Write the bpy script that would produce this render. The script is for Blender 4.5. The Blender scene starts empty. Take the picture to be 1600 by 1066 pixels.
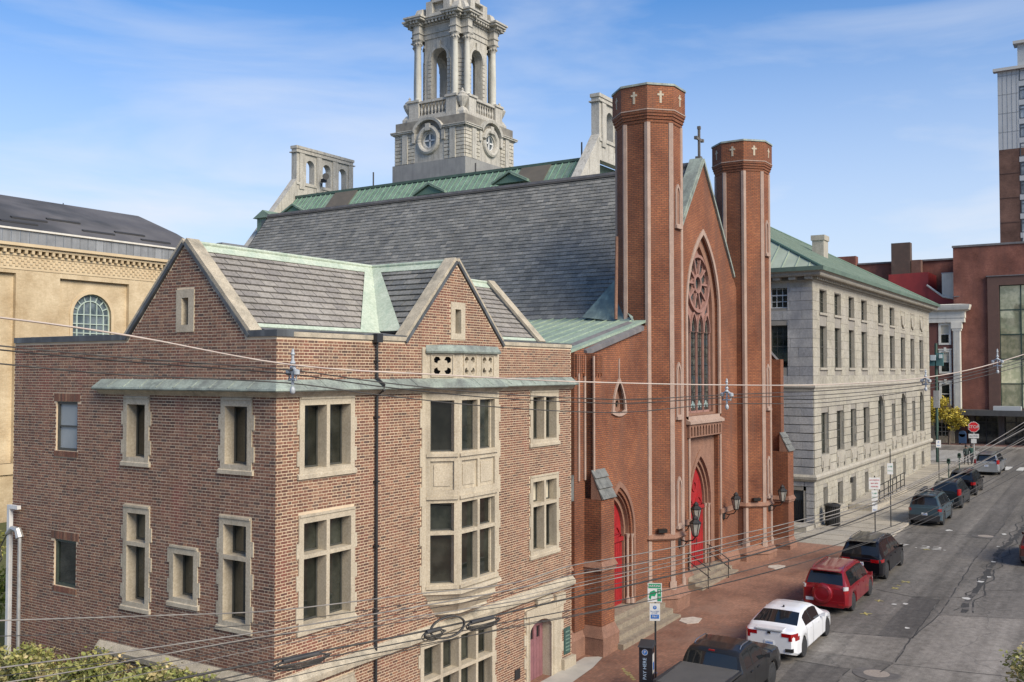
import bpy, math, random
from mathutils import Vector, Matrix
from mathutils.geometry import tessellate_polygon

random.seed(7)
SC = bpy.context.scene
COL = SC.collection

# ---------------------------------------------------------------- camera, sky, sun, exposure
cam_d = bpy.data.cameras.new("camera")
cam_o = bpy.data.objects.new("camera", cam_d)
COL.objects.link(cam_o)
cam_d.sensor_width = 36.0
cam_d.lens = 36.0 * 1527.0 / 1600.0
cam_d.clip_start = 0.5
cam_d.clip_end = 4000.0
_yaw = math.radians(32.7)
_pit = math.atan(48 / 1527.0)
cam_o.location = (0, 0, 10.35)
cam_o.rotation_euler = (math.radians(90) + _pit, 0, _yaw - math.radians(90))
SC.camera = cam_o

SUN_EL, SUN_AZ = 36.0, -107.0      # azimuth measured from +X towards +Y: the sun stands on the street side, behind the camera
world = bpy.data.worlds.new("World")
SC.world = world
world.use_nodes = True
wn = world.node_tree
wn.nodes.clear()
wo = wn.nodes.new("ShaderNodeOutputWorld")
wb = wn.nodes.new("ShaderNodeBackground")
sky = wn.nodes.new("ShaderNodeTexSky")
sky.sky_type = 'NISHITA'
sky.sun_disc = False
sky.sun_elevation = math.radians(SUN_EL)
sky.sun_rotation = math.radians(90 - SUN_AZ)
sky.altitude = 20
sky.air_density = 1.0
sky.dust_density = 0.6
sky.ozone_density = 2.2
# thin high cloud: streaked noise on the sky direction
tc = wn.nodes.new("ShaderNodeTexCoord")
mp = wn.nodes.new("ShaderNodeMapping")
mp.inputs['Rotation'].default_value = (0, math.radians(4), math.radians(20))
mp.inputs['Scale'].default_value = (1.1, 1.6, 7.0)
nz = wn.nodes.new("ShaderNodeTexNoise")
nz.inputs['Scale'].default_value = 1.7
nz.inputs['Detail'].default_value = 7
nz.inputs['Roughness'].default_value = 0.52
nz.inputs['Distortion'].default_value = 0.4
cr = wn.nodes.new("ShaderNodeValToRGB")
cr.color_ramp.elements[0].position = 0.45
cr.color_ramp.elements[0].color = (0, 0, 0, 1)
cr.color_ramp.elements[1].position = 0.80
cr.color_ramp.elements[1].color = (0.5, 0.5, 0.5, 1)
sep = wn.nodes.new("ShaderNodeSeparateXYZ")
hz = wn.nodes.new("ShaderNodeMapRange")      # more veil low down
hz.inputs['From Min'].default_value = -0.05
hz.inputs['From Max'].default_value = 0.38
hz.inputs['To Min'].default_value = 1.12
hz.inputs['To Max'].default_value = 0.0
addn = wn.nodes.new("ShaderNodeMath")
addn.operation = 'ADD'
addn.use_clamp = True
mixs = wn.nodes.new("ShaderNodeMix")
mixs.data_type = 'RGBA'
SKY_TINT = wn.nodes.new("ShaderNodeMix")
SKY_TINT.data_type = 'RGBA'
SKY_TINT.blend_type = 'MULTIPLY'
SKY_TINT.inputs['Factor'].default_value = 1.0
SKY_TINT.inputs['B'].default_value = (0.37, 0.92, 1.40, 1)
wn.links.new(tc.outputs['Generated'], mp.inputs['Vector'])
wn.links.new(mp.outputs[0], nz.inputs['Vector'])
wn.links.new(nz.outputs['Fac'], cr.inputs['Fac'])
wn.links.new(tc.outputs['Generated'], sep.inputs[0])
wn.links.new(sep.outputs['Z'], hz.inputs['Value'])
wn.links.new(cr.outputs['Color'], addn.inputs[0])
wn.links.new(hz.outputs['Result'], addn.inputs[1])
wn.links.new(addn.outputs[0], mixs.inputs['Factor'])
wn.links.new(sky.outputs[0], SKY_TINT.inputs['A'])
wn.links.new(SKY_TINT.outputs['Result'], mixs.inputs['A'])
mixs.inputs['B'].default_value = (6.5, 6.8, 7.4, 1)
wn.links.new(mixs.outputs['Result'], wb.inputs['Color'])
wb.inputs['Strength'].default_value = 0.078
wn.links.new(wb.outputs[0], wo.inputs['Surface'])

sun_d = bpy.data.lights.new("sun", 'SUN')
sun_d.energy = 3.3
sun_d.angle = math.radians(34.0)
sun_d.color = (1.0, 0.87, 0.69)
sun_o = bpy.data.objects.new("sun", sun_d)
COL.objects.link(sun_o)
_e, _a = math.radians(SUN_EL), math.radians(SUN_AZ)
sun_dir = Vector((math.cos(_e) * math.cos(_a), math.cos(_e) * math.sin(_a), math.sin(_e)))
sun_o.rotation_euler = sun_dir.to_track_quat('Z', 'Y').to_euler()

SC.render.engine = 'CYCLES'
SC.view_settings.view_transform = 'Standard'
SC.view_settings.look = 'None'
SC.view_settings.exposure = 0.72
SC.view_settings.gamma = 1.0
SC.view_settings.use_curve_mapping = False

# ---------------------------------------------------------------- helpers
class Fr:
    """local frame: u across, v up, w into the wall"""
    def __init__(s, o, U, V, W):
        s.o, s.U, s.V, s.W = Vector(o), Vector(U).normalized(), Vector(V).normalized(), Vector(W).normalized()
    def p(s, u, v, w=0.0):
        return s.o + s.U * u + s.V * v + s.W * w

def front(y, x0=0.0):
    return Fr((x0, y, 0), (1, 0, 0), (0, 0, 1), (0, 1, 0))

def side(x, y0=0.0):
    return Fr((x, y0, 0), (0, 1, 0), (0, 0, 1), (1, 0, 0))

WORLD = Fr((0, 0, 0), (1, 0, 0), (0, 0, 1), (0, 1, 0))

class MB:
    def __init__(s):
        s.v, s.f, s.m = [], [], []
    def add(s, vs, fs, mi=0):
        b = len(s.v)
        s.v.extend([tuple(p) for p in vs])
        for f in fs:
            s.f.append(tuple(i + b for i in f))
            s.m.append(mi)
    def box(s, x0, x1, y0, y1, z0, z1, mi=0):
        s.add([(x0, y0, z0), (x1, y0, z0), (x1, y1, z0), (x0, y1, z0), (x0, y0, z1), (x1, y0, z1), (x1, y1, z1), (x0, y1, z1)],
              [(0, 3, 2, 1), (4, 5, 6, 7), (0, 1, 5, 4), (1, 2, 6, 5), (2, 3, 7, 6), (3, 0, 4, 7)], mi)
    def fbox(s, fr, u0, u1, v0, v1, w0, w1, mi=0):
        P = fr.p
        s.add([P(u0, v0, w0), P(u1, v0, w0), P(u1, v0, w1), P(u0, v0, w1), P(u0, v1, w0), P(u1, v1, w0), P(u1, v1, w1), P(u0, v1, w1)],
              [(0, 3, 2, 1), (4, 5, 6, 7), (0, 1, 5, 4), (1, 2, 6, 5), (2, 3, 7, 6), (3, 0, 4, 7)], mi)
    def face5(s, fr, u0, u1, v0, v1, w0, w1, mi=0):      # a box without its hidden back
        P = fr.p
        s.add([P(u0, v0, w0), P(u1, v0, w0), P(u1, v0, w1), P(u0, v0, w1), P(u0, v1, w0), P(u1, v1, w0), P(u1, v1, w1), P(u0, v1, w1)],
              [(0, 3, 2, 1), (4, 5, 6, 7), (0, 1, 5, 4), (1, 2, 6, 5), (3, 0, 4, 7)], mi)
    def hexa(s, P, mi=0):
        s.add(P, [(0, 3, 2, 1), (4, 5, 6, 7), (0, 1, 5, 4), (1, 2, 6, 5), (2, 3, 7, 6), (3, 0, 4, 7)], mi)
    def slab(s, fr, outer, holes, w0, w1, mi=0, mj=None):
        """plate with holes: outer and holes are (u,v) loops"""
        if mj is None:
            mj = mi
        loops = [[Vector((a[0], a[1], 0)) for a in outer]] + [[Vector((a[0], a[1], 0)) for a in h] for h in holes]
        tris = tessellate_polygon(loops)
        flat = [p for l in loops for p in l]
        n = len(flat)
        s.add([fr.p(p.x, p.y, w0) for p in flat] + [fr.p(p.x, p.y, w1) for p in flat],
              [tuple(t) for t in tris] + [tuple(i + n for i in reversed(t)) for t in tris], mi)
        for l in loops:
            k = len(l)
            vs = [fr.p(p.x, p.y, w0) for p in l] + [fr.p(p.x, p.y, w1) for p in l]
            s.add(vs, [(i, (i + 1) % k, (i + 1) % k + k, i + k) for i in range(k)], mj)
    def prism(s, pts, z0, z1, mi=0, caps=True):
        k = len(pts)
        s.add([(p[0], p[1], z0) for p in pts] + [(p[0], p[1], z1) for p in pts],
              [(i, (i + 1) % k, (i + 1) % k + k, i + k) for i in range(k)] + ([tuple(range(k - 1, -1, -1)), tuple(range(k, 2 * k))] if caps else []), mi)
    def frust(s, pa, za, pb, zb, mi=0, caps=True):
        k = len(pa)
        s.add([(p[0], p[1], za) for p in pa] + [(p[0], p[1], zb) for p in pb],
              [(i, (i + 1) % k, (i + 1) % k + k, i + k) for i in range(k)] + ([tuple(range(k - 1, -1, -1)), tuple(range(k, 2 * k))] if caps else []), mi)
    def sweep(s, path, prof, closed=False, sg=1, mi=0):
        """prof (out, z) swept round a plan path; out is to the right of travel when sg=1"""
        n = len(path)
        P = [Vector((a[0], a[1])) for a in path]
        rings = []
        for i in range(n):
            ns = []
            for (a, b) in ((i - 1, i), (i, i + 1)):
                if closed or (a >= 0 and b < n):
                    d = (P[b % n] - P[a % n]).normalized()
                    ns.append(Vector((d.y, -d.x)) * sg)
            if len(ns) == 1:
                m = ns[0]
            else:
                m = (ns[0] + ns[1]) / max(0.2, 1 + ns[0].dot(ns[1]))
            rings.append([(P[i].x + m.x * o, P[i].y + m.y * o, z) for (o, z) in prof])
        k = len(prof)
        vs = [p for r in rings for p in r]
        fs = []
        for i in range(n if closed else n - 1):
            j = (i + 1) % n
            for q in range(k):
                r = (q + 1) % k
                fs.append((i * k + q, j * k + q, j * k + r, i * k + r))
        if not closed:
            fs.append(tuple(range(k)))
            fs.append(tuple((n - 1) * k + q for q in range(k - 1, -1, -1)))
        s.add(vs, fs, mi)
    def tube(s, pts, r, n=8, mi=0, r1=None):
        P = [Vector(p) for p in pts]
        m = len(P)
        rings = []
        for i, p in enumerate(P):
            d = (P[min(i + 1, m - 1)] - P[max(i - 1, 0)]).normalized()
            a = d.cross(Vector((0, 0, 1)))
            if a.length < 0.05:
                a = d.cross(Vector((1, 0, 0)))
            a.normalize()
            b = d.cross(a).normalized()
            rr = r if r1 is None else r + (r1 - r) * i / max(1, m - 1)
            rings.append([p + (a * math.cos(t) + b * math.sin(t)) * rr for t in [2 * math.pi * q / n for q in range(n)]])
        fs = []
        for i in range(m - 1):
            for q in range(n):
                w = (q + 1) % n
                fs.append((i * n + q, i * n + w, (i + 1) * n + w, (i + 1) * n + q))
        fs.append(tuple(range(n - 1, -1, -1)))
        fs.append(tuple((m - 1) * n + q for q in range(n)))
        s.add([p for r_ in rings for p in r_], fs, mi)
    def lathe(s, c, prof, n=16, mi=0, axis=(0, 0, 1)):
        A = Vector(axis).normalized()
        a = A.cross(Vector((0, 0, 1)) if abs(A.z) < .9 else Vector((1, 0, 0))).normalized()
        b = A.cross(a).normalized()
        C = Vector(c)
        k = len(prof)
        vs = []
        for q in range(n):
            t = 2 * math.pi * q / n
            for (r, h) in prof:
                vs.append(C + A * h + (a * math.cos(t) + b * math.sin(t)) * r)
        fs = []
        for q in range(n):
            w = (q + 1) % n
            for i in range(k - 1):
                fs.append((q * k + i, w * k + i, w * k + i + 1, q * k + i + 1))
        fs.append(tuple(q * k for q in range(n - 1, -1, -1)))
        fs.append(tuple(q * k + k - 1 for q in range(n)))
        s.add(vs, fs, mi)
    def build(s, name, mats, parent=None, uv=True, smooth=None, kind=None, label=None):
        me = bpy.data.meshes.new(name)
        me.from_pydata(s.v, [], s.f)
        if not isinstance(mats, (list, tuple)):
            mats = [mats]
        for m in mats:
            me.materials.append(m)
        if len(mats) > 1:
            me.polygons.foreach_set('material_index', s.m)
        if uv and len(s.f) < 60000:
            ul = me.uv_layers.new(name="UV")
            uvs = [0.0] * (2 * len(me.loops))
            Z = Vector((0, 0, 1))
            for p in me.polygons:
                n_ = p.normal
                if abs(n_.z) > .985:
                    t, b = Vector((1, 0, 0)), Vector((0, 1, 0))
                else:
                    t = Z.cross(n_).normalized()
                    if (abs(t.x) > abs(t.y) and t.x < 0) or (abs(t.y) >= abs(t.x) and t.y < 0):
                        t = -t
                    b = n_.cross(t)
                    if b.z < 0:
                        b = -b
                for li in p.loop_indices:
                    co = me.vertices[me.loops[li].vertex_index].co
                    uvs[2 * li] = co.dot(t)
                    uvs[2 * li + 1] = co.dot(b)
            ul.data.foreach_set('uv', uvs)
        if smooth is not None:
            me.polygons.foreach_set('use_smooth', [True] * len(me.polygons))
            me.set_sharp_from_angle(angle=math.radians(smooth))
        o = bpy.data.objects.new(name, me)
        COL.objects.link(o)
        if parent is not None:
            o.parent = parent
            o.matrix_parent_inverse = parent_inv(parent)
        if kind:
            o['kind'] = kind
        if label:
            o['label'] = label
        return o

def world_mat(o):
    m = o.matrix_basis.copy()
    if o.parent is not None:
        m = world_mat(o.parent) @ o.matrix_parent_inverse @ m
    return m

def parent_inv(p):
    return world_mat(p).inverted()

def thing(name, label, cat, loc=(0, 0, 0), rz=0.0, group=None):
    o = bpy.data.objects.new(name, None)
    o.empty_display_size = 0.3
    COL.objects.link(o)
    o.location = loc
    o.rotation_euler = (0, 0, rz)
    return tag(o, label, cat, group)

def tag(o, label, cat, group=None, kind=None):
    o['label'] = label
    o['category'] = cat
    if group:
        o['group'] = group
    if kind:
        o['kind'] = kind
    return o

def copy_tree(o, parent=None):
    c = o.copy()
    COL.objects.link(c)
    c.parent = parent
    for ch in list(o.children):
        copy_tree(ch, c)
    return c

def rect(u0, u1, v0, v1):
    return [(u0, v0), (u1, v0), (u1, v1), (u0, v1)]

def pointed(uc, hw, v0, vs, va, n=9):
    """pointed-arch loop: springs at vs, apex at va"""
    h = va - vs
    R = (hw * hw + h * h) / (2 * hw)
    pts = [(uc - hw, v0), (uc + hw, v0), (uc + hw, vs)]
    a1 = math.asin(min(1, h / R))
    for i in range(1, n):
        a = a1 * i / n
        pts.append((uc + hw - R + R * math.cos(a), vs + R * math.sin(a)))
    pts.append((uc, va))
    for i in range(n - 1, 0, -1):
        a = a1 * i / n
        pts.append((uc - hw + R - R * math.cos(a), vs + R * math.sin(a)))
    pts.append((uc - hw, vs))
    return pts

def rounded(uc, hw, v0, vs, n=14, rise=None):
    r = hw if rise is None else rise
    pts = [(uc - hw, v0), (uc + hw, v0)]
    for i in range(n + 1):
        a = math.pi * i / n
        pts.append((uc + hw * math.cos(a), vs + r * math.sin(a)))
    return pts

def circ(uc, vc, r, n=24, ry=None):
    ry = r if ry is None else ry
    return [(uc + r * math.cos(2 * math.pi * i / n), vc + ry * math.sin(2 * math.pi * i / n)) for i in range(n)]

def spans(poly, v):
    xs = []
    n = len(poly)
    for i in range(n):
        a, b = poly[i], poly[(i + 1) % n]
        if (a[1] <= v) != (b[1] <= v):
            xs.append(a[0] + (b[0] - a[0]) * (v - a[1]) / (b[1] - a[1]))
    xs.sort()
    return [(xs[i], xs[i + 1]) for i in range(0, len(xs) - 1, 2)]

def free_spans(outer, holes, v0, v1):
    e = 1e-4
    A, B = spans(outer, v0 + e), spans(outer, v1 - e)
    cur = []
    for a in A:
        for b in B:
            lo, hi = max(a[0], b[0]), min(a[1], b[1])
            if hi > lo:
                cur.append((lo, hi))
    for h in holes:
        for v in (v0 + e, (v0 + v1) / 2, v1 - e):
            for (c, d) in spans(h, v):
                nx = []
                for (lo, hi) in cur:
                    if d <= lo or c >= hi:
                        nx.append((lo, hi))
                    else:
                        if c > lo:
                            nx.append((lo, c))
                        if d < hi:
                            nx.append((d, hi))
                cur = nx
    return cur

def lay(outer, holes, ch, seq, joint, vstart=None, minw=0.03, jit=0.0):
    """courses of pieces inside a polygon; seq(row) gives (offset, [widths]); returns (u0,u1,v0,v1)"""
    out = []
    vmin = min(p[1] for p in outer) if vstart is None else vstart
    vmax = max(p[1] for p in outer)
    umin = min(p[0] for p in outer)
    row = 0
    v = vmin
    while v < vmax - 1e-6:
        v0, v1 = v + joint / 2, v + ch - joint / 2
        if v1 > vmax:
            v1 = vmax
        if v1 - v0 > ch * 0.3:
            fs = free_spans(outer, holes, v0, v1)
            if fs:
                off, ws = seq(row)
                u = umin - off
                hi = max(b for a, b in fs)
                k = 0
                while u < hi:
                    w = ws[k % len(ws)]
                    if jit:
                        w *= 1 + random.uniform(-jit, jit)
                    a0, b0 = u + joint / 2, u + w - joint / 2
                    for (a, b) in fs:
                        c, d = max(a0, a), min(b0, b)
                        if d - c > minw:
                            out.append((c, d, v0, v1))
                    u += w
                    k += 1
        v += ch
        row += 1
    return out

_unit = {}
def unit_box(m):
    key = ('b', m.name)
    if key not in _unit:
        mb = MB()
        mb.box(0, 1, 0, 1, 0, 1)
        me = bpy.data.meshes.new('unit_' + m.name)
        me.from_pydata(mb.v, [], mb.f)
        me.materials.append(m)
        _unit[key] = me
    return _unit[key]

def unit_wedge(m):
    key = ('w', m.name)
    if key not in _unit:
        P = [(0, 0, 0), (1, 0, 0), (1, 0, 1), (0, 0, 1), (0, 1, 0), (1, 1, 0), (1, 1, .25), (0, 1, .25)]
        me = bpy.data.meshes.new('wedge_' + m.name)
        me.from_pydata(P, [], [(0, 3, 2, 1), (4, 5, 6, 7), (0, 1, 5, 4), (1, 2, 6, 5), (2, 3, 7, 6), (3, 0, 4, 7)])
        me.materials.append(m)
        _unit[key] = me
    return _unit[key]

CAMP = Vector((0, 0, 10.35))
def pieces(name, stuff_name, fr, rects, w0, w1, m, parent, limit=300, wedge=False, jw=0.0):
    """the nearest `limit` pieces become objects of their own (shared mesh); the rest one part"""
    rs = sorted(rects, key=lambda r: (fr.p((r[0] + r[1]) / 2, (r[2] + r[3]) / 2) - CAMP).length)
    me = unit_wedge(m) if wedge else unit_box(m)
    inv = parent_inv(parent) if parent is not None else Matrix()
    for (a, b, c, d) in rs[:limit]:
        j = random.uniform(-jw, jw)
        o = bpy.data.objects.new(name, me)
        COL.objects.link(o)
        # local box axes: x=u, y=v (wedge) ; box: x=u, y=w, z=v
        org = fr.p(a, c, w0 + j) if not wedge else fr.p(a, c, w1)
        if wedge:
            X, Y, Z = fr.U * (b - a), fr.V * (d - c), -fr.W * ((w1 - w0) - j)
        else:
            X, Y, Z = fr.U * (b - a), fr.W * (w1 - w0 - j), fr.V * (d - c)
        M = Matrix(((X.x, Y.x, Z.x, org.x), (X.y, Y.y, Z.y, org.y), (X.z, Y.z, Z.z, org.z), (0, 0, 0, 1)))
        o.parent = parent
        o.matrix_basis = inv @ M
    if rs[limit:]:
        mb = MB()
        for (a, b, c, d) in rs[limit:]:
            j = random.uniform(-jw, jw)
            if wedge:
                P = fr.p
                t = w1 - (w1 - w0) * .25
                mb.hexa([P(a, c, w1), P(b, c, w1), P(b, c, w0 + j), P(a, c, w0 + j), P(a, d, w1), P(b, d, w1), P(b, d, t), P(a, d, t)])
            else:
                mb.face5(fr, a, b, c, d, w0 + j, w1)
        mb.build(stuff_name, m, parent, uv=False, kind='stuff')

# ---------------------------------------------------------------- materials
def node(nt, t, **kw):
    n = nt.nodes.new(t)
    for k, v in kw.items():
        if k in n.inputs:
            n.inputs[k].default_value = v
        else:
            setattr(n, k, v)
    return n

def rgba(c):
    return (c[0], c[1], c[2], 1)

def mixc(nt, fac, a, b, blend='MIX'):
    n = nt.nodes.new("ShaderNodeMix")
    n.data_type = 'RGBA'
    n.blend_type = blend
    for key, val in (('Factor', fac), ('A', a), ('B', b)):
        if isinstance(val, (tuple, list)):
            n.inputs[key].default_value = rgba(val)
        elif isinstance(val, (int, float)):
            n.inputs[key].default_value = val
        else:
            nt.links.new(val, n.inputs[key])
    return n.outputs['Result']

def new_mat(name):
    m = bpy.data.materials.new(name)
    m.use_nodes = True
    nt = m.node_tree
    bs = nt.nodes['Principled BSDF']
    geo = node(nt, "ShaderNodeNewGeometry")
    return m, nt, bs, geo

def noise(nt, vec, scale, detail=5, rough=.6, stretch=None):
    if stretch:
        mp_ = node(nt, "ShaderNodeMapping")
        mp_.inputs['Scale'].default_value = stretch
        nt.links.new(vec, mp_.inputs['Vector'])
        vec = mp_.outputs[0]
    n = node(nt, "ShaderNodeTexNoise", Scale=scale, Detail=detail, Roughness=rough)
    nt.links.new(vec, n.inputs['Vector'])
    return n.outputs['Fac']

def ramp(nt, v, a, b, c0=(0, 0, 0), c1=(1, 1, 1)):
    r = node(nt, "ShaderNodeValToRGB")
    r.color_ramp.elements[0].position = a
    r.color_ramp.elements[1].position = b
    r.color_ramp.elements[0].color = rgba(c0)
    r.color_ramp.elements[1].color = rgba(c1)
    nt.links.new(v, r.inputs['Fac'])
    return r.outputs['Color']

def bump(nt, bs, h, strength, dist=.02):
    b = node(nt, "ShaderNodeBump", Strength=strength, Distance=dist)
    nt.links.new(h, b.inputs['Height'])
    nt.links.new(b.outputs[0], bs.inputs['Normal'])

def M(name, c1, c2=None, scale=3.0, rough=.8, metal=0.0, bumps=0.0, fine=0.0, streak=None, streak_amt=.5, spec=None, coat=0.0, rvar=0.0, c3=None, ths=(.62, .8)):
    """mottled material: c1..c2 by noise, optional vertical streaks / stains, per-piece variation"""
    m, nt, bs, geo = new_mat(name)
    pos = geo.outputs['Position']
    col = mixc(nt, ramp(nt, noise(nt, pos, scale), .35, .65), c1, c2 or c1)
    if fine:
        f = noise(nt, pos, scale * 14, 3)
        col = mixc(nt, ramp(nt, f, .3, .7, (1 - fine,) * 3, (1 + 0 * fine,) * 3), (0, 0, 0), col, 'MIX') if False else mixc(nt, fine, col, ramp(nt, f, .3, .7, (.0, .0, .0), (1, 1, 1)), 'SOFT_LIGHT')
    if streak:
        st = noise(nt, pos, 1.0, 6, .6, (3.2, 3.2, .35))
        col = mixc(nt, ramp(nt, st, .5, .72, (0, 0, 0), (streak_amt,) * 3), col, streak)
    if c3:
        st = noise(nt, pos, scale * .33, 4, .55)
        col = mixc(nt, ramp(nt, st, ths[0], ths[1]), col, c3)
    if rvar:
        oi = node(nt, "ShaderNodeObjectInfo")
        ad = node(nt, "ShaderNodeMath", operation='ADD')
        nt.links.new(geo.outputs['Random Per Island'], ad.inputs[0])
        nt.links.new(oi.outputs['Random'], ad.inputs[1])
        fr_ = node(nt, "ShaderNodeMath", operation='FRACT')
        nt.links.new(ad.outputs[0], fr_.inputs[0])
        col = mixc(nt, 1.0, col, ramp(nt, fr_.outputs[0], 0, 1, (1 - rvar,) * 3, (1 + rvar,) * 3), 'MULTIPLY')
    nt.links.new(col, bs.inputs['Base Color'])
    bs.inputs['Roughness'].default_value = rough
    bs.inputs['Metallic'].default_value = metal
    if spec is not None:
        bs.inputs['Specular IOR Level'].default_value = spec
    if coat:
        bs.inputs['Coat Weight'].default_value = coat
        bs.inputs['Coat Roughness'].default_value = .04
    if bumps:
        bump(nt, bs, noise(nt, pos, scale * 9, 6), bumps, .02)
    return m

def piece_mat(name, cols, rough=.85, nsc=30, bumps=.3, stain=None, stain_ths=(.6, .8)):
    """colour picked per piece (island or object) from a palette"""
    m, nt, bs, geo = new_mat(name)
    oi = node(nt, "ShaderNodeObjectInfo")
    ad = node(nt, "ShaderNodeMath", operation='ADD')
    nt.links.new(geo.outputs['Random Per Island'], ad.inputs[0])
    nt.links.new(oi.outputs['Random'], ad.inputs[1])
    fr_ = node(nt, "ShaderNodeMath", operation='FRACT')
    nt.links.new(ad.outputs[0], fr_.inputs[0])
    r = node(nt, "ShaderNodeValToRGB")
    r.color_ramp.interpolation = 'LINEAR'
    els = r.color_ramp.elements
    n = len(cols)
    els[0].position, els[0].color = 0, rgba(cols[0])
    els[1].position, els[1].color = 1, rgba(cols[-1])
    for i in range(1, n - 1):
        e = els.new(i / (n - 1))
        e.color = rgba(cols[i])
    nt.links.new(fr_.outputs[0], r.inputs['Fac'])
    pos = geo.outputs['Position']
    col = mixc(nt, .35, r.outputs['Color'], ramp(nt, noise(nt, pos, nsc, 4), .3, .7), 'SOFT_LIGHT')
    col = mixc(nt, .22, col, ramp(nt, noise(nt, pos, .7, 5), .3, .7), 'SOFT_LIGHT')
    if stain:
        col = mixc(nt, ramp(nt, noise(nt, pos, .9, 5, .6, (1, 1, .5)), *stain_ths), col, stain)
    nt.links.new(col, bs.inputs['Base Color'])
    bs.inputs['Roughness'].default_value = rough
    if bumps:
        bump(nt, bs, noise(nt, pos, nsc * 2, 5), bumps, .01)
    return m

def brick_mat(name, c1, c2, mortar, bw=.205, bh=.072, ms=.008, rough=.88, stain=None, scale=1.0, c3=None, bias=0.0, bstr=.5):
    m, nt, bs, geo = new_mat(name)
    uv = node(nt, "ShaderNodeUVMap")
    uv.uv_map = "UV"
    bt = node(nt, "ShaderNodeTexBrick")
    bt.inputs['Color1'].default_value = rgba(c1)
    bt.inputs['Color2'].default_value = rgba(c2)
    bt.inputs['Mortar'].default_value = rgba(mortar)
    bt.inputs['Scale'].default_value = 1.0 * scale
    bt.inputs['Mortar Size'].default_value = ms
    bt.inputs['Mortar Smooth'].default_value = .2
    bt.inputs['Bias'].default_value = bias
    bt.inputs['Brick Width'].default_value = bw
    bt.inputs['Row Height'].default_value = bh
    nt.links.new(uv.outputs[0], bt.inputs['Vector'])
    pos = geo.outputs['Position']
    col = mixc(nt, .5, bt.outputs['Color'], ramp(nt, noise(nt, pos, .45, 6), .3, .7), 'SOFT_LIGHT')
    col = mixc(nt, .18, col, ramp(nt, noise(nt, pos, 9, 4), .3, .7), 'SOFT_LIGHT')
    if stain:
        col = mixc(nt, ramp(nt, noise(nt, pos, 1.0, 6, .62, (1.2, 1.2, .25)), .47, .72, (0, 0, 0), (.8, .8, .8)), col, stain)
    if c3:
        col = mixc(nt, ramp(nt, noise(nt, pos, .25, 5), .55, .75), col, c3)
    nt.links.new(col, bs.inputs['Base Color'])
    bs.inputs['Roughness'].default_value = rough
    b = node(nt, "ShaderNodeBump", Strength=bstr, Distance=.01)
    b.invert = True
    nt.links.new(bt.outputs['Fac'], b.inputs['Height'])
    nt.links.new(b.outputs[0], bs.inputs['Normal'])
    return m

def glass_mat(name, c, rough=.04, c2=None, spec=.6):
    m, nt, bs, geo = new_mat(name)
    if c2:
        col = mixc(nt, ramp(nt, noise(nt, geo.outputs['Position'], 1.4, 3), .4, .62), c, c2)
        oi = node(nt, "ShaderNodeObjectInfo")
        col = mixc(nt, 1.0, col, ramp(nt, oi.outputs['Random'], 0, 1, (.45,) * 3, (1.7,) * 3), 'MULTIPLY')
        nt.links.new(col, bs.inputs['Base Color'])
    else:
        bs.inputs['Base Color'].default_value = rgba(c)
    bs.inputs['Roughness'].default_value = rough
    bs.inputs['Specular IOR Level'].default_value = spec
    bump(nt, bs, noise(nt, geo.outputs['Position'], 1.3, 2), .035, .05)
    return m

near_brick = piece_mat('near_brick', [(.085, .045, .033), (.17, .074, .047), (.21, .10, .06), (.115, .055, .038), (.19, .083, .052), (.24, .135, .084), (.125, .054, .037), (.165, .09, .06), (.08, .05, .04)], nsc=34, stain=(.20, .07, .05), stain_ths=(.56, .72))
near_mortar = M('near_mortar', (.64, .51, .36), (.52, .41, .29), 2.0, .95, bumps=.3)
church_brick = brick_mat('church_brick', (.255, .088, .036), (.195, .062, .028), (.085, .044, .027), ms=.012, stain=(.13, .06, .038), bw=.215, bh=.075)
church_brick_dark = church_brick
cream = M('cream_stone', (.46, .40, .30), (.39, .335, .25), 1.6, .85, bumps=.25, fine=.3, streak=(.17, .15, .115), streak_amt=.45)
belt_stone = M('weathered_limestone', (.46, .40, .30), (.33, .29, .22), 3.5, .9, bumps=.5, fine=.5, streak=(.16, .15, .12), streak_amt=.6)
brown = M('brownstone', (.25, .135, .09), (.20, .105, .072), 2.2, .9, bumps=.3, fine=.4, streak=(.13, .075, .055), streak_amt=.6)
pinkst = M('pink_sandstone', (.37, .27, .215), (.31, .22, .175), 2.5, .85, bumps=.25, fine=.3, streak=(.22, .15, .12), streak_amt=.4)
copper = M('copper_patina', (.29, .36, .28), (.20, .27, .215), .9, .75, bumps=.15, fine=.3, streak=(.14, .20, .17), streak_amt=.55)
copper_pale = M('pale_copper_patina', (.46, .51, .41), (.37, .43, .34), 1.1, .75, bumps=.1, fine=.3, streak=(.20, .31, .24), streak_amt=.45)
copper_ledge = M('ledge_copper', (.29, .34, .29), (.17, .19, .17), 1.6, .7, bumps=.15, fine=.3, streak=(.09, .10, .10), streak_amt=.7)
copper_hall = M('city_hall_copper', (.20, .275, .21), (.125, .185, .145), .8, .75, bumps=.1, fine=.3, streak=(.06, .095, .075), streak_amt=.6)
lead = M('grey_flashing', (.10, .10, .105), (.16, .15, .15), 1.5, .6, bumps=.1, streak=(.24, .22, .21), streak_amt=.4)
dark_flash = M('dark_flashing', (.045, .05, .055), (.075, .08, .085), 2, .55, streak=(.16, .18, .19), streak_amt=.6)
slate = piece_mat('slate', [(.235, .215, .19), (.27, .248, .215), (.21, .192, .172), (.29, .265, .23), (.25, .23, .20)], rough=.75, nsc=16, bumps=.2)
slate_dark = piece_mat('dark_slate', [(.125, .127, .120), (.155, .155, .143), (.185, .182, .166), (.14, .142, .136), (.22, .215, .195), (.115, .118, .115), (.17, .17, .157)], rough=.7, nsc=12, bumps=.2)
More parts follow.
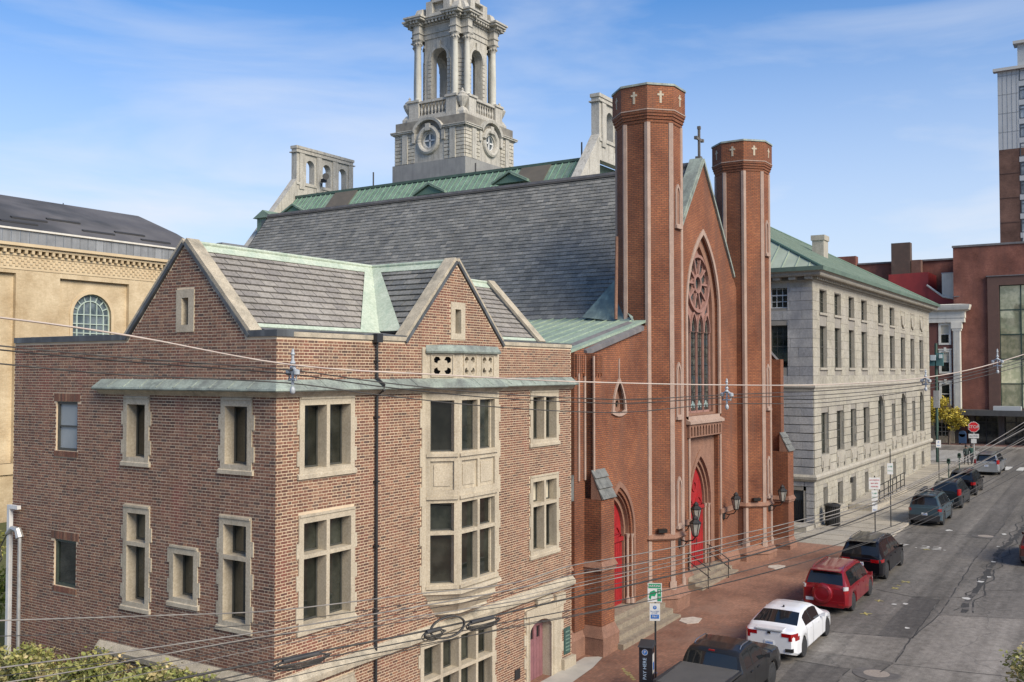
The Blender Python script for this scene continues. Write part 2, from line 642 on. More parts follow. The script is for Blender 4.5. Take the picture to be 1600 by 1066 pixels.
slate_base = M('slate_underlay', (.035, .034, .033), (.045, .044, .042), 2, .9)
granite = piece_mat('granite_block', [(.32, .30, .245), (.355, .33, .27), (.30, .28, .235), (.335, .31, .26)], rough=.85, nsc=9, bumps=.3, stain=(.28, .26, .225), stain_ths=(.56, .82))
granite_flat = M('granite', (.36, .335, .28), (.31, .285, .24), 1.1, .85, bumps=.25, fine=.3, streak=(.20, .185, .16), streak_amt=.6)
hall_stone = M('city_hall_granite', (.44, .42, .37), (.36, .345, .305), .5, .85, bumps=.25, fine=.3, streak=(.19, .18, .155), streak_amt=.75)
hall_block = piece_mat('city_hall_block', [(.42, .395, .33), (.47, .44, .37), (.36, .34, .29), (.44, .41, .35)], nsc=6, stain=(.22, .21, .185), stain_ths=(.5, .8))
hall_base = M('city_hall_grey_base', (.25, .25, .24), (.20, .20, .20), .8, .85, bumps=.2, streak=(.15, .15, .15), streak_amt=.6)
tanbrick = brick_mat('tan_brick', (.53, .42, .27), (.47, .37, .235), (.44, .35, .225), bw=.25, bh=.08, ms=.006, stain=(.42, .33, .205), bstr=.2)
tan_trim = M('tan_trim', (.56, .45, .29), (.49, .38, .24), 1, .85, bumps=.2)
membrane = M('roof_membrane', (.075, .072, .075), (.11, .105, .105), .35, .8, bumps=.1, c3=(.05, .05, .052), ths=(.5, .6))
fascia_metal = M('grey_fascia_metal', (.26, .27, .28), (.20, .21, .22), 1.5, .5, metal=.2, streak=(.13, .13, .13), rvar=.12)
redbrick_far = brick_mat('far_red_brick', (.20, .072, .048), (.16, .056, .04), (.19, .10, .075), bw=.22, bh=.075, ms=.006, stain=(.12, .05, .04), bstr=.2)
redpanel = M('red_roof_sheet', (.28, .028, .026), (.22, .022, .022), 1, .6)
whitetrim = M('white_trim', (.62, .60, .54), (.55, .53, .47), 1.5, .7, streak=(.40, .38, .33), streak_amt=.4)
greypanel = M('grey_panel', (.40, .42, .43), (.36, .38, .39), .7, .6)
brownbrick = brick_mat('brown_brick_tower', (.13, .07, .05), (.11, .058, .042), (.12, .075, .06), bw=.4, bh=.12, ms=.01)
darkmetal = M('dark_metal', (.025, .026, .028), (.035, .036, .038), 5, .5, metal=.3)
iron = M('wrought_iron', (.022, .022, .022), (.035, .034, .033), 12, .55, metal=.4)
galv = M('galvanised_steel', (.46, .46, .45), (.38, .38, .37), 6, .45, metal=.5)
whitepipe = M('white_pipe', (.62, .62, .61), (.54, .54, .53), 3, .5)
sash = M('bronze_sash', (.045, .047, .042), (.06, .06, .052), 6, .5)
sash_green = M('green_sash', (.05, .065, .05), (.035, .05, .04), 6, .5)
sash_white = M('white_sash', (.62, .63, .62), (.55, .56, .56), 4, .5)
pane = glass_mat('window_glass', (.010, .013, .010), .02, c2=(.032, .035, .028), spec=.8)
pane_blue = glass_mat('sky_lit_glass', (.05, .07, .085), c2=(.12, .15, .17))  # sky reflection put into the pane's base colour
pane_mirror = glass_mat('reflection_tinted_glass', (.34, .36, .24), .03, c2=(.55, .54, .38))  # yellowish reflection painted into the pane colour
pane_mirror.node_tree.nodes['Principled BSDF'].inputs['Metallic'].default_value = .35
pane_blind = M('pale_blind_glass', (.33, .36, .37), (.27, .30, .31), 1.2, .12, spec=.6)
shade = M('cream_shade', (.52, .48, .38), (.46, .42, .33), 2, .7)
stained = M('stained_glass', (.028, .032, .034), (.12, .125, .105), 5.5, .22, c3=(.05, .07, .08), ths=(.5, .6))
tracery = M('tracery_sandstone', (.30, .165, .135), (.23, .125, .10), 4, .85, bumps=.2)
reddoor = M('red_door_paint', (.34, .016, .018), (.24, .012, .015), 3, .5, bumps=.1, streak=(.15, .02, .02), streak_amt=.5)
pinkdoor = M('faded_plum_door_paint', (.25, .115, .125), (.20, .09, .10), 4, .6, streak=(.14, .07, .08), streak_amt=.5)
verdigris = M('verdigris_bronze', (.07, .14, .12), (.045, .09, .08), 10, .55, metal=.3)
asphalt = None
rubber = M('tyre_rubber', (.018, .018, .019), (.026, .026, .027), 9, .85)
chrome = M('chrome', (.6, .6, .62), None, 3, .2, metal=1)
rimm = M('alloy_rim', (.36, .37, .38), (.28, .29, .30), 6, .3, metal=.9)
rimd = M('dark_rim', (.05, .05, .055), (.07, .07, .075), 6, .35, metal=.8)
carglass = glass_mat('car_glass', (.012, .014, .016), .03, spec=.7)
blacktrim = M('black_plastic', (.022, .022, .024), (.03, .03, .032), 9, .6)
seam_m = M('panel_gap', (.008, .008, .008), None, 3, .8)
tail_m = M('red_lens', (.30, .006, .008), (.20, .004, .006), 8, .12, coat=.6)
clear_m = M('clear_lens', (.55, .55, .55), (.42, .42, .42), 8, .12, coat=.6)
plate_m = M('number_plate', (.68, .69, .70), (.55, .57, .60), 20, .4)
signwhite = M('sign_white', (.56, .56, .55), (.48, .48, .47), 5, .4)
signgreen = M('sign_green', (.01, .22, .10), None, 5, .4)
signblue = M('sign_blue', (.02, .12, .38), None, 5, .4)
signred = M('sign_red', (.50, .012, .018), (.42, .01, .015), 5, .35)
black_m = M('sign_black', (.015, .015, .016), None, 5, .5)
leaf_g = M('green_leaf', (.055, .10, .018), (.14, .17, .028), 3, .6, rvar=.3)
leaf_y = M('yellow_leaf', (.50, .37, .04), (.32, .28, .04), 2, .6, rvar=.3)
leaf_yg = M('yellow_green_leaf', (.30, .29, .08), (.14, .17, .045), 3, .6, rvar=.35, c3=(.42, .33, .17), ths=(.5, .62))
bark = M('bark', (.10, .075, .055), (.06, .045, .035), 6, .9, bumps=.5)
cable_dark = M('cable_black', (.035, .033, .031), (.05, .047, .043), 3, .7)
cable_grey = M('cable_weathered', (.24, .22, .195), (.13, .12, .11), 2, .6)
cable_tan = M('cable_tan', (.50, .42, .36), (.42, .35, .30), 2, .6)
insul = M('grey_polymer_insulator', (.42, .45, .47), (.30, .33, .35), 20, .4)
cloth_dark = M('dark_cloth', (.03, .045, .05), (.04, .055, .05), 9, .9)
cloth_grey = M('grey_cloth', (.09, .10, .10), (.06, .07, .07), 9, .9)
skin_m = M('skin', (.45, .28, .20), None, 9, .6)

# ---------------------------------------------------------------- ground, road, pavements
SL = 0.0193
def gz(x):
    return SL * max(-60.0, min(140.0, x))

def sheet(name, poly, dz, m, kind='structure', parent=None, n=1, label=None):
    """flat polygon draped on the sloping ground"""
    mb = MB()
    mb.add([(x, y, gz(x) + dz) for x, y in poly], [tuple(range(len(poly)))])
    return mb.build(name, m, parent, kind=kind, label=label)

def ground_block(mb, x0, x1, y0, y1, top, bot, mi=0):
    mb.hexa([(x0, y0, gz(x0) + bot), (x1, y0, gz(x1) + bot), (x1, y1, gz(x1) + bot), (x0, y1, gz(x0) + bot),
             (x0, y0, gz(x0) + top), (x1, y0, gz(x1) + top), (x1, y1, gz(x1) + top), (x0, y1, gz(x0) + top)], mi)

def asphalt_mat(name, a, b, crack=.5):
    m, nt, bs, geo = new_mat(name)
    pos = geo.outputs['Position']
    col = mixc(nt, ramp(nt, noise(nt, pos, .35, 6, .6), .35, .65), a, b)
    col = mixc(nt, .5, col, ramp(nt, noise(nt, pos, 38, 4, .8), .25, .75), 'SOFT_LIGHT')
    col = mixc(nt, .35, col, ramp(nt, noise(nt, pos, 4, 5, .7), .3, .7), 'SOFT_LIGHT')
    # wheel-worn streaks along the street
    col = mixc(nt, .35, col, ramp(nt, noise(nt, pos, 1.0, 4, .6, (.06, 1.1, 1)), .35, .65), 'SOFT_LIGHT')
    vo = node(nt, "ShaderNodeTexVoronoi", feature='DISTANCE_TO_EDGE')
    vo.inputs['Scale'].default_value = .34
    wob = node(nt, "ShaderNodeVectorMath", operation='ADD')
    nzn = node(nt, "ShaderNodeTexNoise", Scale=1.3, Detail=6.0)
    nt.links.new(pos, nzn.inputs['Vector'])
    nt.links.new(pos, wob.inputs[0])
    nt.links.new(nzn.outputs['Color'], wob.inputs[1])
    nt.links.new(wob.outputs[0], vo.inputs['Vector'])
    ck = ramp(nt, vo.outputs['Distance'], .0, .012, (crack,) * 3, (0, 0, 0))
    col = mixc(nt, ck, col, (.035, .034, .033))
    nt.links.new(col, bs.inputs['Base Color'])
    bs.inputs['Roughness'].default_value = .88
    bump(nt, bs, noise(nt, pos, 60, 5, .7), .35, .01)
    return m

asphalt = asphalt_mat('asphalt', (.115, .105, .092), (.142, .129, .113))
asphalt_light = asphalt_mat('worn_pale_asphalt', (.165, .150, .130), (.19, .172, .15), .4)
asphalt_dark = asphalt_mat('dark_asphalt_patch', (.085, .077, .069), (.10, .092, .083), .35)
tar = M('crack_sealant', (.03, .029, .027), (.05, .047, .043), 5, .8, bumps=.3, c3=(.11, .10, .09), ths=(.56, .62))
conc = M('pavement_concrete', (.36, .325, .265), (.30, .27, .22), 1.2, .9, bumps=.25, fine=.4, rvar=.07)
kerbst = M('granite_kerb', (.40, .36, .30), (.32, .29, .25), 3, .85, bumps=.3, fine=.4)
paver = brick_mat('brick_pavers', (.265, .125, .078), (.195, .095, .062), (.165, .11, .075), bw=.21, bh=.105, ms=.010, bstr=.6, c3=(.24, .15, .11))
roadpaint = M('road_paint', (.55, .54, .50), (.42, .41, .38), 6, .7, fine=.5)
yellowpaint = M('yellow_utility_paint', (.40, .33, .08), (.26, .24, .14), 8, .8)
bluepaint = M('blue_utility_paint', (.10, .17, .40), (.16, .20, .33), 8, .8)
grassm = M('ground_grass', (.10, .11, .035), (.07, .085, .03), 4, .95, bumps=.4)

mb = MB()
xs = [-900, -60, -20, 20, 60, 100, 140, 2500]
for i in range(len(xs) - 1):
    a, b = xs[i], xs[i + 1]
    mb.add([(a, -1500, gz(a) - .2), (b, -1500, gz(b) - .2), (b, 1500, gz(b) - .2), (a, 1500, gz(a) - .2)], [(0, 1, 2, 3)])
mb.build('ground', asphalt_mat('distant_ground', (.12, .115, .10), (.15, .14, .12), .1), kind='structure')

KY = 11.85
sheet('street', [(-40, 2.9), (100, 2.9), (100, KY), (-40, KY)], -.07, asphalt)
sheet('cross_street', [(100.0, -150), (116.2, -150), (116.2, 150), (100.0, 150)], -.07, asphalt)
# left pavement: brick pavers up to the granite building, then concrete slabs
pv = MB()
ground_block(pv, -40, 53.4, KY + .16, 16.75, .06, -.3)
pv.build('brick_pavement', paver, kind='structure')
right_p = MB()
ground_block(right_p, -40, 98.6, -12, 2.74, .06, -.3)
right_p.build('right_pavement', paver, kind='structure')
concp = MB()
ground_block(concp, 53.4, 98.5, KY + .16, 16.9, .045, -.3)
cp = concp.build('concrete_pavement', M('slab_joint', (.16, .145, .12), None, 3, .95), kind='structure')
sl = []
x = 53.4
while x < 98.3:
    w = 1.55
    for (ya, yb) in ((12.03, 13.6), (13.62, 15.2), (15.22, 16.85)):
        sl.append((x, min(x + w, 98.5), ya, yb))
    x += w + .02
ub = unit_box(conc)
for (a, b, c, d) in sl:
    o = bpy.data.objects.new('paving_slab', ub)
    COL.objects.link(o)
    o.parent = cp
    o.matrix_basis = Matrix(((b - a, 0, 0, a), (0, d - c, 0, c), (SL * (b - a), 0, .06, gz(a) + random.uniform(0, .006)), (0, 0, 0, 1)))
# kerbs
def kerb(name, x0, x1, y0, y1, step, parent=None):
    root = bpy.data.objects.new(name, None)
    COL.objects.link(root)
    root['kind'] = 'structure'
    me = unit_box(kerbst)
    x = x0
    while x < x1:
        e = min(x + step, x1)
        o = bpy.data.objects.new('kerbstone', me)
        COL.objects.link(o)
        o.parent = root
        a, b = x + .008, e - .008
        o.matrix_basis = Matrix(((b - a, 0, 0, a), (0, y1 - y0, 0, y0), (SL * (b - a), 0, .37, gz(a) - .3), (0, 0, 0, 1)))
        x = e
kerb('left_kerb', 8, 98.5, KY, KY + .16, 1.8)
kerb('right_kerb', 8, 98.5, 2.74, 2.9, 1.8)
fk = MB()
fk.box(116.2, 116.4, -60, 60, 2.0, gz(117) + .08)
fk.build('far_kerb', kerbst, kind='structure')
fp = MB()
fp.box(116.4, 121.0, -60, 60, 2.0, gz(117) + .07)
fp.build('far_pavement', M('far_pavement_brick', (.17, .09, .075), (.14, .075, .065), 2, .9), kind='structure')
ek = MB()
ek.box(98.5, 98.7, KY, 60, 1.6, gz(98) + .07)
ek.build('end_kerb', kerbst, kind='structure')
cn = MB()
cn.box(97.1, 98.5, 16.9, 45, 1.6, gz(98) + .06)
cn.build('corner_pavement', conc, kind='structure')

# patches, cracks and paint, each sheet a few millimetres above the one below
for nm, poly, dz, m in [
    ('asphalt_patch', [(37.97, 7.14), (41.9, 6.83), (43.2, 3.3), (32.84, 2.95), (12, 2.95), (12, 8.0), (29.49, 7.95), (34.62, 7.11)], -.066, asphalt_light),
    ('asphalt_patch', [(37.39, 9.75), (37.97, 7.2), (34.8, 7.16), (34.7, 9.9), (35.6, 11.0)], -.066, asphalt_light),
    ('asphalt_patch', [(40.29, 8.32), (44.42, 8.31), (44.42, 7.22), (38.0, 7.2), (37.67, 8.28)], -.066, asphalt_dark),
    ('asphalt_patch', [(33.27, 9.92), (33.32, 8.25), (31.57, 8.21), (30.4, 9.8)], -.066, asphalt_dark),
    ('asphalt_patch', [(60, 8.4), (92, 8.6), (92, 7.2), (60, 7.0)], -.066, asphalt_dark),
]:
    sheet(nm, poly, dz, m)

def strip(name, pts, w, dz, m, jit=.0):
    mb = MB()
    P = [Vector(p) for p in pts]
    fine = []
    for i in range(len(P) - 1):
        n = max(1, int((P[i + 1] - P[i]).length / .5))
        for k in range(n):
            fine.append(P[i].lerp(P[i + 1], k / n))
    fine.append(P[-1])
    vs = []
    for i, p in enumerate(fine):
        d = (fine[min(i + 1, len(fine) - 1)] - fine[max(0, i - 1)]).normalized()
        nn = Vector((-d.y, d.x))
        o = random.uniform(-jit, jit)
        ww = w * random.uniform(1 - min(.5, jit * 4), 1 + min(.5, jit * 4))
        for s_ in (-.5, .5):
            q = p + nn * (s_ * ww + o)
            vs.append((q.x, q.y, gz(q.x) + dz))
    mb.add(vs, [(2 * i, 2 * i + 2, 2 * i + 3, 2 * i + 1) for i in range(len(fine) - 1)])
    return mb.build(name, m, None, kind='structure')
strip('sealed_crack', [(42.7, 6.03), (45.0, 6.2), (49.9, 6.13), (56.6, 6.33), (62, 5.94), (71, 5.7), (98, 5.8)], .26, -.062, tar, .07)
for off in (-.22, .2):
    strip('pavement_crack', [(42.9 + k * 1.1, 6.08 + off + .16 * math.sin(k * 2.1 + off * 9)) for k in range(26)], .06, -.0612, tar, .03)
for pts in [[(34.8, 7.08), (37.97, 7.14), (41.9, 6.83), (43.2, 3.0)], [(37.4, 9.8), (37.97, 7.14)], [(29.5, 7.95), (34.62, 7.11)], [(37.97, 7.14), (44.4, 7.22), (44.4, 8.3)],
            [(41.9, 6.83), (54, 7.1), (66, 7.0)], [(45, 9.9), (44.4, 8.3), (45.5, 6.2)], [(33.3, 10), (33.3, 8.2), (31.5, 8.2)], [(47, 6.0), (49, 3.0)], [(34.6, 7.1), (35.2, 3.0)],
            [(60, 11.5), (61, 8), (60.6, 6)], [(74, 11.5), (74.6, 3)]]:
    strip('pavement_crack', pts, .045, -.0615, tar, .03)

def manhole(x, y, label):
    t = thing('manhole_cover', label, 'manhole cover', (x, y, gz(x) - .058))
    mb = MB()
    mb.lathe((x, y, gz(x) - .058), [(0.05, 0), (.40, 0), (.42, -.01)], 24)
    mb.build('cover', M('worn_iron_%d' % int(x), (.33, .28, .23), (.24, .205, .17), 12, .6, bumps=.5), t)
    mb = MB()
    mb.lathe((x, y, gz(x) - .061), [(.3, 0), (.44, .001), (.74, .0), (.76, -.01)], 24)
    mb.build('collar', M('manhole_collar_%d' % int(x), (.085, .078, .072), (.12, .11, .10), 6, .8), t)
manhole(33.3, 7.34, 'round manhole cover in a dark collar on the pale asphalt nearest the camera')
manhole(60.9, 7.45, 'worn round manhole cover further up the street beyond the long sealed crack')

def blob(cx, cy, r, m, name='painted_mark', sx=1.0, n=9):
    pts = [(cx + math.cos(2 * math.pi * i / n) * r * sx * random.uniform(.5, 1.1), cy + math.sin(2 * math.pi * i / n) * r * random.uniform(.5, 1.1)) for i in range(n)]
    return pts
marks = MB()
def markpoly(mb, pts, dz=-.0555):
    mb.add([(x, y, gz(x) + dz) for x, y in pts], [tuple(range(len(pts)))])
for (x, y, r) in [(43.0, 9.21 - .9, .13), (45.23, 6.28, .2), (48.8, 6.2, .2), (53.7, 6.24, .15), (62.0, 6.63, .2), (61.8, 9.5, .22), (39.3, 7.54, .12), (50, 6.0, .12), (42.7, 8.7, .14), (58, 6.5, .1)]:
    markpoly(marks, blob(x, y, r, None, sx=1.3))
marks.build('white_paint_marks', roadpaint, kind='structure')
marks = MB()
for (x, y, r) in [(45.6, 9.22, .16), (47.1, 9.08, .18), (40.6, 9.33, .18), (43.0, 9.35, .14), (55.3, 9.6, .16), (46.2, 9.2, .1)]:
    a = random.uniform(0, 3)
    for k in range(2):
        c, s_ = math.cos(a + k * 1.7) * r * 1.3, math.sin(a + k * 1.7) * r * 1.3
        px_, py_ = -s_ * .18, c * .18
        markpoly(marks, [(x - c - px_, y - s_ - py_), (x + c - px_, y + s_ - py_), (x + c + px_, y + s_ + py_), (x - c + px_, y - s_ + py_)], -.0555 + .0015 * k)
marks.build('yellow_paint_marks', yellowpaint, kind='structure')
# sprayed number on the road beyond the black car
def text_mesh(s, name, size, m, mat4, parent=None, ext=.0, kind=None):
    c = bpy.data.curves.new(name, 'FONT')
    c.body = s
    c.size = size
    c.extrude = ext
    c.align_x = 'CENTER'
    c.align_y = 'CENTER'
    o = bpy.data.objects.new(name, c)
    COL.objects.link(o)
    c.materials.append(m)
    dg = bpy.context.evaluated_depsgraph_get()
    me = bpy.data.meshes.new_from_object(o.evaluated_get(dg))
    bpy.data.objects.remove(o)
    o2 = bpy.data.objects.new(name, me)
    COL.objects.link(o2)
    if parent is not None:
        o2.parent = parent
        o2.matrix_parent_inverse = parent_inv(parent)
    o2.matrix_basis = mat4
    if kind:
        o2['kind'] = kind
    return o2
def ground_text(s, x, y, size, m, rz=-90, name='sprayed_number'):
    R_ = Matrix.Rotation(math.radians(rz), 4, 'Z')
    T = Matrix.Translation((x, y, gz(x) - .052))
    sh_ = Matrix.Rotation(-math.atan(SL), 4, 'Y')
    return text_mesh(s, name, size, m, T @ sh_ @ R_, kind='structure')
ground_text('7 .22.', 55.8, 9.9, 1.15, roadpaint)
for (x, y) in ((28.4, 13.9), (28.7, 14.25)):
    marks = MB()
    for k in range(5):
        markpoly(marks, blob(x + k * .12, y - .25 + k * .1, .08, None), .066)
    marks.build('chalky_pavement_mark', yellowpaint, kind='structure')
marks = MB()
markpoly(marks, blob(29.3, 13.4, .22, None, sx=.7), .066)
marks.build('blue_pavement_mark', bluepaint, kind='structure')
cw = MB()
for k in range(9):
    x = 100.8 + k * 1.25
    markpoly(cw, [(x, 12.6), (x + .6, 12.6), (x + .6, 18.5), (x, 18.5)], -.062)
for k in range(8):
    y = 3.4 + k * 1.05
    markpoly(cw, [(95.4, y), (98.2, y), (98.2, y + .55), (95.4, y + .55)], -.062)
markpoly(cw, [(94.2, 7.4), (94.6, 7.4), (94.6, 3.2), (94.2, 3.2)], -.062)
cw.build('crosswalk', roadpaint, kind='structure')
# lifted white slab patches in the brick pavement
for (x, y) in ((35.75, 14.78), (46.7, 14.87)):
    mb = MB()
    pts = [(x - .55, y - .1), (x - .2, y - .42), (x + .5, y - .3), (x + .55, y + .1), (x + .1, y + .4), (x - .35, y + .3)]
    mb.prism(pts, gz(x) + .05, gz(x) + .075)
    o = mb.build('access_plate', M('chalky_plate_%d' % int(x), (.52, .47, .40), (.36, .31, .26), 6, .9, bumps=.3))
    tag(o, 'chalky white broken plate in the brick pavement ' + ('by the near stair and turret' if x < 40 else 'beyond the centre steps'), 'access plate')

# ---------------------------------------------------------------- the near brick house
FX0, FX1, FY, SY1 = 15.42, 28.75, 16.10, 26.35
Ff = front(FY)
Fs = side(FX0)
BB = thing('brick_building', 'mottled brick house with cream stone windows, copper ledge and slate gables at the near corner', 'building', (FX0, FY, 0.3))

# openings in the facades (outer outline of the stone surrounds)
def win_specs():
    F_, S_ = [], []
    # (frame, u0,u1,v0,v1, col mullions, transom v, kind)
    F_.append((16.12, 17.97, 7.95, 9.78, 2, None))
    F_.append((16.12, 18.00, 4.42, 7.09, 2, 6.13))
    F_.append((16.12, 18.00, 0.9, 3.12, 2, 2.3))
    F_.append((26.12, 27.88, 8.03, 9.75, 2, None))
    F_.append((26.12, 27.88, 4.53, 7.08, 2, 6.15))
    F_.append((20.58, 24.12, 0.85, 3.2, 4, 2.1))
    S_.append((20.47, 21.47, 8.06, 9.74, 1, None))
    S_.append((16.85, 17.88, 8.06, 9.76, 1, None))
    S_.append((20.40, 21.42, 4.50, 7.05, 1, 6.1))
    S_.append((18.63, 19.64, 4.82, 6.22, 1, None))
    S_.append((16.85, 17.90, 4.50, 7.06, 1, 6.12))
    return F_, S_
FW_, SW_ = win_specs()

def stone_window(fr, u0, u1, v0, v1, cols, tr, parent, m_stone=cream, shades=None, jamb=.15, head=.2, sill=.17, glassm=pane, deep=.36):
    mb = MB()
    a, b, c, d = u0 + jamb, u1 - jamb, v0 + sill, v1 - head
    mull = .11
    n = cols
    cw_ = (b - a - mull * (n - 1)) / n
    ops = []
    for i in range(n):
        x0 = a + i * (cw_ + mull)
        if tr is None:
            ops.append((x0, x0 + cw_, c, d))
        else:
            ops.append((x0, x0 + cw_, c, tr - .05))
            ops.append((x0, x0 + cw_, tr + .05, d))
    mb.slab(fr, rect(u0, u1, v0, v1), [rect(*o) for o in ops], -.03, deep)
    # jagged quoin blocks at the jambs, head moulding and sloping sill
    v = v0 + .25
    k = 0
    while v + .32 < v1:
        if k % 2 == 0:
            mb.fbox(fr, u0 - .075, u0 + .01, v, v + .34, -.027, .03)
            mb.fbox(fr, u1 - .01, u1 + .075, v, v + .34, -.027, .03)
        v += .36
        k += 1
    mb.fbox(fr, u0 + .02, u1 - .02, v1 - .055, v1 - .01, -.055, 0)
    P = fr.p
    mb.hexa([P(u0 - .06, v0 - .05, -.06), P(u1 + .06, v0 - .05, -.06), P(u1 + .06, v0 - .05, .02), P(u0 - .06, v0 - .05, .02),
             P(u0 - .06, v0 + .04, -.06), P(u1 + .06, v0 + .04, -.06), P(u1 + .06, v0 + .09, .02), P(u0 - .06, v0 + .09, .02)])
    w = mb.build('window', m_stone, parent)
    for q, o in enumerate(ops):
        sb = MB()
        t = .045
        sb.slab(fr, rect(*o), [rect(o[0] + t, o[1] - t, o[2] + t, o[3] - t)], .25, .31)
        sb.build('sash', sash, w)
        gb = MB()
        gb.fbox(fr, o[0] + t - .004, o[1] - t + .004, o[2] + t - .004, o[3] - t + .004, .275, .285)
        gm = glassm
        if shades and q in shades:
            gm = shade
        gb.build('pane', gm, w)
    return w

# brick shells
f_holes = [rect(*w[:4]) for w in FW_]
door_hole = [(25.85, .2), (28.05, .2), (28.05, 2.95), (25.85, 2.95)]
bay_hole = rect(20.62, 24.32, 4.5, 9.78)
f_holes += [door_hole, bay_hole]
slitF = rect(21.92, 22.6, 11.25, 12.3)
f_holes.append(slitF)
PARA = 11.14
gable_f = [(FX0, 0.0), (FX1, 0.0), (FX1, PARA), (24.5, PARA), (22.2, 13.38), (19.98, PARA), (FX0, PARA)]
core_w = MB()
core_w.slab(Ff, [(max(p[0], FX0 + .007), p[1]) for p in gable_f], f_holes, .006, .42)
s_holes = [rect(*w[:4]) for w in SW_]
sw1, sw2 = rect(23.42, 24.36, 8.26, 9.56), rect(23.40, 24.36, 4.70, 5.92)
slitS = rect(18.86, 19.5, 11.3, 12.32)
s_holes += [sw1, sw2, slitS]
gable_s = [(FY, 0), (SY1, 0), (SY1, PARA), (21.35, PARA), (19.22, 13.40), (17.08, PARA), (FY, PARA)]
core_w.slab(Fs, [(max(p[0], FY + .009), p[1]) for p in gable_s], s_holes, .006, .42)
core_w.fbox(WORLD, FX0 + .3, FX1, 0, PARA, SY1 - .4, SY1)         # rear wall
core_w.fbox(WORLD, FX1 - .4, FX1, 0, PARA, FY + .42, SY1 - .4)    # party wall
core_w.build('mortar_wall', near_mortar, BB)

S_, H_ = .215, .108
def flemish(row):
    return (0 if row % 2 == 0 else .16), [S_, H_]
def brick_rects(outer, holes):
    return lay(outer, holes, .0715, flemish, .019, vstart=0.0, minw=.035)
def pad(h, j, q):
    return h
br_f = brick_rects(gable_f, f_holes)
# jagged quoins cut into the brickwork are simply covered by the stone, which stands proud
ledge_cut = lambda r: not (9.80 < r[2] < 10.10) and not (3.24 < r[2] < 3.5)
pieces('brick', 'brickwork', Ff, [r for r in br_f if ledge_cut(r)], -.001, .02, near_brick, BB, 300, jw=.0015)
br_s = brick_rects(gable_s, s_holes + [rect(23.30, 24.46, 9.56, 9.78), rect(23.30, 24.46, 5.92, 6.14), rect(23.36, 24.42, 8.1, 8.26), rect(23.34, 24.42, 4.54, 4.70)])
pieces('brick', 'brickwork', Fs, br_s, -.001, .006, near_brick, BB, 0, jw=.002)

for w in FW_:
    stone_window(Ff, *w[:4], w[4], w[5], BB, shades=({1, 3} if (abs(w[0] - 26.12) < .01 and w[5]) else None))
for w in SW_:
    stone_window(Fs, *w[:4], w[4], w[5], BB)
# plain sash windows on the rear part of the side, with soldier courses
for k, (r, gm, fm) in enumerate(((( 23.42, 24.36, 8.26, 9.56), pane_blind, sash), ((23.40, 24.36, 4.70, 5.92), pane, sash_green))):
    mb = MB()
    mb.slab(Fs, rect(*r), [rect(r[0] + .07, r[1] - .07, r[2] + .07, r[3] - .07)], .05, .16)
    if k == 0:
        mb.fbox(Fs, r[0] + .07, r[1] - .07, (r[2] + r[3]) / 2 - .02, (r[2] + r[3]) / 2 + .02, .06, .12)
    w = mb.build('window', fm, BB)
    gb = MB()
    gb.fbox(Fs, r[0] + .066, r[1] - .066, r[2] + .066, r[3] - .066, .10, .11)
    gb.build('pane', gm, w)
    jb = MB()
    jb.slab(Fs, rect(r[0] - .001, r[1] + .001, r[2] - .001, r[3] + .001), [rect(r[0] + .001, r[1] - .001, r[2] + .001, r[3] - .001)], .0, .3)
    u = r[0] - .12
    i = 0
    rr = []
    while u < r[1] + .10:
        rr.append((u + .006, u + .066, r[3] + .008, r[3] + .215))
        rr.append((u + .006, u + .066, r[2] - .155, r[2] - .008)) if r[0] - .06 <= u <= r[1] else None
        u += .073
    for (a, b, c, d) in rr:
        o = bpy.data.objects.new('soldier_brick', unit_box(near_brick))
        COL.objects.link(o)
        dep = .06 if d < r[2] else .015
        org = Fs.p(a, c, -dep + .03 if d < r[2] else -.006)
        X, Y, Z = Fs.U * (b - a), Fs.W * dep, Fs.V * (d - c)
        o.parent = BB
        o.matrix_basis = parent_inv(BB) @ Matrix(((X.x, Y.x, Z.x, org.x), (X.y, Y.y, Z.y, org.y), (X.z, Y.z, Z.z, org.z), (0, 0, 0, 1)))

# attic slits
def slit(fr, r):
    mb = MB()
    h = rect(r[0] + .2, r[1] - .2, r[2] + .17, r[3] - .2)
    mb.slab(fr, rect(*r), [h], -.02, .32)
    w = mb.build('attic_slit', cream, BB)
    gb = MB()
    gb.fbox(fr, r[0] + .19, r[1] - .19, r[2] + .16, r[3] - .19, .24, .25)
    gb.build('pane', pane, w)
slit(Ff, (21.92, 22.6, 11.25, 12.3))
slit(Fs, (18.86, 19.5, 11.3, 12.32))

# copper ledge and stone moulding round the bay
BAYX0, BAYX1, BAYY = 20.80, 23.95, 15.46
BX = [(BAYX0, FY), (BAYX0 + .64, BAYY), (BAYX1 - .64, BAYY), (BAYX1, FY)]
ledge_path = [(FX0, 22.40), (FX0, FY), BX[0], BX[1], BX[2], BX[3], (FX1 + .02, FY)]
prof = [(0.0, 10.17), (-.02, 9.9), (.27, 9.9), (.30, 9.93), (.29, 9.97)]
mb = MB()
mb.sweep(ledge_path, prof)
mb.build('copper_ledge', copper_ledge, BB)
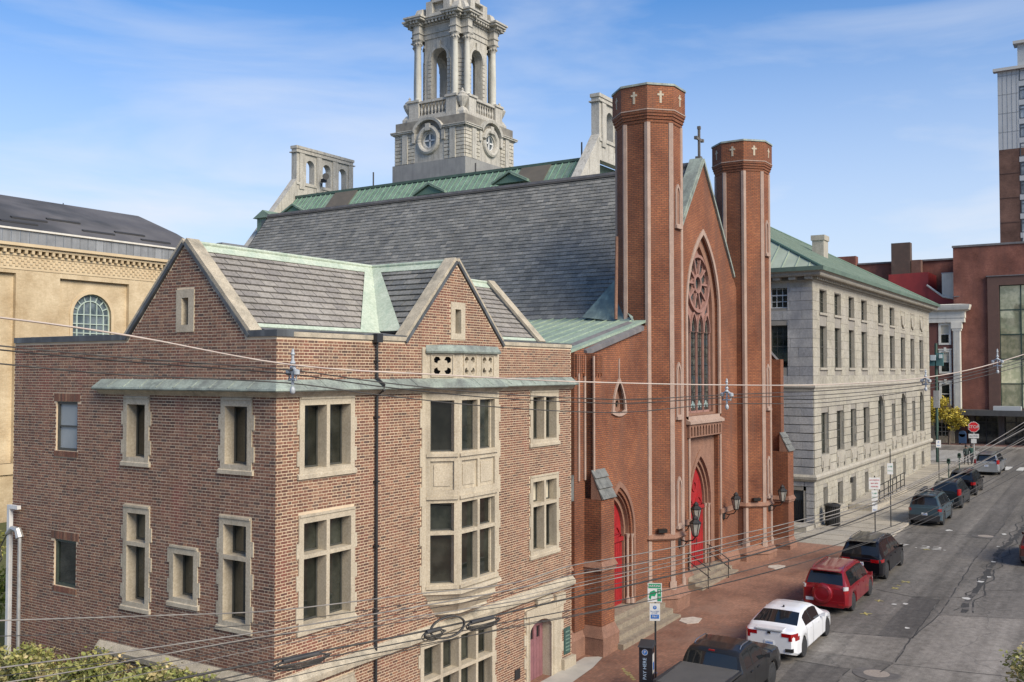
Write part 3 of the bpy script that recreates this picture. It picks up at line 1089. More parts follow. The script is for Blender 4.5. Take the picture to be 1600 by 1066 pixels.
# lapped joints across the copper
mb = MB()
for (a, b) in zip(ledge_path[:-1], ledge_path[1:]):
    A, B = Vector(a), Vector(b)
    d = (B - A)
    n = int(d.length / .62)
    dn = d.normalized()
    nr = Vector((dn.y, -dn.x))
    for k in range(1, n):
        p = A + dn * (k * d.length / n)
        q0, q1 = p - dn * .012, p + dn * .012
        mb.hexa([(q0.x, q0.y, 10.168), (q1.x, q1.y, 10.168), (q1.x + nr.x * .29, q1.y + nr.y * .29, 9.972), (q0.x + nr.x * .29, q0.y + nr.y * .29, 9.972),
                 (q0.x, q0.y, 10.182), (q1.x, q1.y, 10.182), (q1.x + nr.x * .292, q1.y + nr.y * .292, 9.986), (q0.x + nr.x * .292, q0.y + nr.y * .292, 9.986)])
mb.build('ledge_seams', copper_ledge, BB)
mb = MB()
mb.sweep(ledge_path, [(-.02, 9.898), (-.02, 9.775), (.05, 9.775), (.07, 9.80), (.13, 9.85), (.16, 9.898)])
mb.build('ledge_moulding', belt_stone, BB)
mb = MB()
bp = [(0.0, 3.56), (-.02, 3.22), (.05, 3.22), (.13, 3.27), (.15, 3.40)]
mb.sweep([(FX0, 22.35), (FX0, FY), (20.9, FY)], bp)
mb.sweep([(20.9, FY), (FX1 + .05, FY)], bp)
mb.build('belt_course', belt_stone, BB)

# bay window
for k in range(3):
    pa, pb = Vector(BX[k]), Vector(BX[k + 1])
    L_ = (pb - pa).length
    d = (pb - pa).normalized()
    fr = Fr((pa.x, pa.y, 0), (d.x, d.y, 0), (0, 0, 1), (-d.y, d.x, 0))
    n = 2 if k == 1 else 1
    jm = .13
    mu = .11
    cw_ = (L_ - 2 * jm - mu * (n - 1)) / n
    ops = []
    for i in range(n):
        x0 = jm + i * (cw_ + mu)
        ops.append((x0, x0 + cw_, 8.2, 9.58))
        ops.append((x0, x0 + cw_, 6.08, 6.83))
        ops.append((x0, x0 + cw_, 4.68, 5.98))
    pan = [(jm + i * (cw_ + mu), jm + i * (cw_ + mu) + cw_, 7.18, 7.95) for i in range(n)]
    mb = MB()
    mb.slab(fr, rect(0, L_, 4.5, 9.775), [rect(*o) for o in ops] + [rect(*o) for o in pan], 0, .26)
    for o in pan:
        mb.fbox(fr, o[0] - .001, o[1] + .001, o[2] - .001, o[3] + .001, .06, .2)
        mb.fbox(fr, o[0] + .1, o[1] - .1, o[2] + .1, o[3] - .1, .04, .06)
    for z in (8.12, 6.98, 4.6):
        mb.fbox(fr, .02, L_ - .02, z - .05, z + .03, -.05, 0)
    w = mb.build('bay_face', cream, BB)
    for o in ops:
        sb = MB()
        sb.slab(fr, rect(*o), [rect(o[0] + .04, o[1] - .04, o[2] + .04, o[3] - .04)], .16, .21)
        sb.build('sash', sash, w)
        gb = MB()
        gb.fbox(fr, o[0] + .037, o[1] - .037, o[2] + .037, o[3] - .037, .18, .19)
        gb.build('pane', pane, w)
    # parapet panels with quatrefoils
    mb = MB()
    qs = []
    for i in range(n):
        c = jm + i * (cw_ + mu) + cw_ / 2
        s_ = min(cw_, .62) / 2 - .03
        for (dx, dz) in ((-1, -1), (1, -1), (-1, 1), (1, 1)):
            qs.append([(c + dx * s_ * .16, 10.52 + dz * s_ * .52), (c + dx * s_ * .34, 10.52 + dz * s_ * .82), (c + dx * s_ * .66, 10.52 + dz * s_ * .84), (c + dx * s_ * .84, 10.52 + dz * s_ * .62), (c + dx * s_ * .8, 10.52 + dz * s_ * .32), (c + dx * s_ * .5, 10.52 + dz * s_ * .18), (c + dx * s_ * .42, 10.52 + dz * s_ * .44)])
    mb.slab(fr, rect(0.0, L_, 10.16, 10.86), qs, 0, .10)
    for i in range(n):
        c = jm + i * (cw_ + mu) + cw_ / 2
        s_ = min(cw_, .62) / 2
        mb.slab(fr, rect(c - s_, c + s_, 10.52 - s_, 10.52 + s_), [rect(c - s_ + .03, c + s_ - .03, 10.52 - s_ + .03, 10.52 + s_ - .03)], -.025, 0)
    mb.slab(fr, rect(0, L_, 10.16, 10.86), [], .3, .32, 1, 1)
    mb.build('bay_parapet', [cream, black_m], BB)
mb = MB()
mb.sweep(BX, [(0, 11.06), (-.55, 11.1), (-.55, 10.85), (.09, 10.85), (.11, 10.9)])
mb.add([(BX[0][0], BX[0][1], 11.0), (BX[1][0], BX[1][1], 11.0), (BX[2][0], BX[2][1], 11.0), (BX[3][0], BX[3][1], 11.0)], [(0, 1, 2, 3)])
mb.build('bay_cap', copper_ledge, BB)
# stone strips each side of the bay, and stepped corbel below it
mb = MB()
for (a, b) in ((20.62, BAYX0), (BAYX1, 24.32)):
    mb.fbox(Ff, a, b, 4.5, 9.775, -.03, .3)
    mb.fbox(Ff, a, b, 10.17, 11.0, -.03, .1)
v = 4.7
k = 0
while v < 9.5:
    if k % 2 == 0:
        mb.fbox(Ff, 20.54, 20.63, v, v + .5, -.027, .02)
        mb.fbox(Ff, 24.31, 24.40, v, v + .5, -.027, .02)
    v += .52
    k += 1
mb.build('bay_jamb', cream, BB)
mb = MB()
cx_ = (BAYX0 + BAYX1) / 2
def bay_ring(s_, o):
    return [(cx_ + (p[0] - cx_) * s_ + (0), FY + (p[1] - FY) * s_ * 1.0 + (0 if i in (0, 3) else -o)) for i, p in enumerate(BX)] + [(cx_ + (BX[3][0] - cx_) * s_, FY + .1), (cx_ + (BX[0][0] - cx_) * s_, FY + .1)]
rings = [(4.52, 1.05, .06), (4.42, 1.06, .08), (4.38, 1.0, .03), (4.22, .93, .0), (4.12, .93, .03), (4.02, .86, -.02), (3.86, .74, -.05), (3.80, .74, -.02), (3.68, .55, -.1), (3.58, .40, -.12)]
for a, b in zip(rings[:-1], rings[1:]):
    mb.frust(bay_ring(b[1], b[2]), b[0], bay_ring(a[1], a[2]), a[0])
mb.build('bay_corbel', cream, BB)

# parapet coping and flashings
mb = MB()
cop = [(.035, 11.14), (.035, 11.29), (-.40, 11.32), (-.40, 11.14)]
mb.sweep([(15.42, 17.0), (15.42, FY), (19.95, FY)], cop)
mb.build('parapet_coping', dark_flash, BB)
for pp in ([(24.55, FY), (FX1, FY)], [(FX0, SY1), (FX0, 21.35)]):
    mb = MB()
    mb.sweep(pp, cop)
    mb.build('parapet_coping', dark_flash, BB)
mb = MB()
mb.sweep([(15.9, FY), (19.95, FY)], [(.04, 11.145), (.04, 11.255), (.03, 11.255), (.03, 11.145)])
mb.sweep([(24.55, FY), (FX1, FY)], [(.04, 11.145), (.04, 11.255), (.03, 11.255), (.03, 11.145)])
mb.build('coping_face', belt_stone, BB)

RZ, RY, EZ, EY = 13.42, 19.22, 11.40, 17.20
def rake(mb, A, B, half, th, up=(0, 0, 1)):
    """sloping coping stone from A (foot) to B (apex), half width sideways"""
    A, B = Vector(A), Vector(B)
    d = (B - A).normalized()
    sd = Vector((0, 1, 0)) if abs(d.x) > abs(d.y) else Vector((1, 0, 0))
    n = d.cross(sd)
    if n.z < 0:
        n = -n
    P = []
    for h in (0, th):
        for (p, s_) in ((A, -1), (B, -1), (B, 1), (A, 1)):
            P.append(p + sd * (s_ * half) + n * h)
    mb.hexa(P)
for nm, segs, m_, th in [
    ('gable_coping', [((FX0 + .16, 17.0, 11.2), (FX0 + .16, RY, 13.47)), ((FX0 + .16, 21.43, 11.2), (FX0 + .16, RY, 13.47)),
                      ((19.95, FY + .16, 11.16), (22.2, FY + .16, 13.47)), ((24.56, FY + .16, 11.16), (22.2, FY + .16, 13.47)),
                      ((28.45, 17.1, 11.3), (28.45, RY, 13.47)), ((28.45, 21.3, 11.3), (28.45, RY, 13.47))], belt_stone, .12),
    ('coping_flashing', [((FX0 + .16, 17.0, 11.13), (FX0 + .16, RY, 13.40)), ((FX0 + .16, 21.43, 11.13), (FX0 + .16, RY, 13.40)),
                         ((19.95, FY + .16, 11.09), (22.2, FY + .16, 13.40)), ((24.56, FY + .16, 11.09), (22.2, FY + .16, 13.40)),
                         ((28.45, 17.1, 11.23), (28.45, RY, 13.40)), ((28.45, 21.3, 11.23), (28.45, RY, 13.40))], dark_flash, .085)]:
    for a, b in segs:
        mb = MB()
        rake(mb, a, b, .19 if nm == 'gable_coping' else .215, th)
        mb.build(nm, m_, BB)
# end gable wall behind the third gable
mb = MB()
mb.slab(side(28.3), [(17.1, 11.0), (21.3, 11.0), (RY, 13.4)], [], 0, .35)
mb.build('end_gable', near_mortar, BB)

# roof
s2 = math.sqrt(.5)
rise, run = RZ - EZ, RY - EY
sl_len = math.hypot(rise, run)
Vs = Vector((0, run, rise)).normalized()
Fm = Fr((0, EY, EZ), (1, 0, 0), Vs, -Vector((1, 0, 0)).cross(Vs))       # w positive = into the roof
VX = 20.18                                                                 # valley foot
roof = MB()
roof.slab(Fm, [(15.7, 0), (VX, 0), (22.2, sl_len), (15.7, sl_len)], [], .02, .14)
roof.slab(Fm, [(24.22, 0), (28.3, 0), (28.3, sl_len), (22.2, sl_len)], [], .02, .14)
Fb = Fr((0, 2 * RY - EY, EZ), (1, 0, 0), Vector((0, -run, rise)), Vector((0, -rise, -run)))
roof.slab(Fb, [(15.7, 0), (28.3, 0), (28.3, sl_len), (15.7, sl_len)], [], .0, .14)
gr = 22.2 - VX
gl_len = math.hypot(rise, gr)
Vg = Vector((gr, 0, rise)).normalized()
Fg = Fr((VX, 0, EZ), (0, -1, 0), Vg, -Vector((0, -1, 0)).cross(Vg))
if Fg.W.z > 0:
    Fg.W = -Fg.W
gpoly = [(-EY, 0), (-16.3, 0), (-16.3, gl_len), (-RY, gl_len)]
roof.slab(Fg, gpoly, [], .02, .14)
Vg2 = Vector((-gr, 0, rise)).normalized()
Fg2 = Fr((24.22, 0, EZ), (0, 1, 0), Vg2, Vector((0, 1, 0)).cross(Vg2))
if Fg2.W.z > 0:
    Fg2.W = -Fg2.W
roof.slab(Fg2, [(16.3, 0), (EY, 0), (RY, gl_len), (16.3, gl_len)], [], .0, .14)
roof.build('roof_base', slate_base, BB)
if Fm.W.z > 0:
    Fm.W = -Fm.W
def slate_seq(w):
    return lambda row: ((0 if row % 2 == 0 else w / 2), [w])
sr = lay([(15.72, .12), (VX - .05, .12), (22.05, sl_len - .1), (15.72, sl_len - .1)], [], .235, slate_seq(.46), .022, jit=.06)
sr2 = lay([(24.6, .12), (28.2, .12), (28.2, sl_len - .1), (22.8, sl_len - .1)], [], .235, slate_seq(.46), .022, jit=.06)
pieces('slate', 'slates', Fm, sr + sr2, -.022, .02, slate, BB, 230, wedge=True, jw=.004)
sr3 = lay([(-EY + .02, .12), (-16.35, .12), (-16.35, gl_len - .1), (-RY + .2, gl_len - .1)], [], .235, slate_seq(.5), .022, jit=.06)
pieces('slate', 'slates', Fg, sr3, -.022, .02, slate_dark, BB, 70, wedge=True, jw=.004)
# ridge, valley and eave coppers
mb = MB()
def roofstrip(mb, A, B, da, db, wdt, up=.03, th=.015):
    """flat strip from A to B, its width along directions da (at A) and db"""
    A, B, da, db = Vector(A), Vector(B), Vector(da), Vector(db)
    z = Vector((0, 0, up))
    z2 = Vector((0, 0, up + th))
    mb.hexa([A + z, B + z, B + db * wdt + z, A + da * wdt + z, A + z2, B + z2, B + db * wdt + z2, A + da * wdt + z2])
dn = -Vs
roofstrip(mb, (15.75, RY, RZ), (22.2, RY, RZ), dn, dn, .26)
roofstrip(mb, (22.2, RY, RZ), (28.25, RY, RZ), dn, dn, .26)
roofstrip(mb, (22.2, 16.35, RZ), (22.2, RY, RZ), -Vg, -Vg, .26)
roofstrip(mb, (22.2, 16.35, RZ), (22.2, RY, RZ), Vector((gr, 0, -rise)).normalized(), Vector((gr, 0, -rise)).normalized(), .26)
mb.tube([(15.7, RY, RZ + .06), (28.3, RY, RZ + .06)], .05)
mb.tube([(22.2, 16.35, RZ + .06), (22.2, RY, RZ + .06)], .05)
mb.build('ridge_copper', copper_pale, BB)
mb = MB()
A, B = (VX, EY, EZ), (22.2, RY, RZ)
mb.hexa([Vector(p) + Vector((0, 0, .035)) for p in [(VX, EY, EZ), (VX - .75, EY, EZ), (22.2 - .3, RY, RZ), (22.2, RY, RZ)]] + [Vector(p) + Vector((0, 0, .05)) for p in [(VX, EY, EZ), (VX - .75, EY, EZ), (22.2 - .3, RY, RZ), (22.2, RY, RZ)]])
mb.hexa([Vector(p) + Vector((0, 0, .035)) for p in [(VX, EY, EZ), (VX, EY - .75, EZ), (22.2, RY - .28, RZ), (22.2, RY, RZ)]] + [Vector(p) + Vector((0, 0, .05)) for p in [(VX, EY, EZ), (VX, EY - .75, EZ), (22.2, RY - .28, RZ), (22.2, RY, RZ)]])
mb.build('valley_copper', copper_pale, BB)
mb = MB()
mb.fbox(Fm, 15.75, VX, -.04, .08, -.03, .02)
mb.build('eave_copper', copper_pale, BB)
mb = MB()
mb.fbox(Fm, 24.3, 28.3, -.04, .08, -.03, .02)
mb.build('eave_copper', copper_pale, BB)
mb = MB()
mb.box(15.8, 28.4, 16.5, 26.0, 11.0, 11.16)
mb.add([(15.8, 16.5, 11.25), (VX, 16.5, 11.25), (VX, EY, EZ - .02), (15.8, EY, EZ - .02)], [(0, 1, 2, 3)])
mb.add([(24.3, 16.5, 11.25), (28.4, 16.5, 11.25), (28.4, EY, EZ - .02), (24.3, EY, EZ - .02)], [(0, 1, 2, 3)])
mb.add([(VX - .6, 16.45, 11.25), (VX, 16.3, 11.3), (VX, EY, EZ), (VX - .6, EY, EZ - .02)], [(0, 1, 2, 3)])
mb.build('gutter_lining', lead, BB)

# downpipe on the front
mb = MB()
mb.tube([(18.73, FY - .075, 11.25), (18.73, FY - .075, 10.2), (18.73, FY - .31, 10.02), (18.73, FY - .31, 9.9), (18.73, FY - .075, 9.75), (18.73, FY - .075, .4)], .036)
for z in (10.6, 9.2, 7.6, 6.0, 4.4, 2.2):
    mb.box(18.67, 18.79, FY - .12, FY - .005, z, z + .04)
mb.box(18.62, 18.84, FY - .17, FY - .01, 11.08, 11.3)
mb.build('downpipe', darkmetal, BB)

# doorway with carved surround
arch = rounded(26.68, .68, .25, 2.22, 10, rise=.32)
mb = MB()
mb.slab(Ff, rect(25.85, 28.05, .2, 2.95), [[(26.0 + p[0] - 26.0, p[1]) for p in arch]], -.04, .42)
mb.slab(Ff, [(25.98, .2), (27.42, .2), (27.42, 2.72), (25.98, 2.72)], [rounded(26.68, .66, .19, 2.22, 10, rise=.32)], -.07, -.03)
mb.fbox(Ff, 27.5, 27.95, .3, 2.3, -.06, -.03)
mb.fbox(Ff, 25.8, 28.1, 2.72, 2.95, -.08, .0)
mb.fbox(Ff, 26.5, 27.3, 2.95, 3.06, -.05, .0)
mb.fbox(Ff, 26.4, 27.35, 3.06, 3.2, -.12, .0)
mb.fbox(Ff, 27.6, 28.2, 2.78, 3.12, -.1, .0)
for k, v in enumerate((.5, 1.2, 1.9, 2.5)):
    mb.fbox(Ff, 25.74, 25.86, v, v + .32, -.035, .01)
    mb.fbox(Ff, 28.04, 28.16, v, v + .32, -.035, .01)
mb.fbox(Ff, 28.0, 28.78, -.2, .95, -.16, -.01)
dw = mb.build('doorway', cream, BB)
mb = MB()
n = 7
for i in range(n):
    u0 = 26.01 + i * 1.34 / n
    top = 2.22 + .32 * math.sqrt(max(0, 1 - ((u0 + .095 - 26.68) / .68) ** 2))
    slot = i in (1, 3, 5)
    if slot:
        mb.fbox(Ff, u0 + .005, u0 + .187, .25, 1.85, .28, .34)
        mb.fbox(Ff, u0 + .005, u0 + .187, 2.22, top, .28, .34)
        mb.fbox(Ff, u0 + .005, u0 + .187, 1.85, 2.22, .325, .335, 1)
    else:
        mb.fbox(Ff, u0 + .005, u0 + .187, .25, top, .28, .34)
mb.fbox(Ff, 26.0, 27.36, .2, 2.5, .345, .37)
dr = mb.build('door', [pinkdoor, black_m], BB)
mb = MB()
mb.tube([Ff.p(26.15, 1.72, .24), Ff.p(26.35, 1.76, .2), Ff.p(26.5, 1.72, .24)], .02)
mb.build('handle', iron, dr)
mb = MB()
mb.fbox(Ff, 28.22, 28.62, 1.05, 1.9, -.03, .0)
mb.fbox(Ff, 28.25, 28.59, 1.08, 1.87, -.037, -.03)
pq = mb.build('plaque', verdigris, BB)
mb = MB()
for v in (1.75, 1.62, 1.5, 1.38, 1.26, 1.15):
    mb.fbox(Ff, 28.29, 28.55, v, v + .04, -.042, -.037)
mb.build('raised_lettering', M('bronze_letters', (.14, .22, .18), None, 4, .5), pq)
mb = MB()
mb.fbox(Ff, 25.22, 25.5, 1.0, 1.3, -.03, .0)
mb.build('wall_vent', darkmetal, BB)
mb = MB()
ground_block(mb, 26.0, 30.0, 15.0, 16.08, .3, -.1)
mb2 = MB()
mb2.hexa([(25.6, 15.2, .3), (28.0, 15.2, .3), (28.0, 16.05, .3), (25.6, 16.05, .3), (25.6, 15.2, .75), (28.0, 15.2, .75), (28.0, 16.05, .80), (25.6, 16.05, .80)])
o = MB()
o.add([(26.2, 15.1, gz(26.2) + .07), (28.75, 15.3, gz(28.8) + .07), (30.0, 15.55, gz(30) + .075), (29.6, 16.05, gz(29.6) + .075), (26.2, 16.05, gz(26.2) + .07)], [(0, 1, 2, 3, 4)])
o.build('landing_slab', M('landing_concrete', (.42, .39, .34), (.35, .33, .29), 2, .85, bumps=.2), kind='structure')

# bright service pipe and floodlight-like weatherhead on the side wall
t = thing('weatherhead', 'pale grey service mast with curved weatherhead fixed to the side brick wall', 'service mast', (14.95, 24.6, .4))
mb = MB()
mb.tube([(15.2, 24.15, .4), (15.2, 24.15, 5.9)], .05)
mb.build('mast', galv, t)
mb = MB()
mb.tube([(15.2, 24.15, 5.85), (15.2, 24.25, 6.05), (15.2, 24.5, 6.08), (15.2, 24.75, 5.92)], .11, r1=.06)
mb.build('hood', galv, t)
mb = MB()
mb.tube([(15.2, 24.75, 5.92), (15.2, 25.1, 5.5), (15.2, 25.0, 5.2), (15.1, 25.3, 4.8), (14.9, 25.2, 5.1)], .018)
mb.build('drip_loop', cable_dark, t)
t.location.y += 1.45
t = thing('white_downpipe', 'tall white square downpipe at the rear edge of the brick side wall', 'downpipe', (15.3, 26.2, .3))
mb = MB()
mb.box(15.2, 15.31, 26.12, 26.24, .3, 6.6)
mb.build('pipe', whitepipe, t)
mb = MB()
mb.box(15.2, 15.31, 25.75, 26.24, 6.6, 6.7)
mb.build('elbow', whitepipe, t)

# ---------------------------------------------------------------- the red brick church
CH = thing('brick_church', 'tall red brick church with twin octagonal turrets, arched window and red doors', 'church', (42.9, 17.0, .8))
def octo(cx, cy, a, rot=0.0):
    t = a * math.tan(math.pi / 8)
    return [(cx - t, cy - a), (cx + t, cy - a), (cx + a, cy - t), (cx + a, cy + t), (cx + t, cy + a), (cx - t, cy + a), (cx - a, cy + t), (cx - a, cy - t)]
BRW = [church_brick, brown, pinkst]

def cross_mark(mb, fr, u, v, s, w=-.03):
    mb.fbox(fr, u - s * .09, u + s * .09, v - s * .5, v + s * .45, w, .0)
    mb.fbox(fr, u - s * .26, u + s * .26, v + s * .08, v + s * .24, w - .001, .0)

def turret(cx, cy, far):
    a = 1.245
    g = gz(cx)
    mb = MB()
    mb.prism(octo(cx, cy, a), .2, 20.8)
    sh_ = mb.build('turret_shaft', church_brick, CH)
    # corner strips
    O = octo(cx, cy, a)
    for i in range(8):
        p = Vector(O[i])
        pr, nx = Vector(O[i - 1]), Vector(O[(i + 1) % 8])
        d1, d2 = (pr - p).normalized(), (nx - p).normalized()
        out = (p - Vector((cx, cy))).normalized()
        w = .13
        pts = [p + d1 * w, p + d1 * w + out * .035, p + out * .05, p + d2 * w + out * .035, p + d2 * w, p - out * .1]
        m2 = MB()
        m2.prism(pts, 1.85, 20.45)
        m2.prism([p + (q - p) * 1.5 + out * .02 for q in pts], 1.45, 1.95)
        m2.build('corner_strip', pinkst, CH)
    m2 = MB()
    m2.frust(octo(cx, cy, a + .27), 1.32, octo(cx, cy, a + .03), 1.72)
    m2.build('water_table', brown, CH)
    m2 = MB()
    m2.prism(octo(cx, cy, a + .22), .0, 1.32)
    m2.build('stone_base', brown, CH)
    m2 = MB()
    m2.frust(octo(cx, cy, a + .13), 3.68, octo(cx, cy, a + .02), 3.86)
    m2.frust(octo(cx, cy, a + .06), 3.60, octo(cx, cy, a + .13), 3.68)
    m2.build('string_course', brown, CH)
    # flared crown
    m2 = MB()
    for k, (z0, z1, o) in enumerate([(20.45, 20.58, .03), (20.58, 20.70, .075), (20.70, 20.82, .115), (20.82, 20.92, .15)]):
        m2.prism(octo(cx, cy, a + o), z0, z1)
    m2.prism(octo(cx, cy, a + .145), 20.96, 21.93)
    c = m2.build('crown', church_brick, CH)
    m2 = MB()
    m2.prism(octo(cx, cy, a + .175), 20.92, 20.965)
    m2.build('string', pinkst, c)
    m2 = MB()
    m2.frust(octo(cx, cy, a + .19), 21.93, octo(cx, cy, a + .17), 22.02)
    m2.frust(octo(cx, cy, a + .17), 22.02, octo(cx, cy, a - .15), 22.07)
    m2.build('crown_cap', copper_ledge, CH)
    m2 = MB()
    rc = a + .145
    for i in range(8):
        th = -math.pi / 2 + i * math.pi / 4
        n = Vector((math.cos(th), math.sin(th), 0))
        U = Vector((-n.y, n.x, 0))
        fr = Fr(Vector((cx, cy, 0)) + n * rc, U, (0, 0, 1), -n)
        cross_mark(m2, fr, 0, 21.47, .52, -.02)
    m2.build('cross_emblem', whitetrim if False else cream, CH)
    # lancet niches on the street face
    fr = front(cy - a)
    for (v0, vs, va) in ((16.3, 17.6, 18.05), (8.5, 10.2, 10.75), (4.1, 5.6, 6.1)):
        m2 = MB()
        uc = cx + .05
        m2.slab(fr, pointed(uc, .24, v0, vs, va), [pointed(uc, .15, v0 + .1, vs, va - .14)], -.06, .02)
        m2.fbox(fr, uc - .3, uc + .3, v0 - .1, v0 + .02, -.12, .02)
        n_ = m2.build('lancet', pinkst, CH)
        m3 = MB()
        m3.slab(fr, pointed(uc, .155, v0 + .1, vs, va - .13), [], -.012, .0)
        m3.build('lancet_panel', brown, n_)
    # small floodlight on the string course, diagonal face
    t = thing('floodlight', 'small black floodlight on the string course of the ' + ('far' if far else 'near') + ' church turret', 'floodlight', (cx - .9, cy - .9, 3.9), group='church floodlights')
    m2 = MB()
    q = Vector((cx - .95, cy - .95, 3.93))
    m2.hexa([q + Vector(v) for v in [(-.2, .06, 0), (.06, -.2, 0), (.16, -.1, 0), (-.1, .16, 0), (-.22, .04, .13), (.04, -.22, .13), (.16, -.1, .16), (-.1, .16, .16)]])
    m2.build('housing', iron, t)
    m2 = MB()
    m2.tube([q + Vector((0, 0, -.02)), q + Vector((.15, .15, .0))], .03)
    m2.build('mount', iron, t)

turret(37.2, 17.1, False)
turret(48.6, 17.1, True)

# gabled front between the turrets
GX, GY = 42.9, 17.0
Fc = front(GY)
arch_o = pointed(GX, 1.95, 8.35, 13.1, 16.75, 12)
dpanel = rect(41.25, 44.72, .8, 7.72)
mb = MB()
GS = 1.27
gw = [(38.0, .6), (47.8, .6), (47.8, 20.15 - GS * 4.9), (GX, 20.15), (38.0, 20.15 - GS * 4.9)]
mb.slab(Fc, gw, [arch_o, dpanel], 0, .6)
mb.build('gable_wall', church_brick, CH)
# raking coping
mb = MB()
for sgn in (-1, 1):
    A = Vector((GX + sgn * 3.95, GY + .25, 20.15 - GS * 3.95))
    B = Vector((GX, GY + .25, 20.2))
    rake(mb, A, B, .32, .16)
    rake(mb, A - Vector((0, .2, .1)), B - Vector((0, .2, .1)), .16, .1)
mb.build('gable_coping', copper_ledge, CH)
cr_ = MB()
cr_.box(GX - .05, GX + .05, GY + .1, GY + .2, 20.1, 21.75)
cr_.box(GX - .38, GX + .38, GY + .11, GY + .19, 21.15, 21.27)
for (dx, dz) in ((-.38, 21.21), (.38, 21.21), (0, 21.75)):
    cr_.box(GX + dx - .07, GX + dx + .07, GY + .08, GY + .22, dz - .07, dz + .07)
cr_.box(GX - .12, GX + .12, GY + .05, GY + .3, 20.05, 20.4)
cr_.build('gable_cross', M('oxidised_cross', (.09, .085, .08), (.14, .12, .10), 5, .6), CH)

# great window
mb = MB()
mb.slab(Fc, pointed(GX, 2.12, 8.35, 13.1, 16.98, 12), [pointed(GX, 1.93, 8.2, 13.1, 16.72, 12)], -.05, .04)
mb.build('arch_moulding', pinkst, CH)
mb = MB()
mb.slab(Fc, pointed(GX, 1.96, 8.3, 13.1, 16.77, 12), [pointed(GX, 1.62, 8.45, 13.0, 16.2, 12)], .18, .62)
mb.build('window_reveal', brown, CH)
gb = MB()
gb.slab(Fc, pointed(GX, 1.75, 8.4, 13.05, 16.4, 12), [], .41, .45)
gwin = gb.build('great_window', stained, CH)
# tracery: five-light lower part, rose above
RCZ, RR = 14.45, 1.36
mb = MB()
lan = []
nl = 4
pitch = 3.2 / nl
for i in range(nl):
    lan.append(pointed(GX - 1.6 + pitch * (i + .5), pitch * .5 - .05, 8.55, 12.3, 12.95, 6))
outer_t = pointed(GX, 1.64, 8.4, 13.0, 16.25, 12)
petal = []
for k in range(10):
    a = 2 * math.pi * (k + .5) / 10
    ca, sa = math.cos(a), math.sin(a)
    ring = []
    for q in range(10):
        b = 2 * math.pi * q / 10
        rr_, tt = .86 + .33 * math.cos(b), .245 * math.sin(b) * (1 + .25 * math.cos(b))
        ring.append((GX + ca * rr_ - sa * tt, RCZ + sa * rr_ + ca * tt))
    petal.append(ring)
sp = [[(GX - 1.42, 12.95), (GX - 1.2, 12.75), (GX - 1.05, 13.1), (GX - 1.42, 13.6)], [(GX + 1.42, 12.95), (GX + 1.2, 12.75), (GX + 1.05, 13.1), (GX + 1.42, 13.6)]]
mb.slab(Fc, outer_t, lan + petal + [circ(GX, RCZ, .34, 14)] + sp, .345, .40)
mb.build('tracery', tracery, gwin)
mb = MB()
mb.slab(Fc, circ(GX, RCZ, RR, 32), [circ(GX, RCZ, RR - .14, 32)], .2, .36)
mb.slab(Fc, circ(GX, RCZ, .46, 20), [circ(GX, RCZ, .32, 20)], .24, .36)
for k in range(10):
    a = 2 * math.pi * k / 10
    ca, sa = math.cos(a), math.sin(a)
    for r0, r1, w in ((.44, 1.22, .045),):
        P_ = [(GX + ca * r0 - sa * w, RCZ + sa * r0 + ca * w), (GX + ca * r1 - sa * w, RCZ + sa * r1 + ca * w), (GX + ca * r1 + sa * w, RCZ + sa * r1 - ca * w), (GX + ca * r0 + sa * w, RCZ + sa * r0 - ca * w)]
        mb.slab(Fc, P_, [], .26, .34)
mb.build('rose_ring', tracery, gwin)
mb = MB()
for i in range(nl + 1):
    u = GX - 1.6 + pitch * i
    mb.tube([Fc.p(u, 8.5, .33), Fc.p(u, 12.5, .33)], .032, 6)
for i in range(nl):
    u = GX - 1.6 + pitch * (i + .5)
    mb.slab(Fc, pointed(u, pitch * .5, 12.2, 12.3, 13.15, 6), [pointed(u, pitch * .5 - .06, 12.19, 12.3, 13.03, 6)], .27, .34)
mb.build('mullions', tracery, gwin)
mb = MB()
for i in range(nl):
    u = GX - 1.6 + pitch * (i + .5)
    for v in [8.55 + k * .42 for k in range(9)]:
        mb.fbox(Fc, u - .33, u + .33, v, v + .02, .385, .405)
    for dx in (-.1, .1):
        mb.fbox(Fc, u + dx - .01, u + dx + .01, 8.55, 12.6, .386, .406)
mb.build('lead_cames', seam_m, gwin)
mb = MB()
for i in range(nl):
    u = GX - 1.6 + pitch * (i + .5)
    for q in range(3):
        mb.slab(Fc, circ(u + (q - 1) * .17, 8.78 + (q % 2) * .12, .11, 6), [], .375, .40)
mb.build('pale_quarries', M('pale_stained_glass', (.28, .36, .32), (.20, .28, .30), 9, .25), gwin)
mb = MB()
P = Fc.p
mb.hexa([P(GX - 2.1, 8.0, -.22), P(GX + 2.1, 8.0, -.22), P(GX + 2.1, 8.0, .5), P(GX - 2.1, 8.0, .5), P(GX - 2.1, 8.12, -.22), P(GX + 2.1, 8.12, -.22), P(GX + 2.1, 8.45, .5), P(GX - 2.1, 8.45, .5)])
mb.build('great_sill', pinkst, CH)
mb = MB()
mb.slab(Fc, rect(GX - 2.0, GX + 2.0, 7.40, 8.0), [pointed(GX - 1.75 + k * .35, .105, 7.45, 7.74, 7.9, 4) for k in range(11)], -.12, .10)
mb.build('arcade_band', brown, CH)
mb = MB()
mb.fbox(Fc, GX - 2.0, GX + 2.0, 7.4, 8.0, .09, .2)
mb.build('arcade_back', seam_m if False else brown, CH)

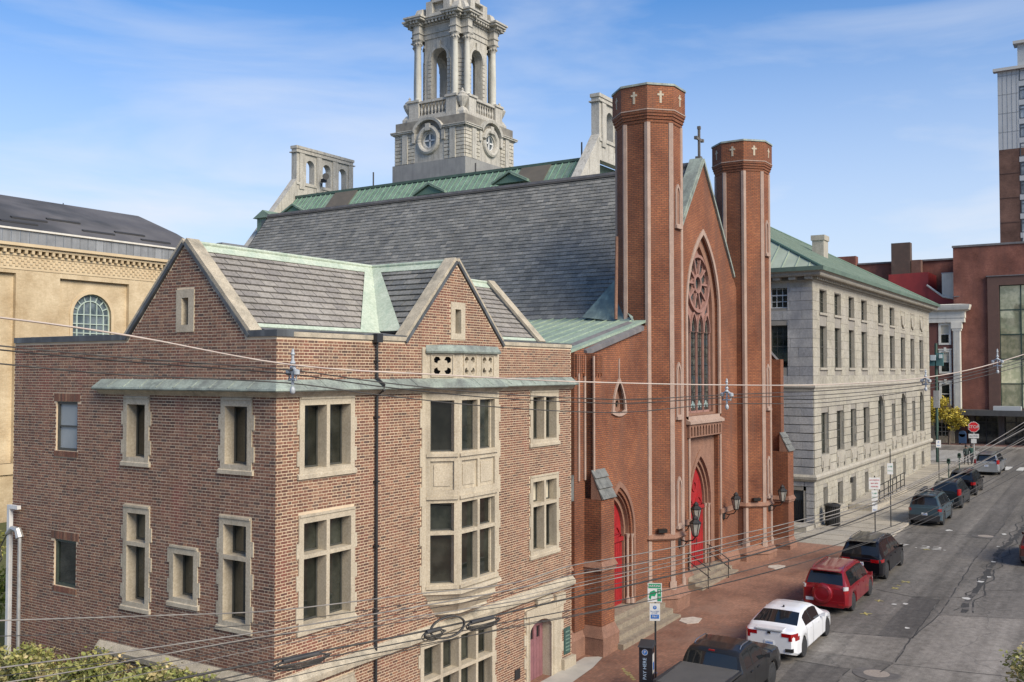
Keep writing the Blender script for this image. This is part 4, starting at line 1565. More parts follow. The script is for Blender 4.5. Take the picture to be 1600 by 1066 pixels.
# centre doorway
dz0 = 1.32
Fd = front(17.22)
mb = MB()
mb.slab(Fd, rect(41.2, 44.76, .8, 7.75), [pointed(GX, 1.30, .8, 4.3, 6.55)], 0, .3)
mb.build('door_panel', brown, CH)
for k, (hw, va, w0) in enumerate(((1.30, 6.55, -.06), (1.2, 6.34, .08), (1.1, 6.12, .2))):
    mb = MB()
    mb.slab(Fd, pointed(GX, hw + .1, .8, 4.3, va + .2), [pointed(GX, hw - .05, .7, 4.3, va - .1)], w0, w0 + .14)
    mb.build('door_arch', brown, CH)
for sgn in (-1, 1):
    for k in range(2):
        mb = MB()
        u = GX + sgn * (1.24 - k * .13)
        mb.tube([Fd.p(u, 1.35, .06 + k * .12), Fd.p(u, 3.95, .06 + k * .12)], .055)
        mb.lathe(Fd.p(u, 3.95, .06 + k * .12), [(.055, 0), (.09, .16), (.1, .2)], 10)
        mb.build('colonnette', pinkst, CH)
def red_door(fr, uc, hw, v0, vs, va, w, tr):
    mb = MB()
    for sgn in (-1, 1):
        a, b = (uc - hw, uc - .02) if sgn < 0 else (uc + .02, uc + hw)
        mb.fbox(fr, a, b, v0, tr, w, w + .06)
        n = 5
        for i in range(n):
            c = a + (b - a) * i / n
            mb.fbox(fr, c + .012, c + (b - a) / n - .012, v0 + .08, tr - .08, w - .025, w)
    mb.fbox(fr, uc - hw, uc + hw, tr, tr + .16, w - .1, w + .05)
    d = mb.build('door', reddoor, CH)
    m2 = MB()
    m2.slab(fr, pointed(uc, hw, tr + .1, vs, va), [], w + .01, w + .06)
    m2.slab(fr, pointed(uc - hw * .5, hw * .42, tr + .25, vs - .25, vs + .35, 6), [pointed(uc - hw * .5, hw * .30, tr + .32, vs - .25, vs + .2, 6)], w - .04, w + .01)
    m2.slab(fr, pointed(uc + hw * .5, hw * .42, tr + .25, vs - .25, vs + .35, 6), [pointed(uc + hw * .5, hw * .30, tr + .32, vs - .25, vs + .2, 6)], w - .04, w + .01)
    m2.slab(fr, circ(uc, vs + .75, .26, 14), [circ(uc, vs + .75, .17, 14)], w - .04, w + .01)
    m2.build('tympanum', reddoor, CH)
    m2 = MB()
    m2.tube([fr.p(uc + .12, v0 + 1.0, w - .08), fr.p(uc + .12, v0 + 1.3, w - .08)], .02)
    m2.build('handle', iron, d)
red_door(Fd, GX, 1.05, dz0, 4.3, 6.0, .3, 3.95)

# centre steps: three risers wrapping, plus handrails
def steps(name, label, x0, x1, ytop, n, z_top, rise_, run_, yb, m):
    t = thing(name, label, 'steps', ((x0 + x1) / 2, ytop, gz((x0 + x1) / 2)))
    for k in range(n):
        mb = MB()
        top = z_top - k * rise_
        y0 = ytop - (k + 1) * run_
        mb.box(x0 - (n - 1 - k) * 0, x1, y0, yb if k == 0 else ytop - k * run_, .2, top)
        mb.build('step', m, t)
    return t
stepst = M('step_stone', (.27, .225, .165), (.21, .175, .13), 3, .9, bumps=.3, fine=.4, streak=(.12, .10, .08), streak_amt=.5)
steps('front_steps', 'low brown stone steps before the centre red door of the church', 40.45, 45.0, 17.1, 3, 1.32, .165, .32, 17.5, stepst)
for (x, lab) in ((40.9, 'black iron handrail on the nearer side of the centre steps'), (43.4, 'black iron handrail at the middle of the centre steps')):
    t = thing('handrail', lab, 'handrail', (x, 16.3, 1.0), group='iron handrails at the centre steps')
    for (y, z0, z1) in ((16.95, 1.3, 2.3), (16.05, gz(x), 1.75)):
        mb = MB()
        mb.tube([(x, y, z0), (x, y, z1)], .022, 6)
        mb.build('post', iron, t)
    for dz in (0, -.35):
        mb = MB()
        mb.tube([(x, 17.1, 2.32 + dz), (x, 16.95, 2.3 + dz), (x, 16.05, 1.75 + dz), (x, 15.95, 1.65 + dz)], .022, 6)
        mb.build('rail', iron, t)

# wings
def wing(x0, x1, y, zl, zr, holes):
    mb = MB()
    mb.slab(front(y), [(x0, .2), (x1, .2), (x1, zr), (x0, zl)], holes, 0, .5)
    return mb.build('wing_wall', church_brick, CH)
WY = 16.62
DX = 33.35
ldoor = pointed(DX, 1.05, .9, 4.2, 5.85)
tri = []
def curved_tri(uc, vc, hw, h, n=5, r=1.0):
    A, B, C_ = Vector((uc, vc + h)), Vector((uc - hw, vc)), Vector((uc + hw, vc))
    out = []
    for (p, q) in ((A, B), (B, C_), (C_, A)):
        d = (q - p)
        nn = Vector((-d.y, d.x)) * -1
        ctr = (A + B + C_) / 3
        if (p + q - ctr * 2).dot(nn) < 0:
            nn = -nn
        for i in range(n):
            t = i / n
            out.append(tuple(p + d * t + nn.normalized() * (math.sin(math.pi * t) * .12 * r)))
    return out
tri_o = curved_tri(DX, 8.78, .62, 1.35)
tri_i = curved_tri(DX, 8.9, .46, 1.08)
wing(30.0, 36.4, WY, 11.05, 11.55 + .75, [ldoor, tri_i])
mb = MB()
mb.slab(front(WY), tri_o, [tri_i], -.07, .06)
mb.fbox(front(WY), DX - .03, DX + .03, 10.05, 10.85, -.05, .0)
w = mb.build('trefoil_window', pinkst, CH)
mb = MB()
mb.slab(front(WY), curved_tri(DX, 8.88, .47, 1.12), [circ(DX, 9.6, .17, 8, .3), circ(DX - .2, 9.12, .15, 8), circ(DX + .2, 9.12, .15, 8)], .16, .22)
mb.build('foils', brown, w)
mb = MB()
mb.slab(front(WY), curved_tri(DX, 8.85, .5, 1.15), [], .25, .3)
mb.build('pane', pane, w)
for k, (hw, va, w0) in enumerate(((1.22, 6.1, -.07), (1.08, 5.85, .1), (.96, 5.65, .24))):
    mb = MB()
    mb.slab(front(WY), pointed(DX, hw + .09, 1.0, 4.2, va + .12), [pointed(DX, hw - .05, .9, 4.2, va - .1)], w0, w0 + .16)
    mb.build('door_arch', brown, CH)
for k in range(2):
    mb = MB()
    u = DX + 1.14 - k * .13
    mb.tube([(u, WY + .02 + k * .12, 1.7), (u, WY + .02 + k * .12, 3.9)], .055)
    mb.lathe((u, WY + .02 + k * .12, 3.9), [(.055, 0), (.09, .16), (.1, .2)], 10)
    mb.lathe((u, WY + .02 + k * .12, 1.45), [(.1, 0), (.1, .15), (.055, .25)], 10)
    mb.build('colonnette', pinkst, CH)
red_door(front(WY), DX, .93, 1.42, 4.2, 5.6, .36, 3.85)
# left pier and buttresses
def buttress(x0, x1, yf, yb, ztop_low, slate_rise, upper, side_dir=None):
    ux0, ux1, uyf = upper
    mb = MB()
    mb.box(x0, x1, yf, yb, 1.5, ztop_low)
    mb.build('buttress', church_brick, CH)
    mb = MB()
    mb.box(x0 - .12, x1 + .12, yf - .12, yb, .2, 1.25)
    mb.build('buttress_base', brown, CH)
    mb = MB()
    mb.frust([(x0 - .14, yf - .14), (x1 + .14, yf - .14), (x1 + .14, yb), (x0 - .14, yb)], 1.25, [(x0, yf), (x1, yf), (x1, yb), (x0, yb)], 1.62)
    mb.build('water_table', brown, CH)
    mb = MB()
    mb.frust([(x0 - .1, yf - .1), (x1 + .1, yf - .1), (x1 + .1, yb), (x0 - .1, yb)], 3.62, [(x0, yf), (x1, yf), (x1, yb), (x0, yb)], 3.82)
    mb.box(x0 - .05, x1 + .05, yf - .05, yb, 3.5, 3.62)
    mb.build('string_course', brown, CH)
    mb = MB()
    if side_dir is None:
        mb.hexa([(x0, yf, ztop_low), (x1, yf, ztop_low), (x1, uyf + .02, ztop_low), (x0, uyf + .02, ztop_low), (x0, yf + .0, ztop_low + .02), (x1, yf, ztop_low + .02), (x1, uyf + .01, ztop_low + slate_rise), (x0, uyf + .01, ztop_low + slate_rise)])
    mb.build('weathering_core', brown, CH)
    L_ = math.hypot(uyf - yf + .08, slate_rise + .1)
    V = Vector((0, uyf - yf + .08, slate_rise + .1)).normalized()
    fr = Fr((0, yf - .08, ztop_low - .06), (1, 0, 0), V, Vector((0, V.z, -V.y)))
    rs = lay([(x0 - .02, .06), (x1 + .02, .06), (x1 + .02, L_), (x0 - .02, L_)], [], L_ / 3, slate_seq((x1 - x0 + .04) / 2), .012)
    pieces('weathering_slate', 'x', fr, rs, -.06, .01, M('lichened_slate_%d' % int(x0 * 10), (.17, .175, .165), (.10, .105, .10), 5, .85, bumps=.4), CH, 50, wedge=True)
    mb = MB()
    mb.box(ux0, ux1, uyf, yb, ztop_low, 11.0)
    mb.build('upper_pier', church_brick, CH)
buttress(30.0, 30.98, 15.62, WY + .1, 5.95, .95, (30.25, 30.78, 16.0))
mb = MB()
mb.box(29.3, 30.05, 16.28, 17.4, 1.5, 11.0)
mb.build('corner_pier', church_brick, CH)
mb = MB()
mb.box(28.82, 30.0, 16.4, 17.3, 1.3, 5.9)
mb.build('buttress', church_brick, CH)
mb = MB()
mb.box(28.8, 30.0, 16.2, 17.3, .2, 1.25)
mb.frust([(28.8, 16.2), (30.1, 16.2), (30.1, 17.3), (28.8, 17.3)], 1.25, [(28.85, 16.4), (30.1, 16.4), (30.1, 17.3), (28.85, 17.3)], 1.6)
mb.frust([(28.8, 16.3), (30.1, 16.3), (30.1, 17.3), (28.8, 17.3)], 3.6, [(28.85, 16.4), (30.1, 16.4), (30.1, 17.3), (28.85, 17.3)], 3.8)
mb.build('buttress_base', brown, CH)
mb = MB()
mb.hexa([(28.72, 16.3, 5.95), (29.35, 16.3, 5.95), (29.35, 17.3, 5.95), (28.72, 17.3, 5.95), (28.72, 16.3, 6.0), (29.35, 16.3, 6.9), (29.35, 17.3, 6.9), (28.72, 17.3, 6.0)])
mb.build('weathering', M('lichened_slate', (.16, .165, .16), (.10, .105, .10), 5, .85, bumps=.4), CH)
for (x, y) in ((29.55, 16.24), (29.98, 16.24), (30.2, 16.0), (30.2, 16.35)):
    mb = MB()
    mb.tube([(x, y, 6.6), (x, y, 10.9)], .045, 6)
    mb.build('shaft_moulding', pinkst, CH)
# left stairs
steps('side_steps', 'brown stone stairs climbing to the left red door of the church', 30.98, 36.05, 16.6, 4, 1.42, .19, .33, 17.0, stepst)
# right wing
wing(49.4, 52.2, WY, 12.0, 11.05, [])
buttress(51.15, 52.1, 15.62, WY + .1, 6.15, .95, (51.4, 51.9, 16.05))
mb = MB()
mb.slab(side(52.2), [(WY, .2), (45, .2), (45, 11.0), (WY, 11.0)], [], -.4, 0)
mb.slab(side(30.0), [(WY + .5, .2), (45, .2), (45, 11.0), (WY + .5, 11.0)], [], 0, .4)
mb.build('aisle_wall', church_brick, CH)
# stepped band at the facade, string courses and plinth of the gable wall
for (a, b) in ((38.4, 41.2), (44.76, 47.4)):
    mb = MB()
    mb.fbox(Fc, a, b, 3.58, 3.8, -.1, .02)
    mb.build('string_course', brown, CH)
    mb = MB()
    P = Fc.p
    mb.hexa([P(a, .5, -.2), P(b, .5, -.2), P(b, .5, .05), P(a, .5, .05), P(a, 1.3, -.2), P(b, 1.3, -.2), P(b, 1.65, .05), P(a, 1.65, .05)])
    mb.build('plinth', brown, CH)
for u in (41.05, 44.9):
    mb = MB()
    mb.tube([Fc.p(u, 1.6, -.04), Fc.p(u, 7.9, -.04)], .06)
    mb.build('shaft_moulding', pinkst, CH)

# roofs: steep main slate roof, shallow copper aisle roofs
RX, RTZ = 42.9, 20.1
EX_, EEZ = 37.05, 20.1 - 1.27 * 5.85
YA, YB = 17.4, 45.6
Vr = Vector((RX - EX_, 0, RTZ - EEZ))
rl = Vr.length
Vr.normalize()
Fr_l = Fr((EX_, 0, EEZ), (0, 1, 0), Vr, Vector((Vr.z, 0, -Vr.x)))
mb = MB()
mb.slab(Fr_l, [(YA, 0), (YB, 0), (YB, rl), (YA, rl)], [], .02, .3)
Fr_r = Fr((2 * RX - EX_, 0, EEZ), (0, 1, 0), Vector((-Vr.x, 0, Vr.z)), Vector((-Vr.z, 0, -Vr.x)))
mb.slab(Fr_r, [(YA, 0), (YB, 0), (YB, rl), (YA, rl)], [], .02, .3)
mb.build('roof_base', slate_base, CH)
rs = lay([(YA, .02), (YB - .1, .02), (YB - .1, rl - .05), (YA, rl - .05)], [], .245, slate_seq(.36), .01, jit=.12)
pieces('slate', 'slates', Fr_l, rs, -.02, .02, slate_dark, CH, 280, wedge=True, jw=.008)
rs = lay([(YA, .02), (YB - .1, .02), (YB - .1, rl - .05), (YA, rl - .05)], [], .49, slate_seq(.8), .01)
pieces('slate', 'far_slates', Fr_r, rs, -.02, .02, slate_dark, CH, 0, wedge=True)
mb = MB()
mb.box(RX - .12, RX + .12, YA, YB, RTZ - .08, RTZ + .05)
mb.build('roof_ridge', lead, CH)
mb = MB()
mb.slab(front(YB), [(30.0, .5), (55.8, .5), (55.8, 10.9), (2 * RX - EX_ - .4, 12.3), (RX, RTZ - .35), (EX_ + .4, 12.3), (30.0, 10.9)], [], -.3, .1)
mb.build('rear_gable', church_brick, CH)
mb = MB()
mb.box(EX_ - .1, EX_ + .5, WY + 1, YB - .3, 10.5, EEZ + .02)
mb.build('clerestory', lead, CH)
# copper lean-to
mb = MB()
def cop_roof(xa, xb, ya, yb, za, zb):
    mb.hexa([(xa, ya, za - .1), (xb, ya, zb - .1), (xb, yb, zb - .1), (xa, yb, za - .1), (xa, ya, za), (xb, ya, zb), (xb, yb, zb), (xa, yb, za)])
cop_roof(29.75, 37.3, WY + .05, YB - .4, 11.1, 12.72)
cop_roof(52.6, 48.4, WY + .05, YB - .4, 11.05, 12.3)
mb.build('aisle_roof', copper, CH)
mb = MB()
ysm = WY + .6
while ysm < YB - 1:
    a, b = Vector((29.75, ysm, 11.1)), Vector((37.0, ysm, 12.66))
    mb.hexa([a, b, b + Vector((0, .03, 0)), a + Vector((0, .03, 0)), a + Vector((0, 0, .045)), b + Vector((0, 0, .045)), b + Vector((0, .03, .045)), a + Vector((0, .03, .045))])
    ysm += .62
mb.build('copper_seams', copper, CH, kind='stuff')
mb = MB()
P = [(30.6, WY - .14, 11.02), (35.35, WY - .14, 12.08), (35.35, WY + .55, 12.3), (30.6, WY + .55, 11.28)]
mb.hexa([(a, b, c - .09) for a, b, c in P] + [(a, b, c + .07) for a, b, c in P])
mb.build('wing_coping', lead, CH)
mb = MB()
P = [(52.5, WY - .14, 10.95), (49.7, WY - .14, 11.9), (49.7, WY + .5, 12.0), (52.5, WY + .5, 11.05)]
mb.hexa([(a, b, c - .09) for a, b, c in P] + [(a, b, c + .07) for a, b, c in P])
mb.build('wing_coping', lead, CH)
# corbelled brick frieze under the eaves of the corner piers
mb = MB()
for (x, y, w) in ((29.32, 16.2, .7), (30.27, 15.93, .5)):
    for k in range(5):
        mb.box(x + w * k / 5 + .02, x + w * (k + 1) / 5 - .02, y, y + .1, 10.2 + .1 * (k % 2), 10.95)
mb.build('corbel_frieze', church_brick, CH)
mb = MB()
# cricket between roof and near turret
A, B, C_, D = Vector((38.0, 18.5, 14.9)), Vector((36.3, 19.8, 12.65)), Vector((35.7, 17.1, 12.3)), Vector((36.3, 18.3, 13.1))
mb.add([A, B, C_, D, (36.2, 17.9, 13.2), (37.9, 17.9, 15.2), (38.0, 18.0, 12.3)], [(0, 1, 2), (0, 2, 4), (0, 4, 5), (2, 1, 6), (0, 5, 6)])
mb.build('turret_cricket', M('streaked_copper', (.17, .22, .20), (.11, .145, .14), 3, .7, streak=(.30, .38, .32), streak_amt=.7), CH)
mb = MB()
mb.tube([(36.02, 18.0, 15.9), (35.9, 18.0, 12.5)], .07)
mb.build('downpipe', brown, CH)

# wall lanterns on scrolled brackets
def lantern(wall, tip, label):
    W_, T = Vector(wall), Vector(tip)
    t = thing('wall_lantern', label, 'wall lantern', wall, group='wall lanterns of the church')
    mb = MB()
    d = T - W_
    mb.tube([W_ + Vector((0, 0, -.45)), W_ + d * .4 + Vector((0, 0, -.5)), W_ + d * .85 + Vector((0, 0, -.42)), T + Vector((0, 0, -.28))], .03, 6)
    mb.tube([W_ + Vector((0, 0, -.75)), W_ + d * .3 + Vector((0, 0, -.7)), W_ + d * .5 + Vector((0, 0, -.5))], .022, 6)
    mb.lathe(W_ + Vector((0, 0, -.6)), [(.03, -.2), (.1, -.1), (.1, .1), (.03, .2)], 8)
    mb.build('bracket', iron, t)
    mb = MB()
    hexp = lambda r: [(T.x + r * math.cos(q * math.pi / 3), T.y + r * math.sin(q * math.pi / 3)) for q in range(6)]
    mb.frust(hexp(.09), T.z - .26, hexp(.12), T.z - .2)
    mb.frust(hexp(.25), T.z + .3, hexp(.1), T.z + .44)
    mb.frust(hexp(.1), T.z + .44, hexp(.13), T.z + .48)
    mb.frust(hexp(.13), T.z + .48, hexp(.02), T.z + .6)
    mb.prism(hexp(.235), T.z + .26, T.z + .3)
    for q in range(6):
        c, s_ = math.cos(q * math.pi / 3), math.sin(q * math.pi / 3)
        mb.tube([(T.x + .115 * c, T.y + .115 * s_, T.z - .2), (T.x + .225 * c, T.y + .225 * s_, T.z + .28)], .014, 4)
    mb.build('cage', iron, t)
    mb = MB()
    mb.frust(hexp(.105), T.z - .2, hexp(.21), T.z + .26)
    mb.build('glass', M('frosted_lantern_glass', (.33, .32, .28), (.24, .235, .21), 5, .2), t)
lantern((37.25, 15.85, 4.0), (37.25, 15.15, 3.98), 'black lantern on the street face of the near turret, lower of the overlapping pair')
lantern((40.3, 17.0, 4.1), (40.3, 16.35, 4.1), 'black lantern on the gable wall just before the centre red door')
lantern((45.3, 17.0, 4.0), (45.3, 16.35, 4.0), 'black lantern on the gable wall between centre door and far turret')
lantern((48.65, 15.85, 4.1), (48.65, 15.15, 4.1), 'black lantern on the far turret, last before the buttress')

# ---------------------------------------------------------------- granite building beyond the church
GB = thing('granite_building', 'pale granite civic building with green hipped copper roof and rows of tall windows', 'building', (58.4, 16.3, 1.1))
GY0 = 16.3
GXa, GXb, GYb = 58.4, 96.4, 42.0
Fg0 = front(GY0)
Fgs = side(GXa)
def ranges(*a):
    return list(zip(a[0::2], a[1::2]))
up = [(59.86, 61.5), (63.3, 64.9), (66.9, 68.45), (70.4, 72.1), (75.6, 77.3), (79.6, 81.4), (83.7, 85.5), (87.7, 89.4), (91.7, 93.5)]
g_open = []
for i, (a, b) in enumerate(up):
    if i < 6:
        g_open.append((a, b, 13.95, 15.35, 'r'))
    g_open.append((a, b, 10.6, 13.15, 'r'))
low = [(59.86, 61.6, 'r'), (63.4, 65.3, 'r'), (67.0, 68.6, 'r'), (70.6, 72.4, 'r'), (75.1, 77.4, 'a'), (79.8, 81.2, 'r'), (83.4, 85.7, 'a'), (87.9, 89.3, 'r'), (91.3, 93.4, 'a')]
for (a, b, k) in low:
    if k == 'r':
        g_open.append((a, b, 5.3, 7.85, 'r'))
    else:
        g_open.append((a, b, 5.1, 8.6, 'a'))
bas = [(60.3, 61.3), (63.7, 64.95), (67.1, 68.4, 1), (70.9, 72.0), (75.9, 77.1), (80.1, 81.3), (84.0, 85.1), (88.0, 89.1), (92.0, 93.2)]
for q in bas:
    g = gz(q[0])
    if len(q) == 3:
        g_open.append((q[0], q[1], g + .1, 3.3, 'd'))
    else:
        g_open.append((q[0], q[1], max(1.85, g + .35), 3.3, 'r'))
def loop_of(o):
    if o[4] == 'a':
        hw = (o[1] - o[0]) / 2
        return rounded((o[0] + o[1]) / 2, hw, o[2], o[3] - hw, 10)
    return rect(o[0], o[1], o[2], o[3])
holes = [loop_of(o) for o in g_open]
mb = MB()
mb.slab(Fg0, rect(GXa, GXb, .2, 15.5), holes, .0, .62, 0, 1)
s_open = [(17.78, 18.85, 14.2, 15.75, 'r'), (17.78, 18.85, 10.6, 13.15, 'r'), (20.2, 21.4, 14.2, 15.75, 'r'), (20.2, 21.4, 10.6, 13.15, 'r')]
mb.slab(Fgs, rect(GY0, GYb, .2, 16.0), [loop_of(o) for o in s_open] + [rect(16.75, 17.9, .9, 3.3)], .0, .6, 0, 1)
mb.box(GXb - .6, GXb, GY0 + .6, GYb, .2, 15.5)
mb.box(GXa, GXb, GYb - .6, GYb, .2, 15.5)
mb.build('joint_wall', [M('granite_joint', (.27, .25, .22), (.22, .205, .18), 2, .9), granite_flat], GB)
def bond(w):
    return lambda row: ((0 if row % 2 == 0 else w / 2), [w, w * .8])
# smooth ashlar above, deep rusticated courses below, small-jointed basement
def widen(R_, k):
    return [(a - k, b + k, c, d) if b - a > .3 else (a, b, c, d) for (a, b, c, d) in R_]
R1 = lay(rect(GXa - .02, GXb, 9.55, 15.5), holes, .56, bond(1.5), .014, jit=.1)
R2 = widen(lay(rect(GXa - .02, GXb, 4.2, 9.2), holes, .5, bond(1.6), .045, jit=.1), .018)
R3 = lay(rect(GXa - .02, GXb, .6, 3.85), holes, .42, bond(1.0), .02, jit=.1)
for nm, R_, w in (('ashlar_block', R1, -.03), ('rusticated_block', R2, -.07), ('basement_block', R3, -.04)):
    pieces(nm, nm + 's', Fg0, R_, w, .0, granite, GB, {'ashlar_block': 250, 'rusticated_block': 200, 'basement_block': 120}[nm], jw=.004)
granite_b = piece_mat('shade_toned_granite', [(.33, .325, .315), (.38, .37, .355), (.27, .27, .275), (.34, .33, .32)], nsc=9, stain=(.20, .205, .22), stain_ths=(.45, .75))  # cool shade of the side wall put into this granite's tones
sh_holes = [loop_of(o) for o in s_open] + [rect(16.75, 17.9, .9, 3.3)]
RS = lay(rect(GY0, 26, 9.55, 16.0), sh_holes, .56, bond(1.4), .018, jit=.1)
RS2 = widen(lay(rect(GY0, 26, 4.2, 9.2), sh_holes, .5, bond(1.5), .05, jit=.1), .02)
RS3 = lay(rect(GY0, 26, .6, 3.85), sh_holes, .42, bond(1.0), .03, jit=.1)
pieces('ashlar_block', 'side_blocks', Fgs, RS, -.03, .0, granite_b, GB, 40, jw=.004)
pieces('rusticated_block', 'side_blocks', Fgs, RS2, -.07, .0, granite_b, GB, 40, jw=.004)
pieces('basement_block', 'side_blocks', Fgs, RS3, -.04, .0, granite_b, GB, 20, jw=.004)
def sash_window(fr, o, parent, nx, ny, m_s, m_g, w=.2, t=.06, rail=True):
    lp = loop_of(o)
    mb = MB()
    u0, u1, v0, v1 = o[:4]
    if o[4] == 'a':
        hw = (u1 - u0) / 2
        inner = rounded((u0 + u1) / 2, hw - t, v0 + t, v1 - hw, 10)
    else:
        inner = rect(u0 + t, u1 - t, v0 + t, v1 - t)
    mb.slab(fr, lp, [inner], w, w + .08)
    vm = (v0 + v1) / 2
    if rail:
        mb.fbox(fr, u0 + t, u1 - t, vm - .035, vm + .035, w + .01, w + .07)
    for i in range(1, nx):
        u = u0 + (u1 - u0) * i / nx
        mb.fbox(fr, u - .018, u + .018, v0 + t, v1 - t, w + .02, w + .06)
    for j in range(1, ny):
        v = v0 + (v1 - v0) * j / ny
        mb.fbox(fr, u0 + t, u1 - t, v - .018, v + .018, w + .021, w + .061)
    wd = mb.build('window', m_s, parent)
    g = MB()
    g.slab(fr, lp, [], w + .045, w + .055)
    g.build('pane', m_g, wd)
    return wd
for i, o in enumerate(g_open):
    if o[4] == 'd':
        mb = MB()
        mb.fbox(Fg0, o[0], o[1], o[2], o[3], .3, .38)
        for k in range(2):
            mb.fbox(Fg0, o[0] + .08 + k * .64, o[0] + .58 + k * .64, o[2] + .15, o[3] - .7, .27, .3)
        mb.build('side_door', M('navy_door', (.02, .025, .04), None, 3, .5), GB)
        mb = MB()
        mb.lathe(Fg0.p(o[0] - .25, 3.0, -.12), [(.03, 0), (.11, .05), (.11, .3), (.03, .38)], 10)
        mb.build('door_lamp', iron, GB)
    else:
        sash_window(Fg0, o, GB, 2, 3 if o[4] == 'r' else 5, sash, pane)
        mb = MB()
        mb.fbox(Fg0, o[0] - .12, o[1] + .12, o[2] - .14, o[2] + .001, -.1, .3)
        mb.build('sill', granite_flat, GB)
for o in s_open:
    sash_window(Fgs, o, GB, 3, 4, sash_white if o[2] > 14 else sash, pane)
# aprons with brackets below the lower windows
for (a, b, k) in low:
    mb = MB()
    mb.fbox(Fg0, a - .1, b + .1, 4.55, 5.0 if k == 'a' else 5.16, -.12, -.02)
    for u in (a + .05, b - .2):
        mb.fbox(Fg0, u, u + .16, 4.35, 4.98, -.17, -.12)
    mb.build('apron', granite_flat, GB)
for i in (6, 7, 8):
    a, b = up[i]
    mb = MB()
    uc = (a + b) / 2
    mb.slab(Fg0, rect(uc - .85, uc + .85, 13.75, 15.35), [rect(uc - .75, uc + .75, 13.85, 15.25)], -.06, -.02)
    mb.slab(Fg0, [(uc - .35, 14.9), (uc + .35, 14.9), (uc + .3, 14.3), (uc, 14.0), (uc - .3, 14.3)], [], -.1, -.02)
    mb.tube([Fg0.p(uc - .62, 14.9, -.07), Fg0.p(uc - .5, 14.2, -.1), Fg0.p(uc, 13.93, -.1), Fg0.p(uc + .5, 14.2, -.1), Fg0.p(uc + .62, 14.9, -.07)], .07, 6)
    mb.build('carved_panel', granite_flat, GB)
gp = [(GXa, 40), (GXa, GY0), (GXb, GY0), (GXb, 40)]
def band(name, prof, m, parent, path=gp):
    mb = MB()
    mb.sweep(path, prof)
    return mb.build(name, m, parent)
band('plinth_band', [(0, 4.25), (-.02, 3.85), (.10, 3.85), (.22, 3.98), (.24, 4.12), (.14, 4.25)], granite_flat, GB)
band('upper_band', [(0, 9.62), (-.02, 9.18), (.09, 9.18), (.09, 9.3), (.17, 9.42), (.15, 9.55)], granite_flat, GB)
band('foot_course', [(-.02, .3), (.12, .3), (.12, 1.35), (-.02, 1.4)], granite_flat, GB, [(GXa, 20), (GXa, GY0), (62, GY0)])
band('frieze', [(-.02, 15.4), (.03, 15.4), (.03, 15.72), (.12, 15.78), (.12, 15.84), (-.02, 15.84)], granite_flat, GB)
band('cornice', [(-.02, 16.02), (.62, 16.02), (.68, 16.1), (.68, 16.22), (.8, 16.34), (.8, 16.42), (-.02, 16.5)], granite_flat, GB)
mb = MB()
k = GXa - .1
while k < GXb:
    mb.fbox(Fg0, k, k + .2, 15.85, 16.02, -.34, 0)
    k += .42
k = GY0 - .1
while k < 28:
    mb.fbox(Fgs, k, k + .42, 15.84, 16.02, -.5, 0)
    k += .95
mb.build('dentil', granite_flat, GB, kind='stuff')
mb = MB()
e = .82
za, zb = 16.42, 22.4
xa, xb, ya, yb_ = GXa - e, GXb + e, GY0 - e, GYb + e
ry = (ya + yb_) / 2
rx = 6.5
mb.add([(xa, ya, za), (xb, ya, za), (xb, yb_, za), (xa, yb_, za), (xa + rx * 1.6, ry, zb + 1.6), (xb - rx * 1.6, ry, zb + 1.6)],
       [(0, 1, 5, 4), (1, 2, 5), (2, 3, 4, 5), (3, 0, 4), (0, 3, 2, 1)])
mb.build('copper_roof', copper_hall if False else M('granite_building_copper', (.33, .38, .30), (.25, .30, .235), .8, .7, streak=(.27, .29, .24), streak_amt=.5), GB)
mb = MB()
n = 60
for i in range(1, n):
    x = xa + (xb - xa) * i / n
    f = 1.0
    top = Vector((min(max(x, xa + rx * 1.6), xb - rx * 1.6), ry, zb + 1.6))
    bot = Vector((x, ya, za))
    # vertical seam up to the hip
    t = 1.0
    if x < xa + rx * 1.6:
        t = (x - xa) / (rx * 1.6)
    if x > xb - rx * 1.6:
        t = (xb - x) / (rx * 1.6)
    tp = Vector((x, ya + (ry - ya) * t, za + (zb + 1.6 - za) * t))
    mb.hexa([bot, bot + Vector((.05, 0, 0)), tp + Vector((.05, 0, 0)), tp, bot + Vector((0, 0, .06)), bot + Vector((.05, 0, .06)), tp + Vector((.05, 0, .06)), tp + Vector((0, 0, .06))])
n = 34
for i in range(1, n):
    y = ya + (yb_ - ya) * i / n
    t = 1 - abs(y - ry) / (ry - ya)
    bot = Vector((xa, y, za))
    tp = Vector((xa + rx * 1.6 * t, y, za + (zb + 1.6 - za) * t))
    mb.hexa([bot, bot + Vector((0, .05, 0)), tp + Vector((0, .05, 0)), tp, bot + Vector((0, 0, .06)), bot + Vector((0, .05, .06)), tp + Vector((0, .05, .06)), tp + Vector((0, 0, .06))])
mb.build('roof_seams', M('roof_seam_copper', (.30, .36, .28), (.23, .29, .225), 1, .7), GB, kind='stuff')
mb = MB()
for a, b in (((xa, ya, za), (xa + rx * 1.6, ry, zb + 1.6)), ((xb, ya, za), (xb - rx * 1.6, ry, zb + 1.6))):
    mb.tube([Vector(a) + Vector((0, 0, .06)), Vector(b) + Vector((0, 0, .06))], .09, 6)
mb.build('hip_roll', M('dark_copper_roll', (.09, .15, .11), None, 1, .7), GB)
mb = MB()
mb.sweep([(xa, 30), (xa, ya), (xb, ya)], [(.0, 16.3), (.08, 16.3), (.1, 16.55), (.0, 16.55)])
mb.build('gutter', M('dark_copper_gutter', (.12, .18, .14), (.08, .12, .1), 1, .7), GB)
mb = MB()
mb.box(77.5, 78.8, 20.7, 21.6, 17.0, 20.7)
